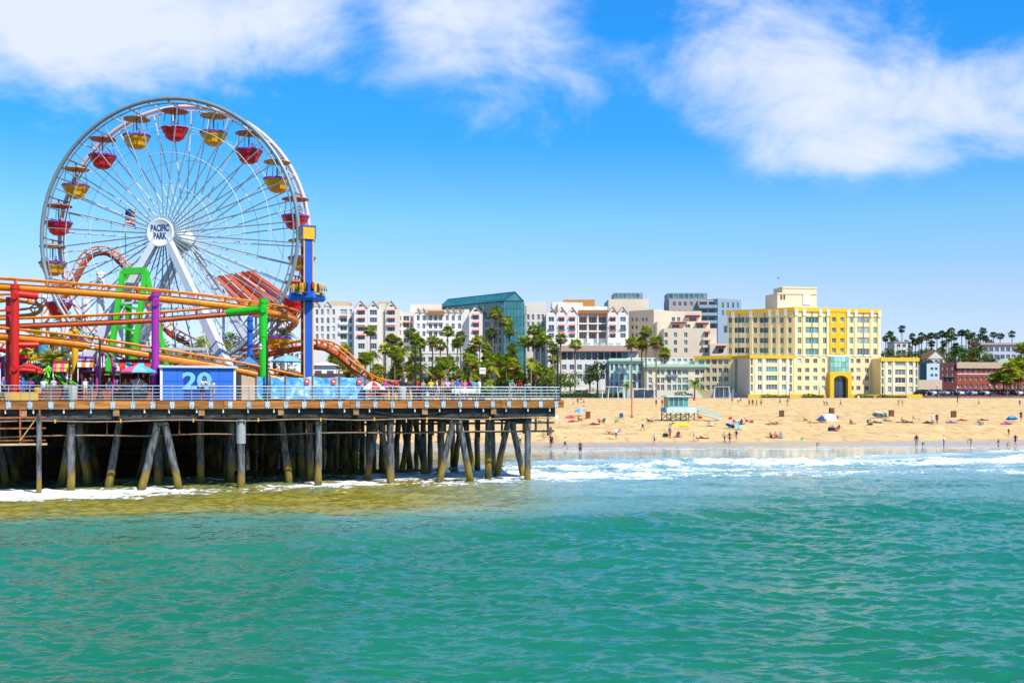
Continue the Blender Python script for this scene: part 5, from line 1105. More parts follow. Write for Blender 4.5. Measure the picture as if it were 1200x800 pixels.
for w, px in ((yl, 866), (yl, 896.3), (yr, 951.3), (yr, 1011.6)): w.box('downpipe', w.u(px) - .07, w.u(px) + .07, w.z(417, px), w.zt - 1, .22, .34, FRD)
for py in (416.8, 465): yr.box('string_course', .02, yr.L - .02, yr.z(py, 980), yr.z(py - .9, 980), .002, .18, YW)
w = Wall(yh, 911, 957, 349, 351, 343, 0, BE2, 10, z_bot=zt, name='plant_room'); w.grid([(915.5, 2.4), (919, 2.4)], [348.5], 2.4, 5.5, gl=M('rust_louvre', (.3, .09, .03), .6), fr=FRD, mid=1); w.done(); w.box('niche', w.u(941), w.u(949), w.zt - 3.6, w.zt - .4, .002, .3, YW); w.box('roof_trim', -.15, w.L + .15, w.zt - .35, w.zt + .05, .003, .25, YC)
w = Wall(yh, 917, 957, 351, 353, 337.5, 0, BE2, 7, z_bot=zt, name='plant_room'); w.done(); w.box('roof_trim', -.1, w.L + .1, w.zt, w.zt + .4, -7.2, .2, YC)
# entrance arch with glazed bay over it
GG = glassm('entrance_glass', (.25, .50, .42), .15)
ua, ub = yr.u(971), yr.u(993.5); za, zb_, zg = yr.z(466, 980), yr.z(437, 980), yr.z(417.5, 980)
nb = 5
for i in range(nb):
    for j in range(3):
        x0_, x1_ = ua + (ub - ua) * i / nb + .05, ua + (ub - ua) * (i + 1) / nb - .05; z0_, z1_ = zb_ + (zg - zb_) * j / 3 + .05, zb_ + (zg - zb_) * (j + 1) / 3 - .05; yr.box('bay_pane', x0_, x1_, z0_, z1_, .5, .9, GG)
yr.box('bay_frame', ua - .1, ub + .1, zb_, zg + .2, .003, .48, YW)
yr.box('arch_leg', ua - .4, ua + .9, za, zb_ + .3, .003, 1.6, YD); yr.box('arch_leg', ub - .9, ub + .4, za, zb_ + .3, .003, 1.6, YD)
nA = 14; um_, rA = (ua + ub) / 2, (ub - ua) / 2 - .9
for i in range(nA):
    t0, t1 = math.pi * i / nA, math.pi * (i + 1) / nA; b = MB(); q = lambda t, r_: yr.pt(um_ + r_ * math.cos(t), zb_ - 2.2 + min(r_, 99) * .6 * math.sin(t), -1.58)
    top_z = zb_ + .3; b.prism([q(t0, rA), q(t1, rA), yr.pt(um_ + rA * math.cos(t1), top_z, -1.58), yr.pt(um_ + rA * math.cos(t0), top_z, -1.58)], Vector((yr.n.x, yr.n.y, 0)) * 1.5); m_ = b.mesh('arch_stone', YD); fix_normals(m_); place('arch_stone', m_, yh, world=True)
for i in range(4): yr.box('door_pane', ua + .95 + i * (ub - ua - 1.9) / 4 + .04, ua + .95 + (i + 1) * (ub - ua - 1.9) / 4 - .04, za, zb_ - 1.2, .02, .25, G_DK)
# lower wings
w = Wall(yh, 878.8, 929.5, 331, 334.5, 416.8, 0, YC, 12, z_bot=6, name='wing_wall'); w.grid([(881, 2.6), (926.6, 3)], [424, 434, 444, 454], 2.6, 8.4, gl=G_TL, mid=1); w.grid([(890.3, 5), (904.4, 14), (918.6, 5)], [422.5, 432.6, 442.8, 453.4], 5, 6.4, gls=[G_TL, G_LT, G_BL, G_TL]); w.done(); w.box('cornice', -.2, w.L + .1, w.zt - .7, w.zt + .2, .002, .35, YD)
for px in (886, 894.5, 914, 922.6): w.box('pilaster', w.u(px) - .35, w.u(px) + .35, w.zb, w.zt - .72, .003, .2, YW)
w = Wall(yh, 858.9, 878.7, 340, 331, 416.6, 0, BE2, None, z_top=w.zt, z_bot=6, name='wing_wall'); w.win(862.4, 440, 5, 40, gl=G_TL, mid=2); w.done(); w.box('cornice', -.1, w.L, w.zt - .7, w.zt + .2, .002, .3, YD)  # beige instead of yellow: the side wall's shade is put into its colour
w = Wall(yh, 814, 858.8, 346, 341, 418, 0, YC, 12, z_bot=6, name='wing_wall'); w.grid([(822, 6), (829.6, 4), (837, 5), (844, 4), (851, 5)], [424, 434, 444, 454], 4, 6, gls=[G_BL, G_DK, G_TL]); w.done(); w.box('cornice', -.2, w.L, w.zt - .7, w.zt + .2, .002, .35, YD)
w = Wall(yh, 1032.1, 1076, 340, 343, 419.6, 0, YC, 12, z_bot=6, name='wing_wall'); w.grid([(1034.3, 2.6), (1074, 2.4)], [427, 437, 447, 457], 2.6, 8.4, gls=[G_TL], mid=1); w.grid([(1042.6, 4.6), (1055, 13), (1067.4, 4.6)], [426, 436, 445.4, 456], 4.6, 6.4, gls=[G_TL, G_TL, G_LT, G_DK]); w.done(); w.box('cornice', -.2, w.L + .2, w.zt - .9, w.zt + .25, .002, .4, YD)
for px in (1038, 1047, 1063, 1071): w.box('pilaster', w.u(px) - .3, w.u(px) + .3, w.zb, w.zt - .92, .003, .2, YW)
# golden garden wall in front
gw = building('low golden garden wall in front of the yellow hotel', 975, 329, 'wall', 'garden_wall')
for k, (a, c) in enumerate(((877, 905), (905.2, 938), (938.2, 968), (996, 1030), (1030.2, 1058), (1058.2, 1081))): w = Wall(gw, a, c, 328.5, 328.5, 462, 0, YD, .5, z_bot=6.4, name='wall_panel'); w.done()

# ---- houses below the bluff on the right
hb = building('pale blue cube house beside the dark brick building', 1090, 384, 'house', 'house')
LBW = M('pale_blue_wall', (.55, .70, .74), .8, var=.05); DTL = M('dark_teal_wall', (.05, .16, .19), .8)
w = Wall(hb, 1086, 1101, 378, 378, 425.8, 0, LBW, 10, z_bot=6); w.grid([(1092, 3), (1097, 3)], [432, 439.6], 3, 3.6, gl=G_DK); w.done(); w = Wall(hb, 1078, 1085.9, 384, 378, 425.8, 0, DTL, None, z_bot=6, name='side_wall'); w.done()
BRK = M('brick_red', (.36, .07, .035), .85, var=.25, scale=1.5); BRM = M('brick_maroon', (.15, .035, .035), .85, var=.3, scale=1.5)
hm = building('dark maroon brick building between the blue house and red brick building', 1110, 382, 'building', 'brick_building')
w = Wall(hm, 1101.2, 1121, 380, 380, 425.2, 0, BRM, 12, z_bot=6); w.grid([1105, 1110.5, 1116.5], [431, 438, 445.5], 3, 4, gls=[G_DK, G_BL]); w.done(); w.box('fire_escape', w.u(1106), w.u(1119), w.z(442, 1110), w.z(441.4, 1110), .002, .9, FRD)
hr = building('long red brick building with a tan roof behind the parked cars', 1170, 382, 'building', 'brick_building')
w = Wall(hr, 1121.2, 1215, 380, 384, 431.4, 0, BRK, 12, z_bot=6); w.grid([1126 + 6.1 * k for k in range(14)], [434.8, 443.2, 452], 3.3, 4.2, gls=[G_BL, G_LT, G_DK]); w.done(); w.box('white_band', .02, w.L, w.z(438.8, 1160), w.z(437.8, 1160), .002, .15, YW); w.box('tan_roof', -.3, w.L + .3, w.zt, w.zt + 2.1, -8, .7, TAN)
hw = building('white arcaded building on top of the bluff', 1176, 440, 'building', 'arcaded_building')
w = Wall(hw, 1149, 1212, 432, 432, 404, 0, M('bluff_grey_white', (.55, .56, .60), .8), 12, z_bot=10); w.grid([1155 + 6.6 * k for k in range(9)], [409.5, 418], 4.6, 5, gls=[G_DK, G_BL], fr=FRW); w.done(); w.box('roof', -.3, w.L, w.zt, w.zt + .8, -8, .6, PINK)
hc = building('cream house on the bluff among the palms', 1056, 430, 'house', 'house')
w = Wall(hc, 1048, 1064, 425, 425, 401, 0, WH2, 8, z_bot=9); w.grid([1053, 1059.5], [412, 405], 4, 4, gl=G_DK); w.done(); w.box('roof', -.3, w.L + .3, w.zt, w.zt + .4, -8, .3, TAN)
hd = building('small house with a tiled roof at the foot of the bluff', 1088, 410, 'house', 'house')
w = Wall(hd, 1086, 1108, 404, 404, 420, 0, WH2, 8, z_bot=9); w.grid([1091, 1097, 1103], [423], 3, 3, gl=G_DK); w.done(); gable(w, 0, w.L, 3, WH2, BRN, 8, .2, False)
tw = building('tan retaining wall below the pale blue house', 1090, 374, 'wall', 'retaining_wall')
w = Wall(tw, 1076.5, 1104, 372.5, 372.5, 445, 0, BE, .6, z_bot=6.5, name='wall_panel'); w.done()
# white kiosk facades and houses seen past the rides on the left
hl = building('pale apartment house seen between the coaster tracks and palms', 235, 330, 'apartments', 'apartment_block')
w = Wall(hl, 190, 285, 335, 335, 415, 0, WH2, 12, z_bot=6); w.grid([196 + 8 * k for k in range(11)], [421, 431, 441], 4.4, 5.6, gls=[G_DK, G_BL]); w.done(); w.box('roof', -.3, w.L + .3, w.zt, w.zt + .5, -9, .5, PINK)
hl = building('white house seen behind the white coaster columns', 60, 340, 'house', 'house')
w = Wall(hl, -10, 120, 345, 345, 418, 0, WH, 12, z_bot=6); w.grid([0 + 9 * k for k in range(13)], [424, 433, 443], 4.6, 5.6, gls=[G_DK, G_BL]); w.done(); w.box('roof', -.3, w.L + .3, w.zt, w.zt + .5, -9, .5, TAN)

# ---------------------------------------------------------------- palms, trees, hedges
def leafm(name, c, orand=.22, tr=.4):
    m = M(name, c, .5, var=.45, scale=1.2, orand=orand, spec=.35); t = m.node_tree; b = t.nodes['Principled BSDF']; out = t.nodes['Material Output']
    tl = t.nodes.new('ShaderNodeBsdfTranslucent'); t.links.new(b.inputs['Base Color'].links[0].from_socket, tl.inputs['Color']); mx = t.nodes.new('ShaderNodeMixShader'); mx.inputs[0].default_value = tr
    t.links.new(b.outputs[0], mx.inputs[1]); t.links.new(tl.outputs[0], mx.inputs[2]); t.links.new(mx.outputs[0], out.inputs['Surface']); return m
LG = leafm('frond_green', (.17, .31, .03)); LY = leafm('frond_yellow_green', (.52, .50, .03)); LD = leafm('frond_dead', (.30, .18, .07)); DKG = leafm('frond_dark', (.05, .12, .025))
TRK = M('palm_bark', (.23, .155, .10), .9, var=.3, scale=2.5, stretch=(1, 1, 4), bump=.5, orand=.15)
def fan_crown(seed, dark=False, n=58, rad=1.0):
    g = random.Random(seed); b = MB(); 
    for i in range(n):
        el = math.asin(g.uniform(-.85, 1.0)); az = g.uniform(0, 2 * math.pi); d = Vector((math.cos(az) * math.cos(el), math.sin(az) * math.cos(el), math.sin(el)))
        dead = el < -.35; L = rad * g.uniform(1.0, 1.45) * (1.0 if not dead else .8); s_ = d.cross(Vector((0, 0, 1))).normalized() if abs(d.z) < .98 else Vector((1, 0, 0)); up = s_.cross(d)
        c = d * L + Vector((0, 0, -.18 * L)); r_ = rad * g.uniform(.75, 1.1); m = 2 if dead else (1 if g.random() < (.18 if dark else .5) else 0)
        b.add([Vector((0, 0, 0)) + s_ * .03, Vector((0, 0, 0)) - s_ * .03, c - s_ * .02, c + s_ * .02], [(0, 1, 2, 3)], m)
        k = 9; vs = [c]; fs = []
        for j in range(k):
            a = R(-105 + 210 * j / (k - 1)); dirr = d * math.cos(a) + s_ * math.sin(a); tip = c + dirr * r_ * g.uniform(.85, 1.1) + Vector((0, 0, -r_ * g.uniform(.18, .5))) + up * (.1 * r_)
            w = Vector(s_ * math.cos(a) - d * math.sin(a)) * (.13 * r_); mid = c + dirr * r_ * .5
            q = len(vs); vs += [mid + w, tip, mid - w]; fs += [(0, q, q + 1), (0, q + 1, q + 2)]
        b.add(vs, fs, m)
    return b.mesh('crown', [DKG if dark else LG, LG if dark else LY, LD])
def feather_crown(seed, n=34, L=2.6, mats=None):
    g = random.Random(seed); b = MB()
    for i in range(n):
        el = R(g.uniform(-12, 80)); az = 2 * math.pi * i / n * 5.1 + g.uniform(-.3, .3); h = Vector((math.cos(az), math.sin(az), 0)); s_ = Vector((-h.y, h.x, 0)); m = 1 if g.random() < .4 else 0; Lf = L * g.uniform(.75, 1.1); pts = []
        for j in range(8):
            t = j / 7; r_ = Lf * (t * math.cos(el) + .15 * t * t); z = Lf * (math.sin(el) * t - (.62 + .2 * math.cos(el)) * t * t * .75); pts.append(h * r_ + Vector((0, 0, z)))
        for j in range(7):
            a, c = pts[j], pts[j + 1]; w = Lf * .26 * math.sin(math.pi * (.15 + .8 * (j + .5) / 7.5)); 
            for sg in (-1, 1):
                for q in (0, .5):
                    p = a.lerp(c, q); e = (p + (c - a) * .55 + s_ * sg * w + Vector((0, 0, -.3 * w))); b.add([p, p + (c - a) * .34, e], [(0, 1, 2)], m)
        for j in range(7): b.add([pts[j] + s_ * .03, pts[j] - s_ * .03, pts[j + 1] - s_ * .03, pts[j + 1] + s_ * .03], [(0, 1, 2, 3)], 1)
    return b.mesh('crown', mats or [LG, LY, LD])
FANS = [fan_crown(k) for k in range(5)]; FAND = [fan_crown(20 + k, True, 52) for k in range(4)]; FEA = [feather_crown(40 + k) for k in range(4)]; FEAD = [feather_crown(60 + k, 44, 3.2, [DKG, LG, LD]) for k in range(2)]
def trunk_mesh(seed, slim):
    g = random.Random(seed); b = MB(); n = 8; lean = g.uniform(-.03, .03), g.uniform(-.03, .03); pts = [(lean[0] * math.sin(2.2 * i / n) , lean[1] * math.sin(2.4 * i / n), i / n) for i in range(n + 1)]
    b.tube(pts, [slim * (1.35 if i == 0 else 1.05 - .25 * i / n) for i in range(n + 1)], 8); return b.mesh('trunk', TRK)
TRS = [trunk_mesh(k, 1.0) for k in range(4)]
PALMS = []
def palm(px, py, Y, label, group, kind='fan', size=1.0, base=None, r_=.24, name='palm_tree'):
    c = P(px, py, Y); zb = gz(c.x, c.y) - .1 if base is None else base; h = max(1.2, c.z - zb); t = thing(name, label, 'palm tree', (c.x, c.y, zb), random.uniform(0, 6.28), group)
    place('trunk', random.choice(TRS), t, scale=(r_, r_, h))
    me_ = random.choice({'fan': FANS, 'dark': FAND, 'feather': FEA, 'date': FEAD}[kind]); s_ = size * random.uniform(.92, 1.08) * (1.0 if base is not None else 1.38 if kind == 'fan' else 1.25); place('crown', me_, t, (0, 0, h), (R(random.uniform(-8, 8)), R(random.uniform(-8, 8)), 0), s_)
    return t
G1 = 'tall fan palms standing in front of the white hotels'
spots = [(434, 387, 385, 'lone tall fan palm in front of the arched windows of the white hotel'), (459, 397, 380, None), (466, 401, 384, None), (483, 391, 380, None), (487, 397, 376, None), (492, 402, 372, None), (507, 399, 378, None), (516, 404, 374, None), (524.5, 388, 380, None), (540, 394, 376, None), (536, 401, 372, None), (556, 403, 380, None), (562, 398, 372, None), (569, 406, 374, None), (581, 366, 382, 'tallest fan palm beside the glass atrium'), (594, 376, 380, None), (597, 388, 372, None), (576, 390, 384, None), (601, 408, 366, None), (615, 399, 368, None), (626, 386, 372, None), (633, 391, 376, None), (629, 400, 366, None), (641, 398, 362, None), (648, 408, 360, None), (657, 396, 372, None), (650, 420, 368, None), (590, 422, 368, None), (572, 418, 370, None), (549, 414, 374, None),
         (674, 403, 358, 'solitary fan palm before the pink roof of the hotel'), (740, 401, 336, 'slender fan palm, apart from a group of three, in front of the green roofed inn'), (752, 402, 338, None), (757, 388, 338, 'tallest of the three fan palms before the green roofed inn'), (769, 400, 334, None), (779, 413, 352, None)]
for px, py, Y, lb in spots:
    g_ = G1 if px < 735 else 'fan palms before the green roofed inn'
    palm(px, py, Y, lb or ('tall fan palm with a bushy head before the ' + ('hotel wing with arched windows' if px < 470 else 'hotel wing with the rust canopy' if px < 565 else 'teal glass atrium' if px < 620 else 'hotel wing with six gables') if px < 735 else 'fan palm in the group of three before the green roofed inn'), g_, 'fan', .92 if px < 735 else .88)
rg = random.Random(5)
for k in range(92):
    px = rg.uniform(390, 650); Y = rg.uniform(338, 378); py = rg.uniform(408, 446) if px < 490 else rg.uniform(420, 450)
    palm(px, py, Y, *((('short fan palm in the dense grove behind the pier crowd', 'short fan palms in the grove behind the pier', 'fan')) if k % 9 < 5 else ('short feathery palm in the dense grove behind the pier crowd', 'short feathery palms in the grove behind the pier', 'feather')), rg.uniform(.8, 1.1))
G3 = 'palms along the top of the bluff'
for px, py, Y in ((1038, 396, 440), (1043, 391, 436), (1047, 397, 432), (1057, 385, 438), (1050, 402, 428), (1062, 402, 430), (1065, 409, 428), (1069, 394, 440), (1073, 400, 436), (1080, 393, 438), (1077, 399, 430), (1086, 395, 446), (1092, 402, 436), (1091, 393, 452), (1098, 393, 448), (1104, 391, 452), (1109, 392, 450), (1106, 402, 438), (1115, 387, 444), (1112, 396, 452), (1118, 394, 440), (1127, 390, 452), (1132, 389, 450), (1135, 394, 446), (1140, 392, 454), (1143, 399, 444), (1152, 387, 448), (1149, 394, 454), (1155, 396, 446), (1164, 392, 452), (1172, 393, 452), (1186, 391, 450), (1103, 410, 432), (1120, 405, 430), (1160, 402, 446)):
    palm(px, py, Y, 'tall dark fan palm on the bluff ' + ('above the pale blue house' if px < 1100 else 'above the red brick building' if px < 1145 else 'by the white arcaded building'), G3, 'dark', .70, r_=.2)
palm(1124, 413, 412, 'broad date palm below the bluff above the red brick building', None, 'date', 1.3); palm(1148, 411, 414, 'spreading date palm before the white arcaded building', None, 'date', 1.15)
for px, py, Y in ((1184, 429, 338), (1190, 424, 341), (1197, 428, 339), (1203, 424, 340), (1180, 444, 336), (1176, 440, 342), (1193, 440, 336)): palm(px, py, Y, 'leafy palm in the cluster beside the parked cars', 'palms beside the parked cars', 'fan', .95)
palm(1166, 442, 342, 'small single palm standing before the red brick wall', None, 'fan', .8); palm(1197, 407, 380, 'tall palm rising behind the cluster beside the parked cars', None, 'fan', 1.0)
palm(814, 450, 334, 'small feathery palm in front of the yellow hotel wing', None, 'feather', 1.05); palm(734, 452, 332, 'small feathery palm beside the pale green end of the inn', None, 'feather', .8)
# palms on the deck and behind it
palm(60, 421, 89, 'small feathery palm beside the yellow castle kiosk', None, 'feather', .85, DECK, .13); palm(330, 392, 102, 'yellow green palm growing behind the light blue parasol', None, 'feather', .72, DECK, .14); palm(322, 400, 104, 'palm growing close behind the green column', None, 'feather', .6, DECK, .14)
for px, py, Y in ((222, 414, 120), (236, 404, 124), (246, 398, 130), (205, 420, 118), (262, 412, 124)): palm(px, py, Y, 'leafy palm on the deck seen through the legs of the wheel', 'palms on the deck behind the wheel legs', 'feather', .8, DECK, .16)
for px, py, Y in ((75, 374, 300), (98, 376, 305), (40, 392, 310), (62, 398, 310), (115, 395, 300), (130, 400, 312), (160, 396, 310), (185, 402, 316), (270, 398, 315), (20, 402, 306), (88, 392, 312)): palm(px, py, Y, 'distant palm seen through the rides on the pier', 'distant palms behind the rides', 'fan', 1.0)

def leaf_mass(b, c, rx, ry, rz, n, size, g, nm=2):
    """leaf sized faces through the volume, denser near the skin, in clumps"""
    cl = [Vector((g.gauss(0, 1), g.gauss(0, 1), g.gauss(0, 1))).normalized() * g.uniform(.45, 1.0) for _ in range(max(6, n // 40))]
    for i in range(n):
        q = cl[i % len(cl)] + Vector((g.gauss(0, .2), g.gauss(0, .2), g.gauss(0, .2)))
        p = Vector((c[0] + q.x * rx, c[1] + q.y * ry, c[2] + max(q.z, -.95) * rz)); a = Vector((g.gauss(0, 1), g.gauss(0, 1), g.gauss(0, 1))).normalized(); e = a.orthogonal().normalized(); f = a.cross(e); s_ = size * g.uniform(.6, 1.3)
        b.add([p - e * s_, p + f * s_ * .55, p + e * s_, p - f * s_ * .55], [(0, 1, 2, 3)], (i % len(cl)) % nm)
    return b
BG1 = leafm('leaf_mid', (.10, .19, .03)); BG2 = leafm('leaf_dark', (.04, .095, .02)); BG3 = leafm('leaf_olive', (.24, .23, .04)); BG4 = leafm('leaf_bright', (.24, .32, .04)); BOU = leafm('bougainvillea', (.5, .05, .16))
def tree(px, py, Y, rx, rz, label, mats, n=700, base=None, size=.34, name='tree', cat='tree', trunk=True, group=None):
    c = P(px, py, Y); zb = gz(c.x, c.y) - .1 if base is None else base; t = thing(name, label, cat, (c.x, c.y, zb), 0, group); h = c.z - zb; g = random.Random(int(px * 7 + py))
    b = MB(); leaf_mass(b, (0, 0, h), rx, rx, rz, n, size, g, len(mats)); b.build('crown', mats, t)
    b = MB(); b.tube([(0, 0, 0), (.1, 0, h * .5), (0, 0, h)], [.35, .25, .15], 7)
    for k in range(5): a = g.uniform(0, 6.28); b.tube([(0.05, 0, h * .55), (math.cos(a) * rx * .6, math.sin(a) * rx * .6, h + rz * .3)], [.16, .05], 5)
    b.build('trunk', TRK, t)
tree(700, 434, 352, 3.6, 3.0, 'dense dark green round tree left of the green roofed inn', [BG2, BG1], 1100, size=.3); tree(691, 441, 350, 2.6, 2.4, 'smaller dark bushy tree beside the dense round tree', [BG2, BG1], 700)
for px, py, r_ in ((668, 444, 3.2), (655, 448, 2.8), (640, 447, 3), (625, 450, 2.6), (608, 450, 2.6), (590, 452, 2.6), (572, 450, 2.6)): tree(px, py, 346, r_, 2.4, 'rounded olive green shrub tree along the promenade edge', [BG3, BG4, BG1], 600, group='shrub trees along the promenade')
for px, py, Y, rx, rz in ((1044, 412, 424, 4, 3.2), (1062, 414, 420, 5, 3.6), (1075, 413, 424, 4.5, 3.6), (1088, 410, 430, 4, 3.2), (1100, 415, 422, 5, 3.4), (1112, 411, 430, 4.4, 3.4), (1135, 412, 428, 4.6, 3.6), (1130, 418, 412, 4, 2.6), (1160, 415, 424, 3.4, 2.6), (1080, 421, 404, 4, 2.5), (1145, 420, 410, 4, 2.6), (1108, 421, 404, 4.4, 2.6)): tree(px, py + 6, Y, rx * .85, rz * .85, 'dark leafy tree on the bluff slope ' + ('above the pale blue house' if px < 1100 else 'above the red brick building' if px < 1145 else 'by the white arcaded building'), [BG2, BG1, BG3], 600, size=.4, group='trees on the bluff')
tree(1139, 404, 430, 2.4, 2.0, 'pink flowering bush on the bluff', [BOU, BG1], 400, name='flowering_bush', cat='bush'); tree(1140, 416, 414, 2.4, 2.2, 'rust red bush above the red brick building', [M('leaf_rust', (.35, .09, .03), .7), BG3], 400, name='bush', cat='bush')
for px, py, Y, rx in ((210, 432, 130, 2.6), (235, 428, 132, 2.6), (255, 434, 128, 2.2), (30, 430, 112, 2.4), (75, 432, 112, 2.2)): tree(px, py, Y, rx, 2.0, 'leafy green tree on the deck between the rides', [BG1, BG4, BG2], 600, DECK, .2, group='leafy trees on the deck')
for px, py in ((50, 425), (120, 420), (150, 424), (190, 424), (285, 426), (330, 425), (20, 425)): tree(px, py, 318, 6, 5, 'broad green tree of the town behind the rides', [BG1, BG2, BG3], 700, size=.55, group='town trees behind the rides')
def hedge(px0, px1, Y, py_top, label, mats, dens=70, wide=1.0):
    a, c = P(px0, HY, Y), P(px1, HY, Y); z0 = 6.5; z1 = P(0, py_top, Y).z; t = thing('hedge', label, 'hedge', (a.x, Y, z0)); L_ = c.x - a.x; g = random.Random(int(px0)); b = MB(); n = int(L_ * dens)
    for i in range(n):
        q = g.random() * L_; bump_ = .75 + .25 * math.sin(q * .8) * math.sin(q * .31 + 1); p = Vector((q, g.uniform(-wide, wide), g.random() ** .6 * (z1 - z0) * bump_)); s_ = g.uniform(.12, .26); e = Vector((g.gauss(0, 1), g.gauss(0, 1), g.gauss(0, 1))).normalized(); f = e.orthogonal().normalized()
        b.add([p - e * s_, p + f * s_ * .6, p + e * s_, p - f * s_ * .6], [(0, 1, 2, 3)], (int(q * .9) + (g.random() < .3)) % len(mats))
    b.build('foliage', mats, t); b = MB(); b.bbox(.1, -wide * .6, 0, L_ - .1, wide * .6, (z1 - z0) * .45, .1); b.build('stems', BG2, t)
hedge(640, 730, 334, 453.5, 'long clipped green hedge with yellow tips behind the beach', [BG4, BG1, BG3, BG1]); hedge(560, 640, 335, 455, 'green hedge behind the pier crowd', [BG4, BG1])
hedge(892, 925, 327.4, 461.5, 'low green and rust hedge in front of the golden wall', [BG1, M('leaf_rust2', (.3, .1, .03), .7), BG3], 60, .6); hedge(940, 965, 327.4, 461, 'low dark shrubs left of the golden arch', [BG2, BG1], 60, .6); hedge(1002, 1024, 327.2, 461, 'bushy green shrubs right of the golden arch', [BG1, BG4], 70, .8); hedge(1028, 1062, 327.4, 462, 'low rust coloured shrubs before the right hotel wing', [MATS['leaf_rust2'], BG2], 60, .6); hedge(1158, 1205, 333, 461, 'long low hedge in front of the parked cars', [BG2, BG1, BG3], 50, .7)
hedge(790, 812, 336, 458, 'green hedge before the inn windows', [BG2, BG1], 60, .6)

# ---------------------------------------------------------------- people
BONES = [('pel', 'wst'), ('wst', 'chs'), ('chs', 'nkb'), ('nkb', 'hd0'), ('hd0', 'hd1')] + [(a + s_, b + s_) if a not in ('chs', 'pel') else (a, b + s_) for s_ in 'LR' for a, b in (('chs', 'sho'), ('sho', 'elb'), ('elb', 'wri'), ('wri', 'han'), ('pel', 'hip'), ('hip', 'kne'), ('kne', 'ank'), ('ank', 'toe'))]
RAD = {'pel': (.15, .11), 'wst': (.125, .095), 'chs': (.155, .11), 'nkb': (.058, .058), 'hd0': (.078, .085), 'hd1': (.088, .1), 'sho': (.062, .062), 'elb': (.043, .043), 'wri': (.031, .031), 'han': (.036, .022), 'hip': (.092, .095), 'kne': (.06, .062), 'ank': (.042, .045), 'toe': (.036, .03)}
BASE = {'pel': (0, 0, .95), 'wst': (0, 0, 1.10), 'chs': (0, 0, 1.31), 'nkb': (0, .005, 1.47), 'hd0': (0, -.01, 1.555), 'hd1': (0, -.012, 1.665)}
def both(d):
    o = {}
    for k, (x, y, z) in d.items(): o[k + 'L'] = (x, y, z); o[k + 'R'] = (-x, y, z)
    return o
ARMS = both({'sho': (.175, 0, 1.41), 'elb': (.235, .03, 1.14), 'wri': (.25, -.05, .91), 'han': (.25, -.075, .84)})
LEGS = both({'hip': (.09, 0, .88), 'kne': (.10, -.015, .49), 'ank': (.10, .02, .085), 'toe': (.115, -.13, .035)})
STAND = {**BASE, **ARMS, **LEGS}
WALK = {**STAND, 'kneL': (.1, -.16, .52), 'ankL': (.1, -.26, .10), 'toeL': (.11, -.41, .07), 'kneR': (-.1, .04, .5), 'ankR': (-.1, .31, .17), 'toeR': (-.11, .22, .04), 'elbL': (.24, .14, 1.16), 'wriL': (.25, .13, .93), 'hanL': (.25, .12, .86), 'elbR': (-.24, -.06, 1.15), 'wriR': (-.23, -.22, .97), 'hanR': (-.22, -.27, .91)}
LEAN = {**STAND, 'wst': (0, -.06, 1.10), 'chs': (0, -.17, 1.29), 'nkb': (0, -.24, 1.43), 'hd0': (0, -.28, 1.51), 'hd1': (0, -.30, 1.615), **both({'sho': (.175, -.19, 1.38), 'elb': (.25, -.36, 1.13), 'wri': (.13, -.50, 1.10), 'han': (.07, -.54, 1.10)})}
HOLD = {**STAND, **both({'elb': (.235, -.06, 1.14), 'wri': (.12, -.27, 1.22), 'han': (.07, -.31, 1.27)})}
SIT = {'pel': (0, 0, .13), 'wst': (0, .04, .27), 'chs': (0, .09, .48), 'nkb': (0, .09, .64), 'hd0': (0, .07, .725), 'hd1': (0, .065, .835), **both({'sho': (.175, .09, .58), 'elb': (.27, -.07, .37), 'wri': (.2, -.3, .42), 'han': (.16, -.37, .43), 'hip': (.1, -.06, .13), 'kne': (.15, -.43, .42), 'ank': (.14, -.66, .06), 'toe': (.15, -.82, .04)})}
LOUNGE = {**SIT, 'wst': (0, .08, .25), 'chs': (0, .2, .43), 'nkb': (0, .27, .58), 'hd0': (0, .27, .67), 'hd1': (0, .27, .78), **both({'sho': (.175, .22, .52), 'elb': (.28, .36, .27), 'wri': (.27, .42, .06), 'han': (.27, .36, .03), 'kne': (.12, -.48, .22), 'ank': (.12, -.9, .07), 'toe': (.14, -.98, .13)})}
LIE = {k: (z - .85, x, .12 - y * .9) for k, (x, y, z) in STAND.items()}; LIE['kneL'] = (-.33, .12, .36); LIE['ankL'] = (-.52, .12, .06); LIE['toeL'] = (-.64, .12, .04)
BEND = {**STAND, 'pel': (0, .12, .84), 'wst': (0, -.06, .97), 'chs': (0, -.27, 1.03), 'nkb': (0, -.42, 1.02), 'hd0': (0, -.5, .99), 'hd1': (0, -.59, .95), **both({'sho': (.175, -.35, 1.0), 'elb': (.2, -.40, .74), 'wri': (.17, -.46, .52), 'han': (.16, -.48, .46), 'hip': (.09, .1, .8), 'kne': (.11, -.06, .46)})}
CHAIR = {'pel': (0, 0, .48), 'wst': (0, .02, .63), 'chs': (0, .05, .84), 'nkb': (0, .06, 1.0), 'hd0': (0, .04, 1.085), 'hd1': (0, .035, 1.195), **both({'sho': (.175, .05, .94), 'elb': (.24, -.02, .68), 'wri': (.18, -.24, .62), 'han': (.16, -.31, .61), 'hip': (.1, -.04, .47), 'kne': (.12, -.42, .48), 'ank': (.12, -.42, .09), 'toe': (.13, -.56, .04)})}
WAVE = {**STAND, 'elbL': (.36, -.05, 1.52), 'wriL': (.34, -.12, 1.76), 'hanL': (.33, -.14, 1.83)}
SKINM = M('skin', (.46, .25, .16), .55, var=.06, orand=.25)
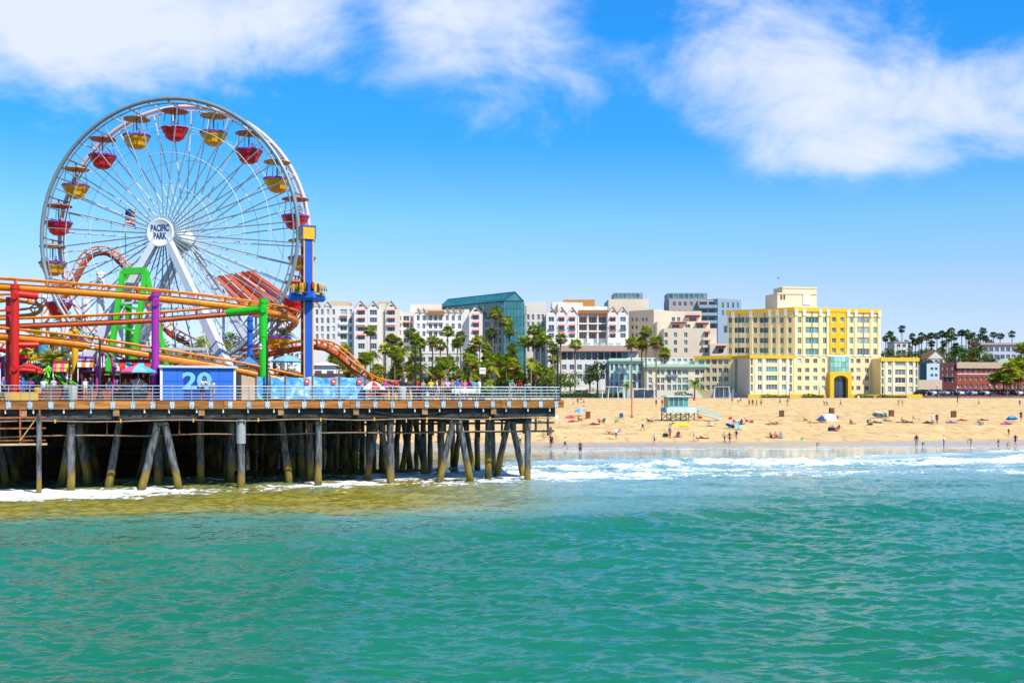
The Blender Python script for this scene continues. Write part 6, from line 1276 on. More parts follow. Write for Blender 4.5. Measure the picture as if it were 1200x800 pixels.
def person_mesh(name, J):
    names = list(J); idx = {n: i for i, n in enumerate(names)}; me = bpy.data.meshes.new(name)
    me.from_pydata([J[n] for n in names], [(idx[a], idx[b]) for a, b in BONES], []); o = bpy.data.objects.new(name, me); COL.objects.link(o)
    md = o.modifiers.new('s', 'SKIN'); md.branch_smoothing = .6
    for n in names:
        v = me.skin_vertices[0].data[idx[n]]; key = n[:-1] if n[-1] in 'LR' and n[:-1] in RAD else n; v.radius = tuple(1.12 * q for q in RAD[key]); v.use_root = n == 'pel'
    sb = o.modifiers.new('u', 'SUBSURF'); sb.levels = 1; sb.render_levels = 1
    dg = bpy.context.evaluated_depsgraph_get(); out = bpy.data.meshes.new_from_object(o.evaluated_get(dg)); bpy.data.objects.remove(o)
    V = np.array([tuple(v.co) for v in out.vertices])
    def seg(a, b, c):
        a, b = np.array(a), np.array(b); d = b - a; t = np.clip(((c - a) @ d) / max(d @ d, 1e-9), 0, 1); return np.linalg.norm(c - (a + t[:, None] * d), axis=1), t
    cen = np.array([tuple(p.center) for p in out.polygons]); D = []; T = []
    for a, b in BONES:
        r_ = RAD[a[:-1] if a[-1] in 'LR' and a[:-1] in RAD else a][0]; dd, t = seg(J[a], J[b], cen); D.append(dd - .6 * r_); T.append(t)
    D = np.array(D); T = np.array(T); k = D.argmin(0); h1, h0 = np.array(J['hd1']), np.array(J['hd0']); up = (h1 - h0) / np.linalg.norm(h1 - h0); chest = np.array(J['chs'])
    fwd = np.array([0, -1.0, 0]) - up * (np.array([0, -1.0, 0]) @ up); fwd = fwd / max(np.linalg.norm(fwd), .2); mi = []
    for i in range(len(cen)):
        a, b = BONES[k[i]]; t = T[k[i], i]; m = 0
        if (a, b) in (('pel', 'wst'), ('wst', 'chs'), ('chs', 'nkb')): m = 1 if (a != 'pel' or t > .45) and not (b == 'nkb' and t > .75) else (2 if a == 'pel' else 0)
        elif b[:3] == 'sho' or (a[:3] == 'sho' and t < .55): m = 1
        elif b[:3] == 'hip' or (a[:3] == 'hip' and t < .85): m = 2
        elif a[:3] == 'kne' and t > .86 or a[:3] == 'ank': m = 4
        elif b in ('hd1', 'hd0'):
            q = cen[i] - h1; m = 3 if (q @ up > .03 or (q @ fwd < -.02 and q @ up > -.08)) else 0
        mi.append(m)
    bm = bmesh.new(); bm.from_mesh(out); bm.faces.ensure_lookup_table()
    for f, m in zip(bm.faces, mi): f.material_index = m; f.smooth = True
    def spike(p, d, r_, L, m=0, bend=(0, 0, 0)):
        d = Vector(d).normalized(); x = d.orthogonal().normalized(); y = d.cross(x); p = Vector(p); q = p + d * L * .55; e = p + d * L * .95 + Vector(bend) * L; rings = []
        for c, rr in ((p, r_), (q, r_ * .9), (e, r_ * .55)): rings.append([bm.verts.new(c + (x * sx + y * sy) * rr) for sx, sy in ((1, 0), (0, 1), (-1, 0), (0, -1))])
        for r0, r1 in zip(rings, rings[1:]):
            for j in range(4): f = bm.faces.new((r0[j], r0[(j + 1) % 4], r1[(j + 1) % 4], r1[j])); f.material_index = m; f.smooth = True
        f = bm.faces.new(rings[-1]); f.material_index = m
    for s_ in 'LR':
        w, h = Vector(J['wri' + s_]), Vector(J['han' + s_]); d = (h - w).normalized(); side = d.cross(Vector((1, 0, 0)) if abs(d.x) < .8 else Vector((0, 0, 1))).normalized()
        for j in range(4): spike(h + side * (.027 - .018 * j) + d * .012, d, .0088, .085 - .012 * abs(j - 1.3), bend=-side.cross(d) * .22)
        spike(w + d * .035 + side * .025, d * .7 + side, .0095, .06)
    hc = Vector(h1); F_ = Vector(fwd); U_ = Vector(up); S_ = U_.cross(F_)
    spike(hc + F_ * .078 - U_ * .035, F_ - U_ * .6, .016, .045); spike(hc + S_ * .082 - U_ * .03, S_ - F_ * .5, .022, .03); spike(hc - S_ * .082 - U_ * .03, -S_ - F_ * .5, .022, .03)
    for sg in (-1, 1): spike(hc + F_ * .086 + S_ * .033 * sg - U_ * .005, F_, .011, .01, 3)
    spike(hc + F_ * .082 - U_ * .075 , F_, .018, .008, 1)
    while len(out.materials) < 5: out.materials.append(SKINM)
    bm.to_mesh(out); bm.free()
    out.name = name; zmin = min(v.co.z for v in out.vertices)
    for v in out.vertices: v.co.z -= zmin
    return out
PM = {n: person_mesh('person_' + n, J) for n, J in (('stand', STAND), ('walk', WALK), ('lean', LEAN), ('hold', HOLD), ('sit', SIT), ('lounge', LOUNGE), ('lie', LIE), ('bend', BEND), ('chair', CHAIR), ('wave', WAVE))}
CLC = {'white': (.75, .75, .75), 'black': (.02, .02, .025), 'red': (.55, .02, .02), 'blue': (.03, .12, .5), 'navy': (.015, .025, .1), 'teal': (.05, .42, .38), 'yellow': (.8, .55, .02), 'orange': (.75, .2, .02), 'pink': (.75, .15, .3), 'magenta': (.6, .02, .35), 'green': (.05, .5, .06), 'grey': (.25, .25, .27), 'denim': (.06, .12, .26), 'tan': (.45, .32, .18), 'cream': (.7, .6, .48), 'lilac': (.5, .45, .72), 'cyan': (.05, .5, .7), 'brown': (.15, .07, .03), 'purple': (.25, .05, .4), 'maroon': (.2, .02, .03)}
def cloth_m(c): return M('cloth_' + c, CLC[c], .8, var=.1, scale=8)
HAIRS = [M('hair_dark', (.02, .013, .01), .6), M('hair_brown', (.08, .04, .02), .6), M('hair_blond', (.38, .25, .1), .6), M('hair_grey', (.4, .4, .4), .6)]
SKINS = [SKINM, M('skin_light', (.60, .36, .25), .55, var=.05), M('skin_tan', (.36, .17, .09), .55, var=.05), M('skin_deep', (.13, .06, .035), .55, var=.05)]
rp = random.Random(77)
def person(loc, pose, top, bot, label, rz=0.0, size=1.0, group=None, hair=None):
    o = place('person', PM[pose], None, loc, (0, 0, rz), size); sk = rp.choice(SKINS)
    mats = [sk, sk if top == 'skin' else cloth_m(top), sk if bot == 'skin' else cloth_m(bot), HAIRS[rp.randrange(3)] if hair is None else HAIRS[hair], sk if bot in ('skin',) or group and 'beach' in group else cloth_m('grey')]
    for i, m in enumerate(mats): o.material_slots[i].link = 'OBJECT'; o.material_slots[i].material = m
    return tag(o, label, 'person', group)
GPIER = 'visitors standing on the pier deck'
def on_deck(px, v, pose, top, bot, label, rz=0.0, size=1.03, hair=None): return person(dk(px, v), pose, top, bot, label, PA + rz, size, GPIER, hair)
on_deck(237, .35, 'lean', 'white', 'black', 'person in white shirt and black shorts leaning on the railing before the number 20', R(25), hair=3)
on_deck(249.5, .35, 'lean', 'white', 'tan', 'person in white shirt and tan shorts bent over the railing beside the blue booth', R(-20), .93)
for px, v, pose, top, bot, rz, lb in (
    (452, 2.2, 'stand', 'magenta', 'black', 40, 'person in magenta top standing behind the red and white parasol'), (459, 3.4, 'hold', 'maroon', 'denim', -60, 'person in maroon top holding a phone near the yellow food cart'), (464, 2.6, 'stand', 'red', 'black', 160, 'person in red top and black trousers near the cream litter bin'),
    (478, 3.0, 'stand', 'black', 'black', 10, 'person all in black in front of the yellow food cart'), (484, 1.6, 'walk', 'orange', 'denim', 80, 'person in orange top and jeans walking past the black lamp posts'), (488, 2.2, 'stand', 'red', 'red', -20, 'person all in red by the slim lamp posts'), (496, 1.7, 'hold', 'tan', 'denim', 30, 'person in tan top and jeans holding a phone by the lamp posts'),
    (505, 1.2, 'stand', 'yellow', 'denim', 170, 'person in bright yellow shirt and jeans at the railing'), (512, 2.0, 'walk', 'white', 'grey', 70, 'person in white top and grey trousers behind the yellow shirted person'), (520, 1.7, 'stand', 'orange', 'black', 20, 'person with orange top and black trousers in the group at the white bench'), (524.5, .9, 'stand', 'lilac', 'black', 180, 'person in lilac top and black shorts by the railing'),
    (530, 2.3, 'hold', 'tan', 'black', -30, 'person in tan top holding a phone behind the white bench'), (536, 1.6, 'stand', 'blue', 'denim', 0, 'person in blue top and jeans beside the white bench'), (541, 2.2, 'stand', 'purple', 'black', 50, 'person in purple top behind the white bench'), (545, 1.9, 'stand', 'pink', 'white', 10, 'person in pink top and white shorts behind the white bench'), (551, 1.5, 'walk', 'magenta', 'black', 100, 'person in magenta top walking beside the white bench'), (555.5, 1.4, 'wave', 'cyan', 'tan', 150, 'person in cyan top raising one arm beside the sign post'), (562, 2.3, 'stand', 'white', 'tan', 40, 'person in white top and tan shorts beside the sign post'),
    (598, .5, 'lean', 'teal', 'tan', 10, 'person in teal shirt and tan shorts leaning on the railing'), (608, .45, 'lean', 'red', 'tan', -15, 'person in red shirt leaning on the railing beside the teal shirted one'), (619, .4, 'lean', 'cream', 'black', -35, 'person in cream shirt and black shorts leaning on the railing'),
    (4, 2.0, 'walk', 'blue', 'black', 60, 'person in blue top walking left of the red column'), (27, 3.2, 'stand', 'blue', 'denim', 20, 'person in blue top and jeans right of the red column'), (36, 4.6, 'hold', 'purple', 'black', 0, 'person in purple top holding a phone by the kiddie ride'), (51, 3.4, 'stand', 'white', 'blue', -20, 'person in white top and blue trousers before the kiddie ride'), (63, 3.8, 'stand', 'lilac', 'black', 40, 'person in lilac top beside the kiddie ride'), (100, 3.0, 'stand', 'white', 'tan', 10, 'person in white top and tan trousers under the wheel'), (106, 4.2, 'stand', 'navy', 'grey', -40, 'person in navy top under the wheel'), (128, 4.0, 'stand', 'black', 'denim', 30, 'person in black top by the magenta stall'), (137, 5.0, 'walk', 'blue', 'tan', 90, 'person in blue top walking by the magenta stall'), (147, 2.6, 'stand', 'orange', 'denim', 0, 'person in orange top beside the black umbrella'),
    (345, 8, 'stand', 'red', 'black', 0, 'person in red top by the dark timber hut'), (440, 1.6, 'chair', 'blue', 'black', 40, 'person in blue top seated beneath the red and white parasol')):
    on_deck(px, v, pose, top, bot, lb, R(rz), rp.uniform(.96, 1.06))
chp = dk(440, 1.6); st = thing('stool', 'black folding stool beneath the red and white parasol', 'stool', chp, PA); mb = MB(); mb.bbox(-.22, -.2, .40, .22, .2, .45, .02); mb.build('seat', LB, st)
for a, b in (((-.2, -.18, 0), (.2, -.18, .4)), ((.2, -.18, 0), (-.2, -.18, .4)), ((-.2, .18, 0), (.2, .18, .4)), ((.2, .18, 0), (-.2, .18, .4))): mb = MB(); mb.tube([a, b], .02, 5); mb.build('leg', LB, st)
# riders in some of the gondolas
for k, top in ((0, 'black'), (1, 'navy'), (3, 'grey'), (17, 'white'), (18, 'red'), (5, 'blue'), (16, 'black'), (4, 'yellow')):
    loc = wheel_world(GPOS[k] + Vector((.35, 0, -2.62))); person(loc, 'chair', top, 'denim', f'person in {top} top riding in a {"red" if k % 2 == 0 else "yellow"} gondola of the ferris wheel', R(90), .98, 'riders in the ferris wheel gondolas')

# ---------------------------------------------------------------- things on the beach
GB_ = 'bathers on the beach'
def bather(px, py, pose, top, bot, label, rz=0.0, size=1.0):
    p = hit(px, py); return person((p.x, p.y, p.z - .015 + (.05 if pose in ('lie', 'sit', 'lounge') else .03)), pose, top, bot, label, R(rz), size, GB_)
TOW = {}
def towel(px, py, c, label, rz=0.0, w=.9, L=1.9):
    p = hit(px, py); t = TOW.get(c)
    if t is None:
        b = MB(); n = 8; g = random.Random(len(TOW)); b.add([((i / n - .5) * L, (j - .5) * w, .055 + .03 * g.random() * (i % 2)) for j in range(2) for i in range(n + 1)] + [((i / n - .5) * L, (j - .5) * w, .0) for j in range(2) for i in range(n + 1)], [(i, i + 1, n + 2 + i, n + 1 + i) for i in range(n)] + [(i, 2 * n + 2 + i, 2 * n + 3 + i, i + 1) for i in range(n)] + [(n + 1 + i, n + 2 + i, 3 * n + 4 + i, 3 * n + 3 + i) for i in range(n)]); t = TOW[c] = b.mesh('beach_towel', cloth_m(c))
    tag(place('beach_towel', t, None, (p.x, p.y, p.z + .01), (0, 0, R(rz))), label, 'towel', 'towels on the sand')
walkers = [
    (672, 475.5, 'walk', 'white', 'tan', 'person in white top walking on the upper beach near the pier end', 60, 1), (677, 473.5, 'stand', 'red', 'black', 'person in red top on the upper beach beside the pier end', 0, 1), (681, 473.5, 'stand', 'red', 'white', 'person in red top and white shorts on the upper beach', 0, 1), (684, 477, 'walk', 'pink', 'white', 'person in pink top walking on the upper beach', -60, 1),
    (637, 516.5, 'stand', 'skin', 'tan', 'bare chested person standing by the pier end', 20, 1), (645, 513, 'stand', 'maroon', 'black', 'person in maroon top above the dark clothed pair', 0, 1), (645.5, 524, 'hold', 'black', 'black', 'person all in black at the water edge near the pier', 10, 1), (648, 524.5, 'walk', 'navy', 'tan', 'person in navy top at the water edge near the pier', 80, 1), (662, 525.5, 'walk', 'white', 'black', 'person in white top and black shorts at the water edge', 70, .95), (680, 533.5, 'stand', 'brown', 'black', 'person with dark hair and black shorts standing in the shallow water', 170, 1.05),
    (722, 515, 'stand', 'white', 'denim', 'person in white top and jeans standing on the sand', 20, 1), (753, 504.5, 'walk', 'white', 'navy', 'person in white top and navy shorts walking below the orange pole', 60, 1), (767, 521.5, 'walk', 'white', 'navy', 'person in white top and navy shorts walking near the water', -60, 1), (785, 513, 'stand', 'blue', 'red', 'person in blue top and red shorts standing by dark bags', 30, 1),
    (813, 517.5, 'walk', 'red', 'white', 'small child in red top near the lying sunbather', 60, .68), (817.5, 517, 'stand', 'white', 'tan', 'small child in white top near the lying sunbather', 0, .6), (818, 490, 'stand', 'orange', 'tan', 'person in orange top beneath the lifeguard ramp', 0, 1),
    (849, 519, 'walk', 'white', 'black', 'person in white top and black trousers walking first of a trio', 120, 1), (855, 519.5, 'walk', 'red', 'navy', 'person in red top and navy shorts walking in the middle of a trio', 130, 1), (863, 517.5, 'walk', 'navy', 'tan', 'person in navy top and tan shorts walking last of a trio', 130, 1.03),
    (914, 474, 'walk', 'navy', 'black', 'person in navy top walking before the golden wall', 60, 1), (923, 475, 'walk', 'blue', 'grey', 'person in blue top walking before the golden wall', -60, 1), (966, 475, 'stand', 'white', 'denim', 'person in white top and jeans before the golden arch', 0, 1), (969, 476, 'walk', 'white', 'navy', 'person in white top and navy shorts before the golden arch', 60, 1), (985, 476, 'walk', 'pink', 'brown', 'person in pink top and brown shorts right of the golden arch', 60, 1),
    (1053, 476, 'stand', 'orange', 'tan', 'person in orange top before the right hotel wing', 0, 1), (1057.5, 476, 'walk', 'white', 'tan', 'person in white top before the right hotel wing', 90, 1), (1147, 475, 'walk', 'white', 'denim', 'person in white top and jeans before the parked cars', 60, 1), (1195, 476, 'stand', 'blue', 'navy', 'person in blue top by the palm cluster', 0, 1),
    (769, 476, 'stand', 'black', 'black', 'person all in black left of the lifeguard tower', 0, 1), (776, 476, 'stand', 'navy', 'black', 'person in navy top close left of the lifeguard tower', 30, 1), (858, 472, 'stand', 'red', 'navy', 'person in red top at the promenade by the hotel corner', 0, 1), (865, 473, 'stand', 'white', 'denim', 'person in white top and jeans at the promenade by the hotel corner', 0, 1), (868, 472, 'walk', 'red', 'black', 'person in red top and black trousers at the promenade', 60, 1),
    (878, 476, 'stand', 'red', 'black', 'person in red top left of the group of four on the upper beach', 0, 1), (882, 476, 'stand', 'black', 'maroon', 'person in black top in the group of four on the upper beach', 0, 1), (886.5, 476, 'walk', 'navy', 'grey', 'person in navy top in the group of four on the upper beach', 60, 1), (892, 475.5, 'stand', 'orange', 'navy', 'person in orange top in the group of four on the upper beach', 0, 1),
    (1074, 524, 'stand', 'black', 'grey', 'tall person in black top at the water edge with a child', 160, 1.08), (1081, 523.5, 'bend', 'red', 'black', 'small child in red beside the tall person in black', 40, .62), (1106, 523.5, 'stand', 'white', 'blue', 'person in white top and blue trousers at the water edge', 60, 1.0), (1138, 523, 'bend', 'navy', 'tan', 'person in navy top bending at the water edge', -60, 1.05), (1170, 524, 'stand', 'skin', 'pink', 'small child in pink shorts at the water edge', 20, .68), (1190, 522.5, 'walk', 'black', 'navy', 'person in black top walking at the water edge', -70, 1.02),
    (957.5, 524, 'bend', 'green', 'green', 'child all in bright green crouching at the water edge', 50, .66), (1182, 510.5, 'stand', 'maroon', 'brown', 'child in maroon top on the sand above the water', 10, .7), (1196.5, 493.5, 'stand', 'black', 'maroon', 'person in black top near the blue dome parasol', 0, 1.1), (1093, 496, 'stand', 'white', 'white', 'person all in white standing beside one in black', 10, 1.03), (1098, 496.5, 'stand', 'black', 'navy', 'person in black top standing beside one in white', -20, 1.03),
    (1017, 499, 'bend', 'blue', 'black', 'person in blue top bending over bags', 40, 1.05), (516, 518.5, 'walk', 'grey', 'navy', 'person in grey top seen beneath the pier', 60, 1.1), (519, 518, 'stand', 'navy', 'tan', 'person in navy top seen beneath the pier', 0, 1.05), (609.5, 522, 'stand', 'white', 'brown', 'person in white top seen beside the last pile', 0, 1), (609, 490, 'stand', 'red', 'white', 'person in red top far behind the pier edge', 0, .9)]
for px, py, pose, top, bot, lb, rz, sz in walkers: bather(px, py, pose, top, bot, lb, rz, sz)
resting = [(634, 495, 'lie', 'red', 'black', 0, 'person in red swimwear lying near the pier end', 'blue'), (672, 494, 'lie', 'pink', 'red', 10, 'person in pink top lying left of the blue beach parasol', 'red'), (678, 493.5, 'sit', 'skin', 'orange', 60, 'person in orange shorts sitting below the blue beach parasol', None), (702, 495.5, 'sit', 'red', 'black', 30, 'person in red top sitting beside one in blue', 'red'), (708, 495, 'sit', 'blue', 'navy', -40, 'person in blue top sitting beside one in red', None), (697, 497.5, 'lie', 'skin', 'red', 5, 'person in red shorts lying before the seated pair', 'maroon'),
    (713, 508.5, 'lounge', 'skin', 'black', 60, 'person in black shorts reclining on the sand left of the jeans wearer', 'orange'), (725, 507.5, 'lounge', 'tan', 'blue', -60, 'person in tan top reclining right of the jeans wearer', 'white'), (759, 495, 'sit', 'skin', 'black', 40, 'person in black shorts sitting near the orange pole', None), (764.5, 495, 'sit', 'white', 'brown', -30, 'person in white top sitting near the orange pole', None), (795, 511.5, 'sit', 'navy', 'black', -30, 'person in navy top sitting beside dark bags', 'magenta'), (790, 497.5, 'lie', 'black', 'black', 0, 'person in black lying beside the yellow windbreak', 'navy'), (823, 513.5, 'lie', 'skin', 'brown', 0, 'person in brown shorts lying near the two children', 'brown'), (833, 498, 'lounge', 'pink', 'white', 80, 'person in pink top reclining below the lifeguard ramp', 'white'),
    (860, 496, 'sit', 'blue', 'navy', 20, 'person in blue top sitting in the group beyond the trio', None), (864, 496, 'sit', 'white', 'blue', 0, 'person in white top sitting in the group beyond the trio', None), (869, 496.5, 'sit', 'navy', 'black', -30, 'person in navy top sitting in the group beyond the trio', 'blue'), (874, 495, 'sit', 'pink', 'blue', 40, 'person in pink top sitting in the group beyond the trio', None), (904, 497, 'lounge', 'skin', 'red', 80, 'person in red shorts reclining on the sand', 'maroon'), (911, 496.5, 'lie', 'skin', 'navy', 5, 'person in navy shorts lying beside the red shorted one', None),
    (903, 512.5, 'sit', 'brown', 'maroon', 30, 'person in brown top at one end of a seated trio', 'maroon'), (909, 512.5, 'sit', 'orange', 'black', 0, 'person in orange top in the middle of a seated trio', None), (915, 512.5, 'sit', 'tan', 'cyan', -30, 'person in tan top at one end of a seated trio', 'cyan'), (942, 493.5, 'sit', 'yellow', 'black', 70, 'person in yellow top sitting below the brown bins', 'tan'), (952, 496, 'lie', 'skin', 'orange', 0, 'person in orange shorts lying below the brown bins', 'orange'), (962, 496, 'lounge', 'black', 'black', 90, 'person in black reclining left of the white tent', 'pink'),
    (981, 492.5, 'sit', 'red', 'black', -40, 'person in red top sitting right of the white tent', None), (977, 504.5, 'sit', 'pink', 'navy', 30, 'person in pink top sitting beside a dark blue bag', 'red'), (983, 503.5, 'sit', 'skin', 'red', -40, 'person in red shorts sitting beside a dark blue bag', None), (997, 496.5, 'sit', 'maroon', 'pink', 20, 'person in maroon top sitting alone on the sand', 'red'), (1027, 495.5, 'lie', 'black', 'navy', 0, 'person in black lying below the tilted light blue parasol', 'navy'), (1039, 493.5, 'lie', 'navy', 'black', 0, 'person in navy lying right of the tilted light blue parasol', 'grey'), (1057, 494.5, 'sit', 'blue', 'black', 60, 'person in blue top sitting on the sand', 'blue'), (1064, 495, 'lie', 'black', 'brown', 0, 'person in black top lying beside the one in blue', 'black'), (1072, 492.5, 'lounge', 'skin', 'yellow', 70, 'person in yellow shorts reclining on the sand', None), (1088, 495.5, 'lie', 'maroon', 'navy', 0, 'person in maroon top lying left of the standing pair', 'navy'), (1115, 495, 'lie', 'skin', 'blue', 0, 'person in blue shorts lying below a brown bin', 'blue'), (1128, 492.5, 'lie', 'red', 'red', 0, 'person in red lying right of a brown bin', 'red'), (1148, 496, 'lie', 'black', 'black', 0, 'person in black lying on the open sand', 'white'), (1152, 492.5, 'lie', 'orange', 'maroon', 0, 'person in orange top lying on the open sand', 'brown'), (1180, 496.5, 'lie', 'skin', 'magenta', 0, 'person in magenta shorts lying below the blue dome parasol', 'magenta')]
for px, py, pose, top, bot, rz, lb, tw_ in resting:
    bather(px, py, pose, top, bot, lb, rz, 1.0)
    if tw_: towel(px, py, tw_, ' '.join((f'{tw_} towel beneath the ' + lb).split()[:16]), rz if pose == 'lie' else rz + 90)
def beach_parasol(px, py, rad, h, cols, label, tilt=(0, 0)): p = hit(px, py); parasol(0, 0, p.z + h, rad, cols, label, tilt, rad * .55, base=p + Vector((0, 0, -.05)))
beach_parasol(679, 487.5, 1.1, 1.5, [cbl, M('canvas_sky', (.08, .35, .75), .7)], 'round blue parasol on the sand near the pier'); beach_parasol(1029, 490, 1.15, 1.35, [cbl, cwh], 'light blue and white parasol tilted on the sand', (R(-20), R(14))); beach_parasol(1186, 494, 1.0, 1.1, [cdb, ccy], 'low dark blue parasol on the sand near the right edge bathers', (R(-10), 0)); beach_parasol(668, 489.5, 1.3, .55, [cre, cpk], 'low red and pink parasol lying on the sand', (R(-12), 0)); beach_parasol(855, 501, .8, .9, [cdb, cbl], 'small blue parasol beside the walking trio', (R(-15), R(20)))
# tent, windbreak, chairs, bags, flags
p = hit(971, 493); tn = thing('beach_tent', 'white dome beach tent with a dark blue side', 'tent', p)
b = MB(); b.lathe([(1.5, 0), (1.42, .45), (1.1, .9), (.6, 1.2), (0, 1.3)], 16, sm=True); b.build('dome', cwh, tn); b = MB(); b.add([(-1.55, -.4, 0), (-2.6, -.5, 0), (-1.3, -.5, 1.0), (-.6, -1.42, 0)], [(0, 1, 2), (1, 3, 2)]); b.build('side_flap', M('tent_navy', (.04, .07, .16), .7), tn)
p = hit(798, 499); wb = thing('windbreak', 'low yellow windbreak with a red post on a pale sheet', 'windbreak', p); b = MB(); b.add([(-1.6, .3, 0), (1.3, .1, 0), (1.3, .2, .6), (-.2, .3, .5), (-1.6, .35, .25), (-1.5, -.7, .0), (1.4, -.7, 0)], [(0, 1, 2, 3, 4), (4, 3, 6, 5), (3, 2, 6)]); b.build('sheet', cyl_, wb); b = MB(); b.tube([(1.2, .2, 0), (1.2, .2, 1.3)], .07, 6); b.build('post', cre, wb)
def chair(px, py, m, label, rz=0):
    p = hit(px, py); t = thing('beach_chair', label, 'chair', p, R(rz)); b = MB(); b.bbox(-.3, -.3, .24, .3, .28, .3, .02); b.build('seat', m, t); b = MB(); b.add([(-.3, .26, .28), (.3, .26, .28), (.3, .5, .95), (-.3, .5, .95), (-.3, .3, .28), (.3, .3, .28), (.3, .54, .95), (-.3, .54, .95)], [(0, 1, 2, 3), (7, 6, 5, 4), (0, 3, 7, 4), (1, 5, 6, 2), (3, 2, 6, 7)]); b.build('backrest', m, t)
    for x in (-.3, .3):
        b = MB(); b.tube([(x, -.3, 0), (x, .3, .3)], .02, 5); b.build('leg', GALV, t); b = MB(); b.tube([(x, .3, 0), (x, -.3, .3)], .02, 5); b.build('leg', GALV, t)
chair(729, 490, cloth_m('blue'), 'blue folding beach chair right of the brown bin', 160); chair(727, 490.5, cloth_m('blue'), 'blue folding beach chair turned away beside its twin', 190); chair(867, 503.5, cloth_m('cyan'), 'pale cyan beach chair by the walking trio', 30); chair(1039, 490, cloth_m('black'), 'black low beach chair by the tilted parasol', 20)
def bag(px, py, c, label, s_=1.0):
    p = hit(px, py); t = thing('bag', label, 'bag', p); b = MB(); b.bbox(-.3 * s_, -.2 * s_, 0, .3 * s_, .2 * s_, .4 * s_, .1 * s_); b.build('body', cloth_m(c), t); b = MB(); b.tube([(-.15 * s_, 0, .38 * s_), (-.1 * s_, 0, .55 * s_), (.1 * s_, 0, .55 * s_), (.15 * s_, 0, .38 * s_)], .02, 5); b.build('strap', cloth_m('black'), t)
bag(780, 511.5, 'black', 'black bag on the sand beside the person in red shorts', 1.3); bag(974, 504.5, 'navy', 'dark blue bag beside the seated pair', 1.5); bag(723, 494.5, 'green', 'bright green bag on the sand below the blue chairs', 1.1); bag(1020, 499, 'black', 'black bag beside the bending person', 1.2); bag(881, 495, 'red', 'small red cool bag on the sand', 1.0); bag(856, 491, 'red', 'red bag on the sand behind the seated group', 1.0); bag(821, 490, 'red', 'red bag beneath the lifeguard ramp', 1.0); bag(1150, 497.5, 'grey', 'grey bag beside the person lying in black', 1.0); bag(940, 515, 'green', 'small green beach toy bag on wet sand', .7); bag(1182, 521, 'tan', 'tan bag near the water edge', .8)
BINM = M('bin_brown_slats', (.20, .085, .035), .8, var=.25, orand=.2)
def sand_bin(px, py, label):
    p = hit(px, py); t = thing('slatted_bin', label, 'bin', p, R(rp.uniform(-10, 10)), 'brown bins on the sand'); t.scale = (.85, .85, .9)
    for k in range(4):
        for j in range(4):
            b = MB(); o_ = -.36 + .24 * j; b.bbox(o_ - .105, -.5, .05, o_ + .105, -.45, 1.25, .01); b.build('slat', BINM, t, rot=(0, 0, R(90 * k)))
    b = MB(); b.box(-.43, -.43, .02, .43, .43, 1.15); b.build('drum', M('bin_inner', (.05, .03, .02), .8), t); b = MB(); b.bbox(-.54, -.54, 1.26, .54, .54, 1.36, .02); b.build('rim', BINM, t)
for px, py, lb in ((689, 490, 'brown slatted bin beside the round blue parasol'), (916, 488.5, 'brown slatted bin standing alone below the golden wall'), (974.5, 485, 'brown slatted bin behind the white tent'), (1044.5, 488, 'brown slatted bin right of the tilted light blue parasol'), (1117.5, 489, 'brown slatted bin right of the standing pair')): sand_bin(px, py, lb)
p = hit(740.5, 489); t = thing('marker_pole', 'tall orange pole planted in the sand', 'pole', p); b = MB(); b.tube([(0, 0, -.3), (0, 0, 6.2)], [.15, .11], 10); b.build('shaft', M('pole_orange', (.62, .20, .03), .6, var=.2), t); b = MB(); b.lathe([(.25, 0), (.25, .3), (.15, .35), (.15, 0)], 10); b.build('collar', M('pole_brown', (.3, .1, .03), .7), t)
for px, py, lb in ((652.5, 501, 'small white sign board on a thin post near the pier end'), (1006, 473, 'thin white marker post on the upper beach')):
    p = hit(px, py); t = thing('sign_post', lb, 'sign', p); b = MB(); b.tube([(0, 0, 0), (0, 0, 2.0)], .04, 6); b.build('post', WHITE, t); b = MB(); b.bbox(-.22, -.07, 1.3, .22, -.045, 2.0, .01); b.build('board', WHITE, t)

# lifeguard tower
LT = M('tower_turquoise', (.33, .58, .55), .6, var=.1); LT2 = M('tower_pale', (.55, .72, .72), .6, var=.08); LTD = M('tower_dark_timber', (.10, .16, .13), .8, var=.3)
p = hit(792, 492.5); lg = thing('lifeguard_tower', 'pale turquoise lifeguard tower on stilts with a long ramp', 'lifeguard tower', p, R(8)); SC = p.y / F
def q_(px): return (px - 792) * SC
def qz(py): return (492.5 - py) * SC
zf, zr = qz(482.5), qz(464.5)
b = MB(); b.bbox(q_(777), -1.9, zf - .12, q_(813), 1.9, zf, .02); b.build('platform', LT2, lg)
x0_, x1_ = q_(780), q_(804.5)
for i, xx in enumerate(np.linspace(x0_ + .1, x1_ - .1, 5)):
    for y in (-1.5, 1.5): b = MB(); b.box(xx - .06, y - .06, zf + .001, xx + .06, y + .06, zr - .08); b.build('post', LT, lg)
for y in (-1.5, 1.5):
    for i in range(4):
        xa, xb = np.linspace(x0_ + .1, x1_ - .1, 5)[i:i + 2]; b = MB(); b.box(xa + .07, y - .03, zf + .01, xb - .07, y + .03, zf + 1.0); b.build('wall_panel', LT, lg); b = MB(); b.box(xa + .07, y - .02, zf + 1.02, xb - .07, y + .02, zr - .1); b.build('window_pane', G_TL, lg)
for x in (x0_ + .1, x1_ - .1): b = MB(); b.box(x - .03, -1.42, zf + .01, x + .03, 1.42, zf + 1.0); b.build('wall_panel', LT, lg); b = MB(); b.box(x - .02, -1.42, zf + 1.02, x + .02, 1.42, zr - .1); b.build('window_pane', G_TL, lg)
b = MB(); b.bbox(x0_ - .45, -2.0, zr - .07, x1_ + .45, 2.0, zr + .14, .04); b.build('roof', LT2, lg)
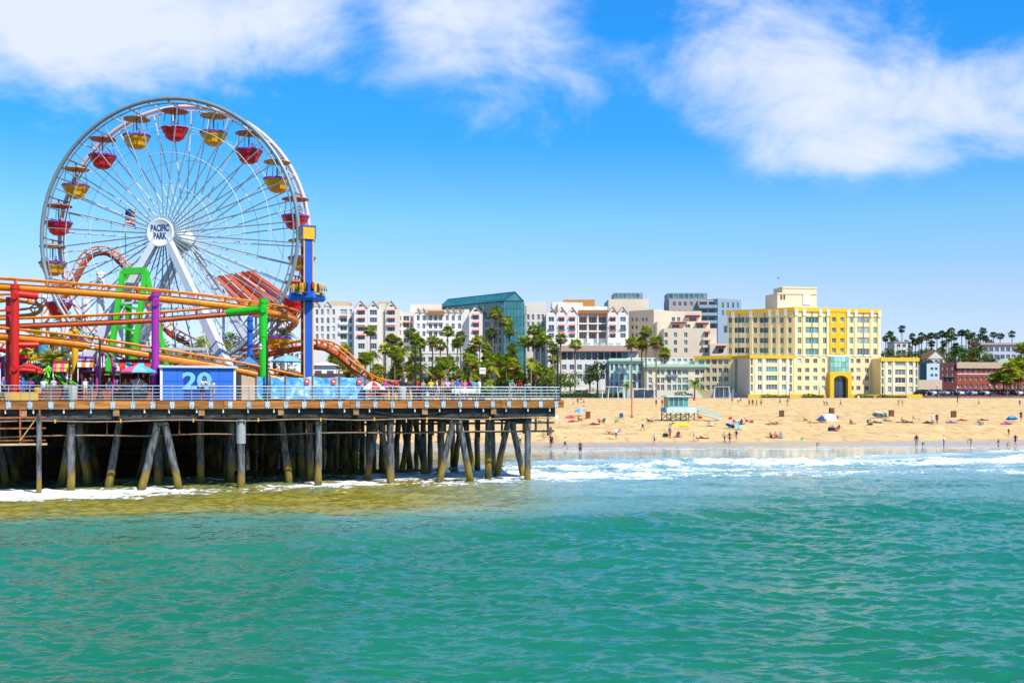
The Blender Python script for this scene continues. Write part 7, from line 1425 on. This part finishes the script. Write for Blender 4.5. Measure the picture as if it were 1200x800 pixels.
for x in (q_(778), q_(789), q_(801), q_(811)):
    for y in (-1.6, 1.6): b = MB(); b.strut((x, y, -.2), (x, y, zf - .13), .16); b.build('stilt', LTD, lg)
for xa, xb in ((778, 789), (789, 801), (801, 811)):
    for y in (-1.7, 1.7): b = MB(); b.strut((q_(xa), y, .15), (q_(xb), y, zf - .25), .1); b.build('brace', LTD, lg); b = MB(); b.strut((q_(xb), y, .15), (q_(xa), y, zf - .25), .1); b.build('brace', LTD, lg)
for y in (-1.88, 1.88):
    for i in range(5): xa = q_(777) + (q_(813) - q_(777)) * i / 5; b = MB(); b.bbox(xa + .03, y - .02, zf + .05, xa + (q_(813) - q_(777)) / 5 - .03, y + .02, zf + .75, .01); b.build('balustrade_board', LT2, lg)
ra, rb_ = Vector((q_(813), -1.0, zf)), Vector((q_(843), -1.0, .12))
b = MB(); b.strut(ra, rb_, 1.3, .12, up=(0, 0, 1)); b.build('ramp', LT2, lg)
for y in (-1.6, -.4):
    for k in range(5): c = ra.lerp(rb_, k / 4); b = MB(); b.strut((c.x, y, c.z), (c.x, y, c.z + 1.05), .09); b.build('ramp_post', LT, lg)
    for dz_ in (1.05, .6): b = MB(); b.strut((ra.x, y, ra.z + dz_), (rb_.x, y, rb_.z + dz_), .09); b.build('ramp_rail', LT, lg)
b = MB(); b.tube([(q_(812), 0, zf), (q_(812), 0, zf + 2.6)], .03, 5); b.build('flag_staff', WHITE, lg); b = MB(); b.box(q_(812) + .03, -.02, zf + 2.0, q_(812) + .55, .02, zf + 2.55); b.build('red_flag', cre, lg)

# swing frames, posts and street lamps on the promenade
def swing(px, Y, label):
    x = (px - CX) / F * Y; t = thing('swing_frame', label, 'swing', (x, Y, gz(x, Y)))
    for k in (-1, 1):
        for y in (-1.2, 1.2): b = MB(); b.tube([(k * 2.2 + k * .2, y, 0), (k * 2.0, 0, 3.6)], .07, 6); b.build('leg', WHITE, t)
    b = MB(); b.tube([(-2.1, 0, 3.6), (2.1, 0, 3.6)], .07, 6); b.build('top_bar', WHITE, t)
    for x_ in (-.9, .9):
        for d in (-.2, .2): b = MB(); b.tube([(x_ + d, 0, 3.55), (x_ + d, 0, .6)], .02, 4); b.build('chain', GALV, t)
        b = MB(); b.bbox(x_ - .25, -.1, .55, x_ + .25, .1, .6, .01); b.build('seat', LB, t)
swing(715, 322, 'white swing frame on the sand before the long hedge'); swing(722, 318, 'white swing frame overlapping the first before the hedge'); swing(846, 322, 'white swing frame before the yellow hotel corner')
def street_lamp(px, Y, py, label, m=None):
    x = (px - CX) / F * Y; z0 = gz(x, Y); t = thing('street_lamp', label, 'street lamp', (x, Y, z0), 0, 'street lamps along the promenade'); h = P(px, py, Y).z - z0
    b = MB(); b.tube([(0, 0, -.1), (0, 0, h)], [.13, .07], 8); b.build('pole', m or LB, t); b = MB(); b.lathe([(.05, 0), (.22, .1), (.24, .3), (.1, .5), (0, .52)], 10, (0, 0, h)); b.build('lantern', GLS, t)
for px, Y, py, lb in ((703, 324, 436, 'slim grey street lamp in front of the dark round tree'), (925, 322, 456, 'short lamp on the upper beach before the golden wall'), (1122, 290, 455, 'dark lamp standing on the upper beach before the parked cars'), (841, 326, 449, 'lamp before the yellow hotel left wing'), (1098, 327, 452, 'lamp at the car park by the tan retaining wall'), (1160, 327, 452, 'lamp at the car park hedge'), (1034, 327, 452, 'lamp before the right hotel wing'), (960, 327, 453, 'lamp left of the golden arch'), (765, 327, 448, 'lamp before the green roofed inn')): street_lamp(px, Y, py, lb, GALV if px == 703 else None)
# kiosks and low structures by the inn, white awnings
for px0, px1, Y, py, lb, m in ((742, 767, 333, 455, 'white flat awning stall before the green roofed inn', WHITE), (836, 858, 331, 454, 'dark low kiosk before the hotel left wing', M('kiosk_dark', (.05, .055, .06), .7)), (674, 690, 336, 455, 'white service van shaped kiosk by the hedge', WHITE)):
    a, c = P(px0, HY, Y), P(px1, HY, Y); t = thing('kiosk', lb, 'kiosk', (a.x, Y, 6.5)); L_ = c.x - a.x; h = P(0, py, Y).z - 6.5; b = MB(); b.bbox(-.3, -1.5, h - .2, L_ + .3, 1.5, h, .03); b.build('roof', m, t)
    for x in (0, L_ / 2, L_): b = MB(); b.strut((x, -1.2, 0), (x, -1.2, h - .21), .1); b.build('post', WHITE, t)
    b = MB(); b.box(.2, .2, 0, L_ - .2, 1.2, h - .5); b.build('stall_body', M('stall_grey', (.2, .22, .25), .7, var=.4), t)
lw = thing('low_wall', 'low reddish brick wall along the car park edge', 'wall', (118, 331, 6.5)); 
for k in range(12): b = MB(); b.bbox(k * 5.2, 0, 0, k * 5.2 + 5.15, .4, .75, .03); b.build('wall_panel', M('wall_brick', (.30, .12, .08), .85, var=.25, orand=.2), lw)

# ---------------------------------------------------------------- parked cars
def car_meshes():
    prof = [(-2.2, .28), (-2.25, .62), (-2.15, .88), (-1.75, .98), (-1.15, 1.42), (.35, 1.46), (1.05, 1.0), (2.0, .86), (2.22, .62), (2.18, .28)]
    n = len(prof); b = MB(); vs = []
    for y, k in ((-.86, 1), (-.80, .985), (.80, .985), (.86, 1)):
        for x, z in prof: ins = .13 if z > 1.2 else 0; vs.append((x, (abs(y) - ins) * (1 if y > 0 else -1) if abs(y) > .82 or True else y, z))
    m_ = n; vs = []
    for sy_ in (-1, 1):
        for x, z in prof: vs.append((x, sy_ * (.88 - (.16 if z > 1.2 else 0)), z))
    fs = [tuple(range(n)), tuple(range(2 * n - 1, n - 1, -1))] + [(i, n + i, n + i + 1, i + 1) for i in range(n - 1)] + [(n - 1, 2 * n - 1, n, 0)]
    b.add(vs, fs); body = b
    g = MB()
    for sy_ in (-1, 1): g.add([(-1.5, sy_ * .875, 1.02), (.85, sy_ * .875, 1.02), (.3, sy_ * .755, 1.38), (-1.05, sy_ * .755, 1.36)], [(0, 1, 2, 3) if sy_ < 0 else (3, 2, 1, 0)])
    g.add([(1.06, -.74, 1.03), (1.06, .74, 1.03), (.40, .66, 1.45), (.40, -.66, 1.45)], [(0, 1, 2, 3)]); g.add([(-1.74, -.74, 1.02), (-1.74, .74, 1.02), (-1.2, .66, 1.42), (-1.2, -.66, 1.42)], [(3, 2, 1, 0)])
    wh = MB(); wh.lathe([(0, -.1), (.2, -.11), (.3, -.1), (.33, -.06), (.33, .06), (.3, .1), (0, .1)], 14); hl_ = MB(); hl_.bbox(-.05, -.2, 0, .05, .2, .14, .03)
    return body, g, wh, hl_
cb_, cg_, cw_, ch_ = car_meshes(); CG = M('car_glass', (.015, .02, .025), .08, spec=.7); me_g = cg_.mesh('windows', CG); me_w = cw_.mesh('wheel', M('tyre', (.02, .02, .02), .8)); me_h = ch_.mesh('headlight', M('lamp_lens', (.7, .7, .7), .15)); CARB = {}
def car(px, Y, rz, colr, label, z=7.56, sc=1.2):
    if colr not in CARB: c = {'black': (.012, .012, .014), 'white': (.75, .75, .75), 'silver': (.42, .44, .46), 'grey': (.12, .125, .13), 'blue': (.03, .07, .2), 'red': (.4, .02, .02)}[colr]; CARB[colr] = cb_.mesh('body', M('car_paint_' + colr, c, .25, var=.02, metal=.2, spec=.6))
    x = (px - CX) / F * Y; t = thing('parked_car', label, 'car', (x, Y, z), R(rz), 'cars parked behind the promenade'); t.scale = (sc, sc, sc); bo = place('body', CARB[colr], t); place('windows', me_g, t, (0, 0, .012))
    for a in (-1.35, 1.4):
        for s_ in (-1, 1): place('wheel', me_w, t, (a, s_ * .82, .33), (R(90), 0, 0))
    for s_ in (-1, 1): place('headlight', me_h, t, (2.14, s_ * .6, .62))
rc = random.Random(3)
cols_ = ['black', 'white', 'grey', 'silver', 'black', 'white', 'blue', 'silver', 'black', 'white', 'grey', 'red', 'silver', 'black', 'white', 'grey']
for i, cc in enumerate(cols_): car(1082 + 7.6 * i + rc.uniform(-1, 1), 340, -68 + rc.uniform(-5, 5), cc, f'{cc} car parked at an angle in the front row of the car park')
for i in range(12): cc = rc.choice(['white', 'black', 'silver', 'grey', 'blue']); car(1090 + 9.5 * i + rc.uniform(-2, 2), 358, 70, cc, f'{cc} car parked in the rear row of the car park')
# gulls
def gull(px, py, Y, label, s_=1.0, m=None):
    p = P(px, py, Y); t = thing('gull', label, 'bird', p, R(30)); b = MB(); b.tube([(0, -.22, 0), (0, -.1, .02), (0, .08, .01), (0, .24, .03)], [.02, .07, .06, .01], 8); b.build('body', m or M('gull_dark', (.05, .05, .055), .7), t)
    for k in (-1, 1): b = MB(); b.add([(k * .05, -.08, .02), (k * .05, .08, .02), (k * .32, .04, .16), (k * .32, -.08, .17), (k * .62, .06, .06)], [(0, 1, 2, 3), (3, 2, 4)]); b.build('wing', m or MATS['gull_dark'], t)
    t.scale = (s_,) * 3
gull(280, 284, 86, 'dark gull gliding in front of the wheel spokes', .8); gull(912, 326, 240, 'small dark gull flying above the yellow hotel', 1.3)
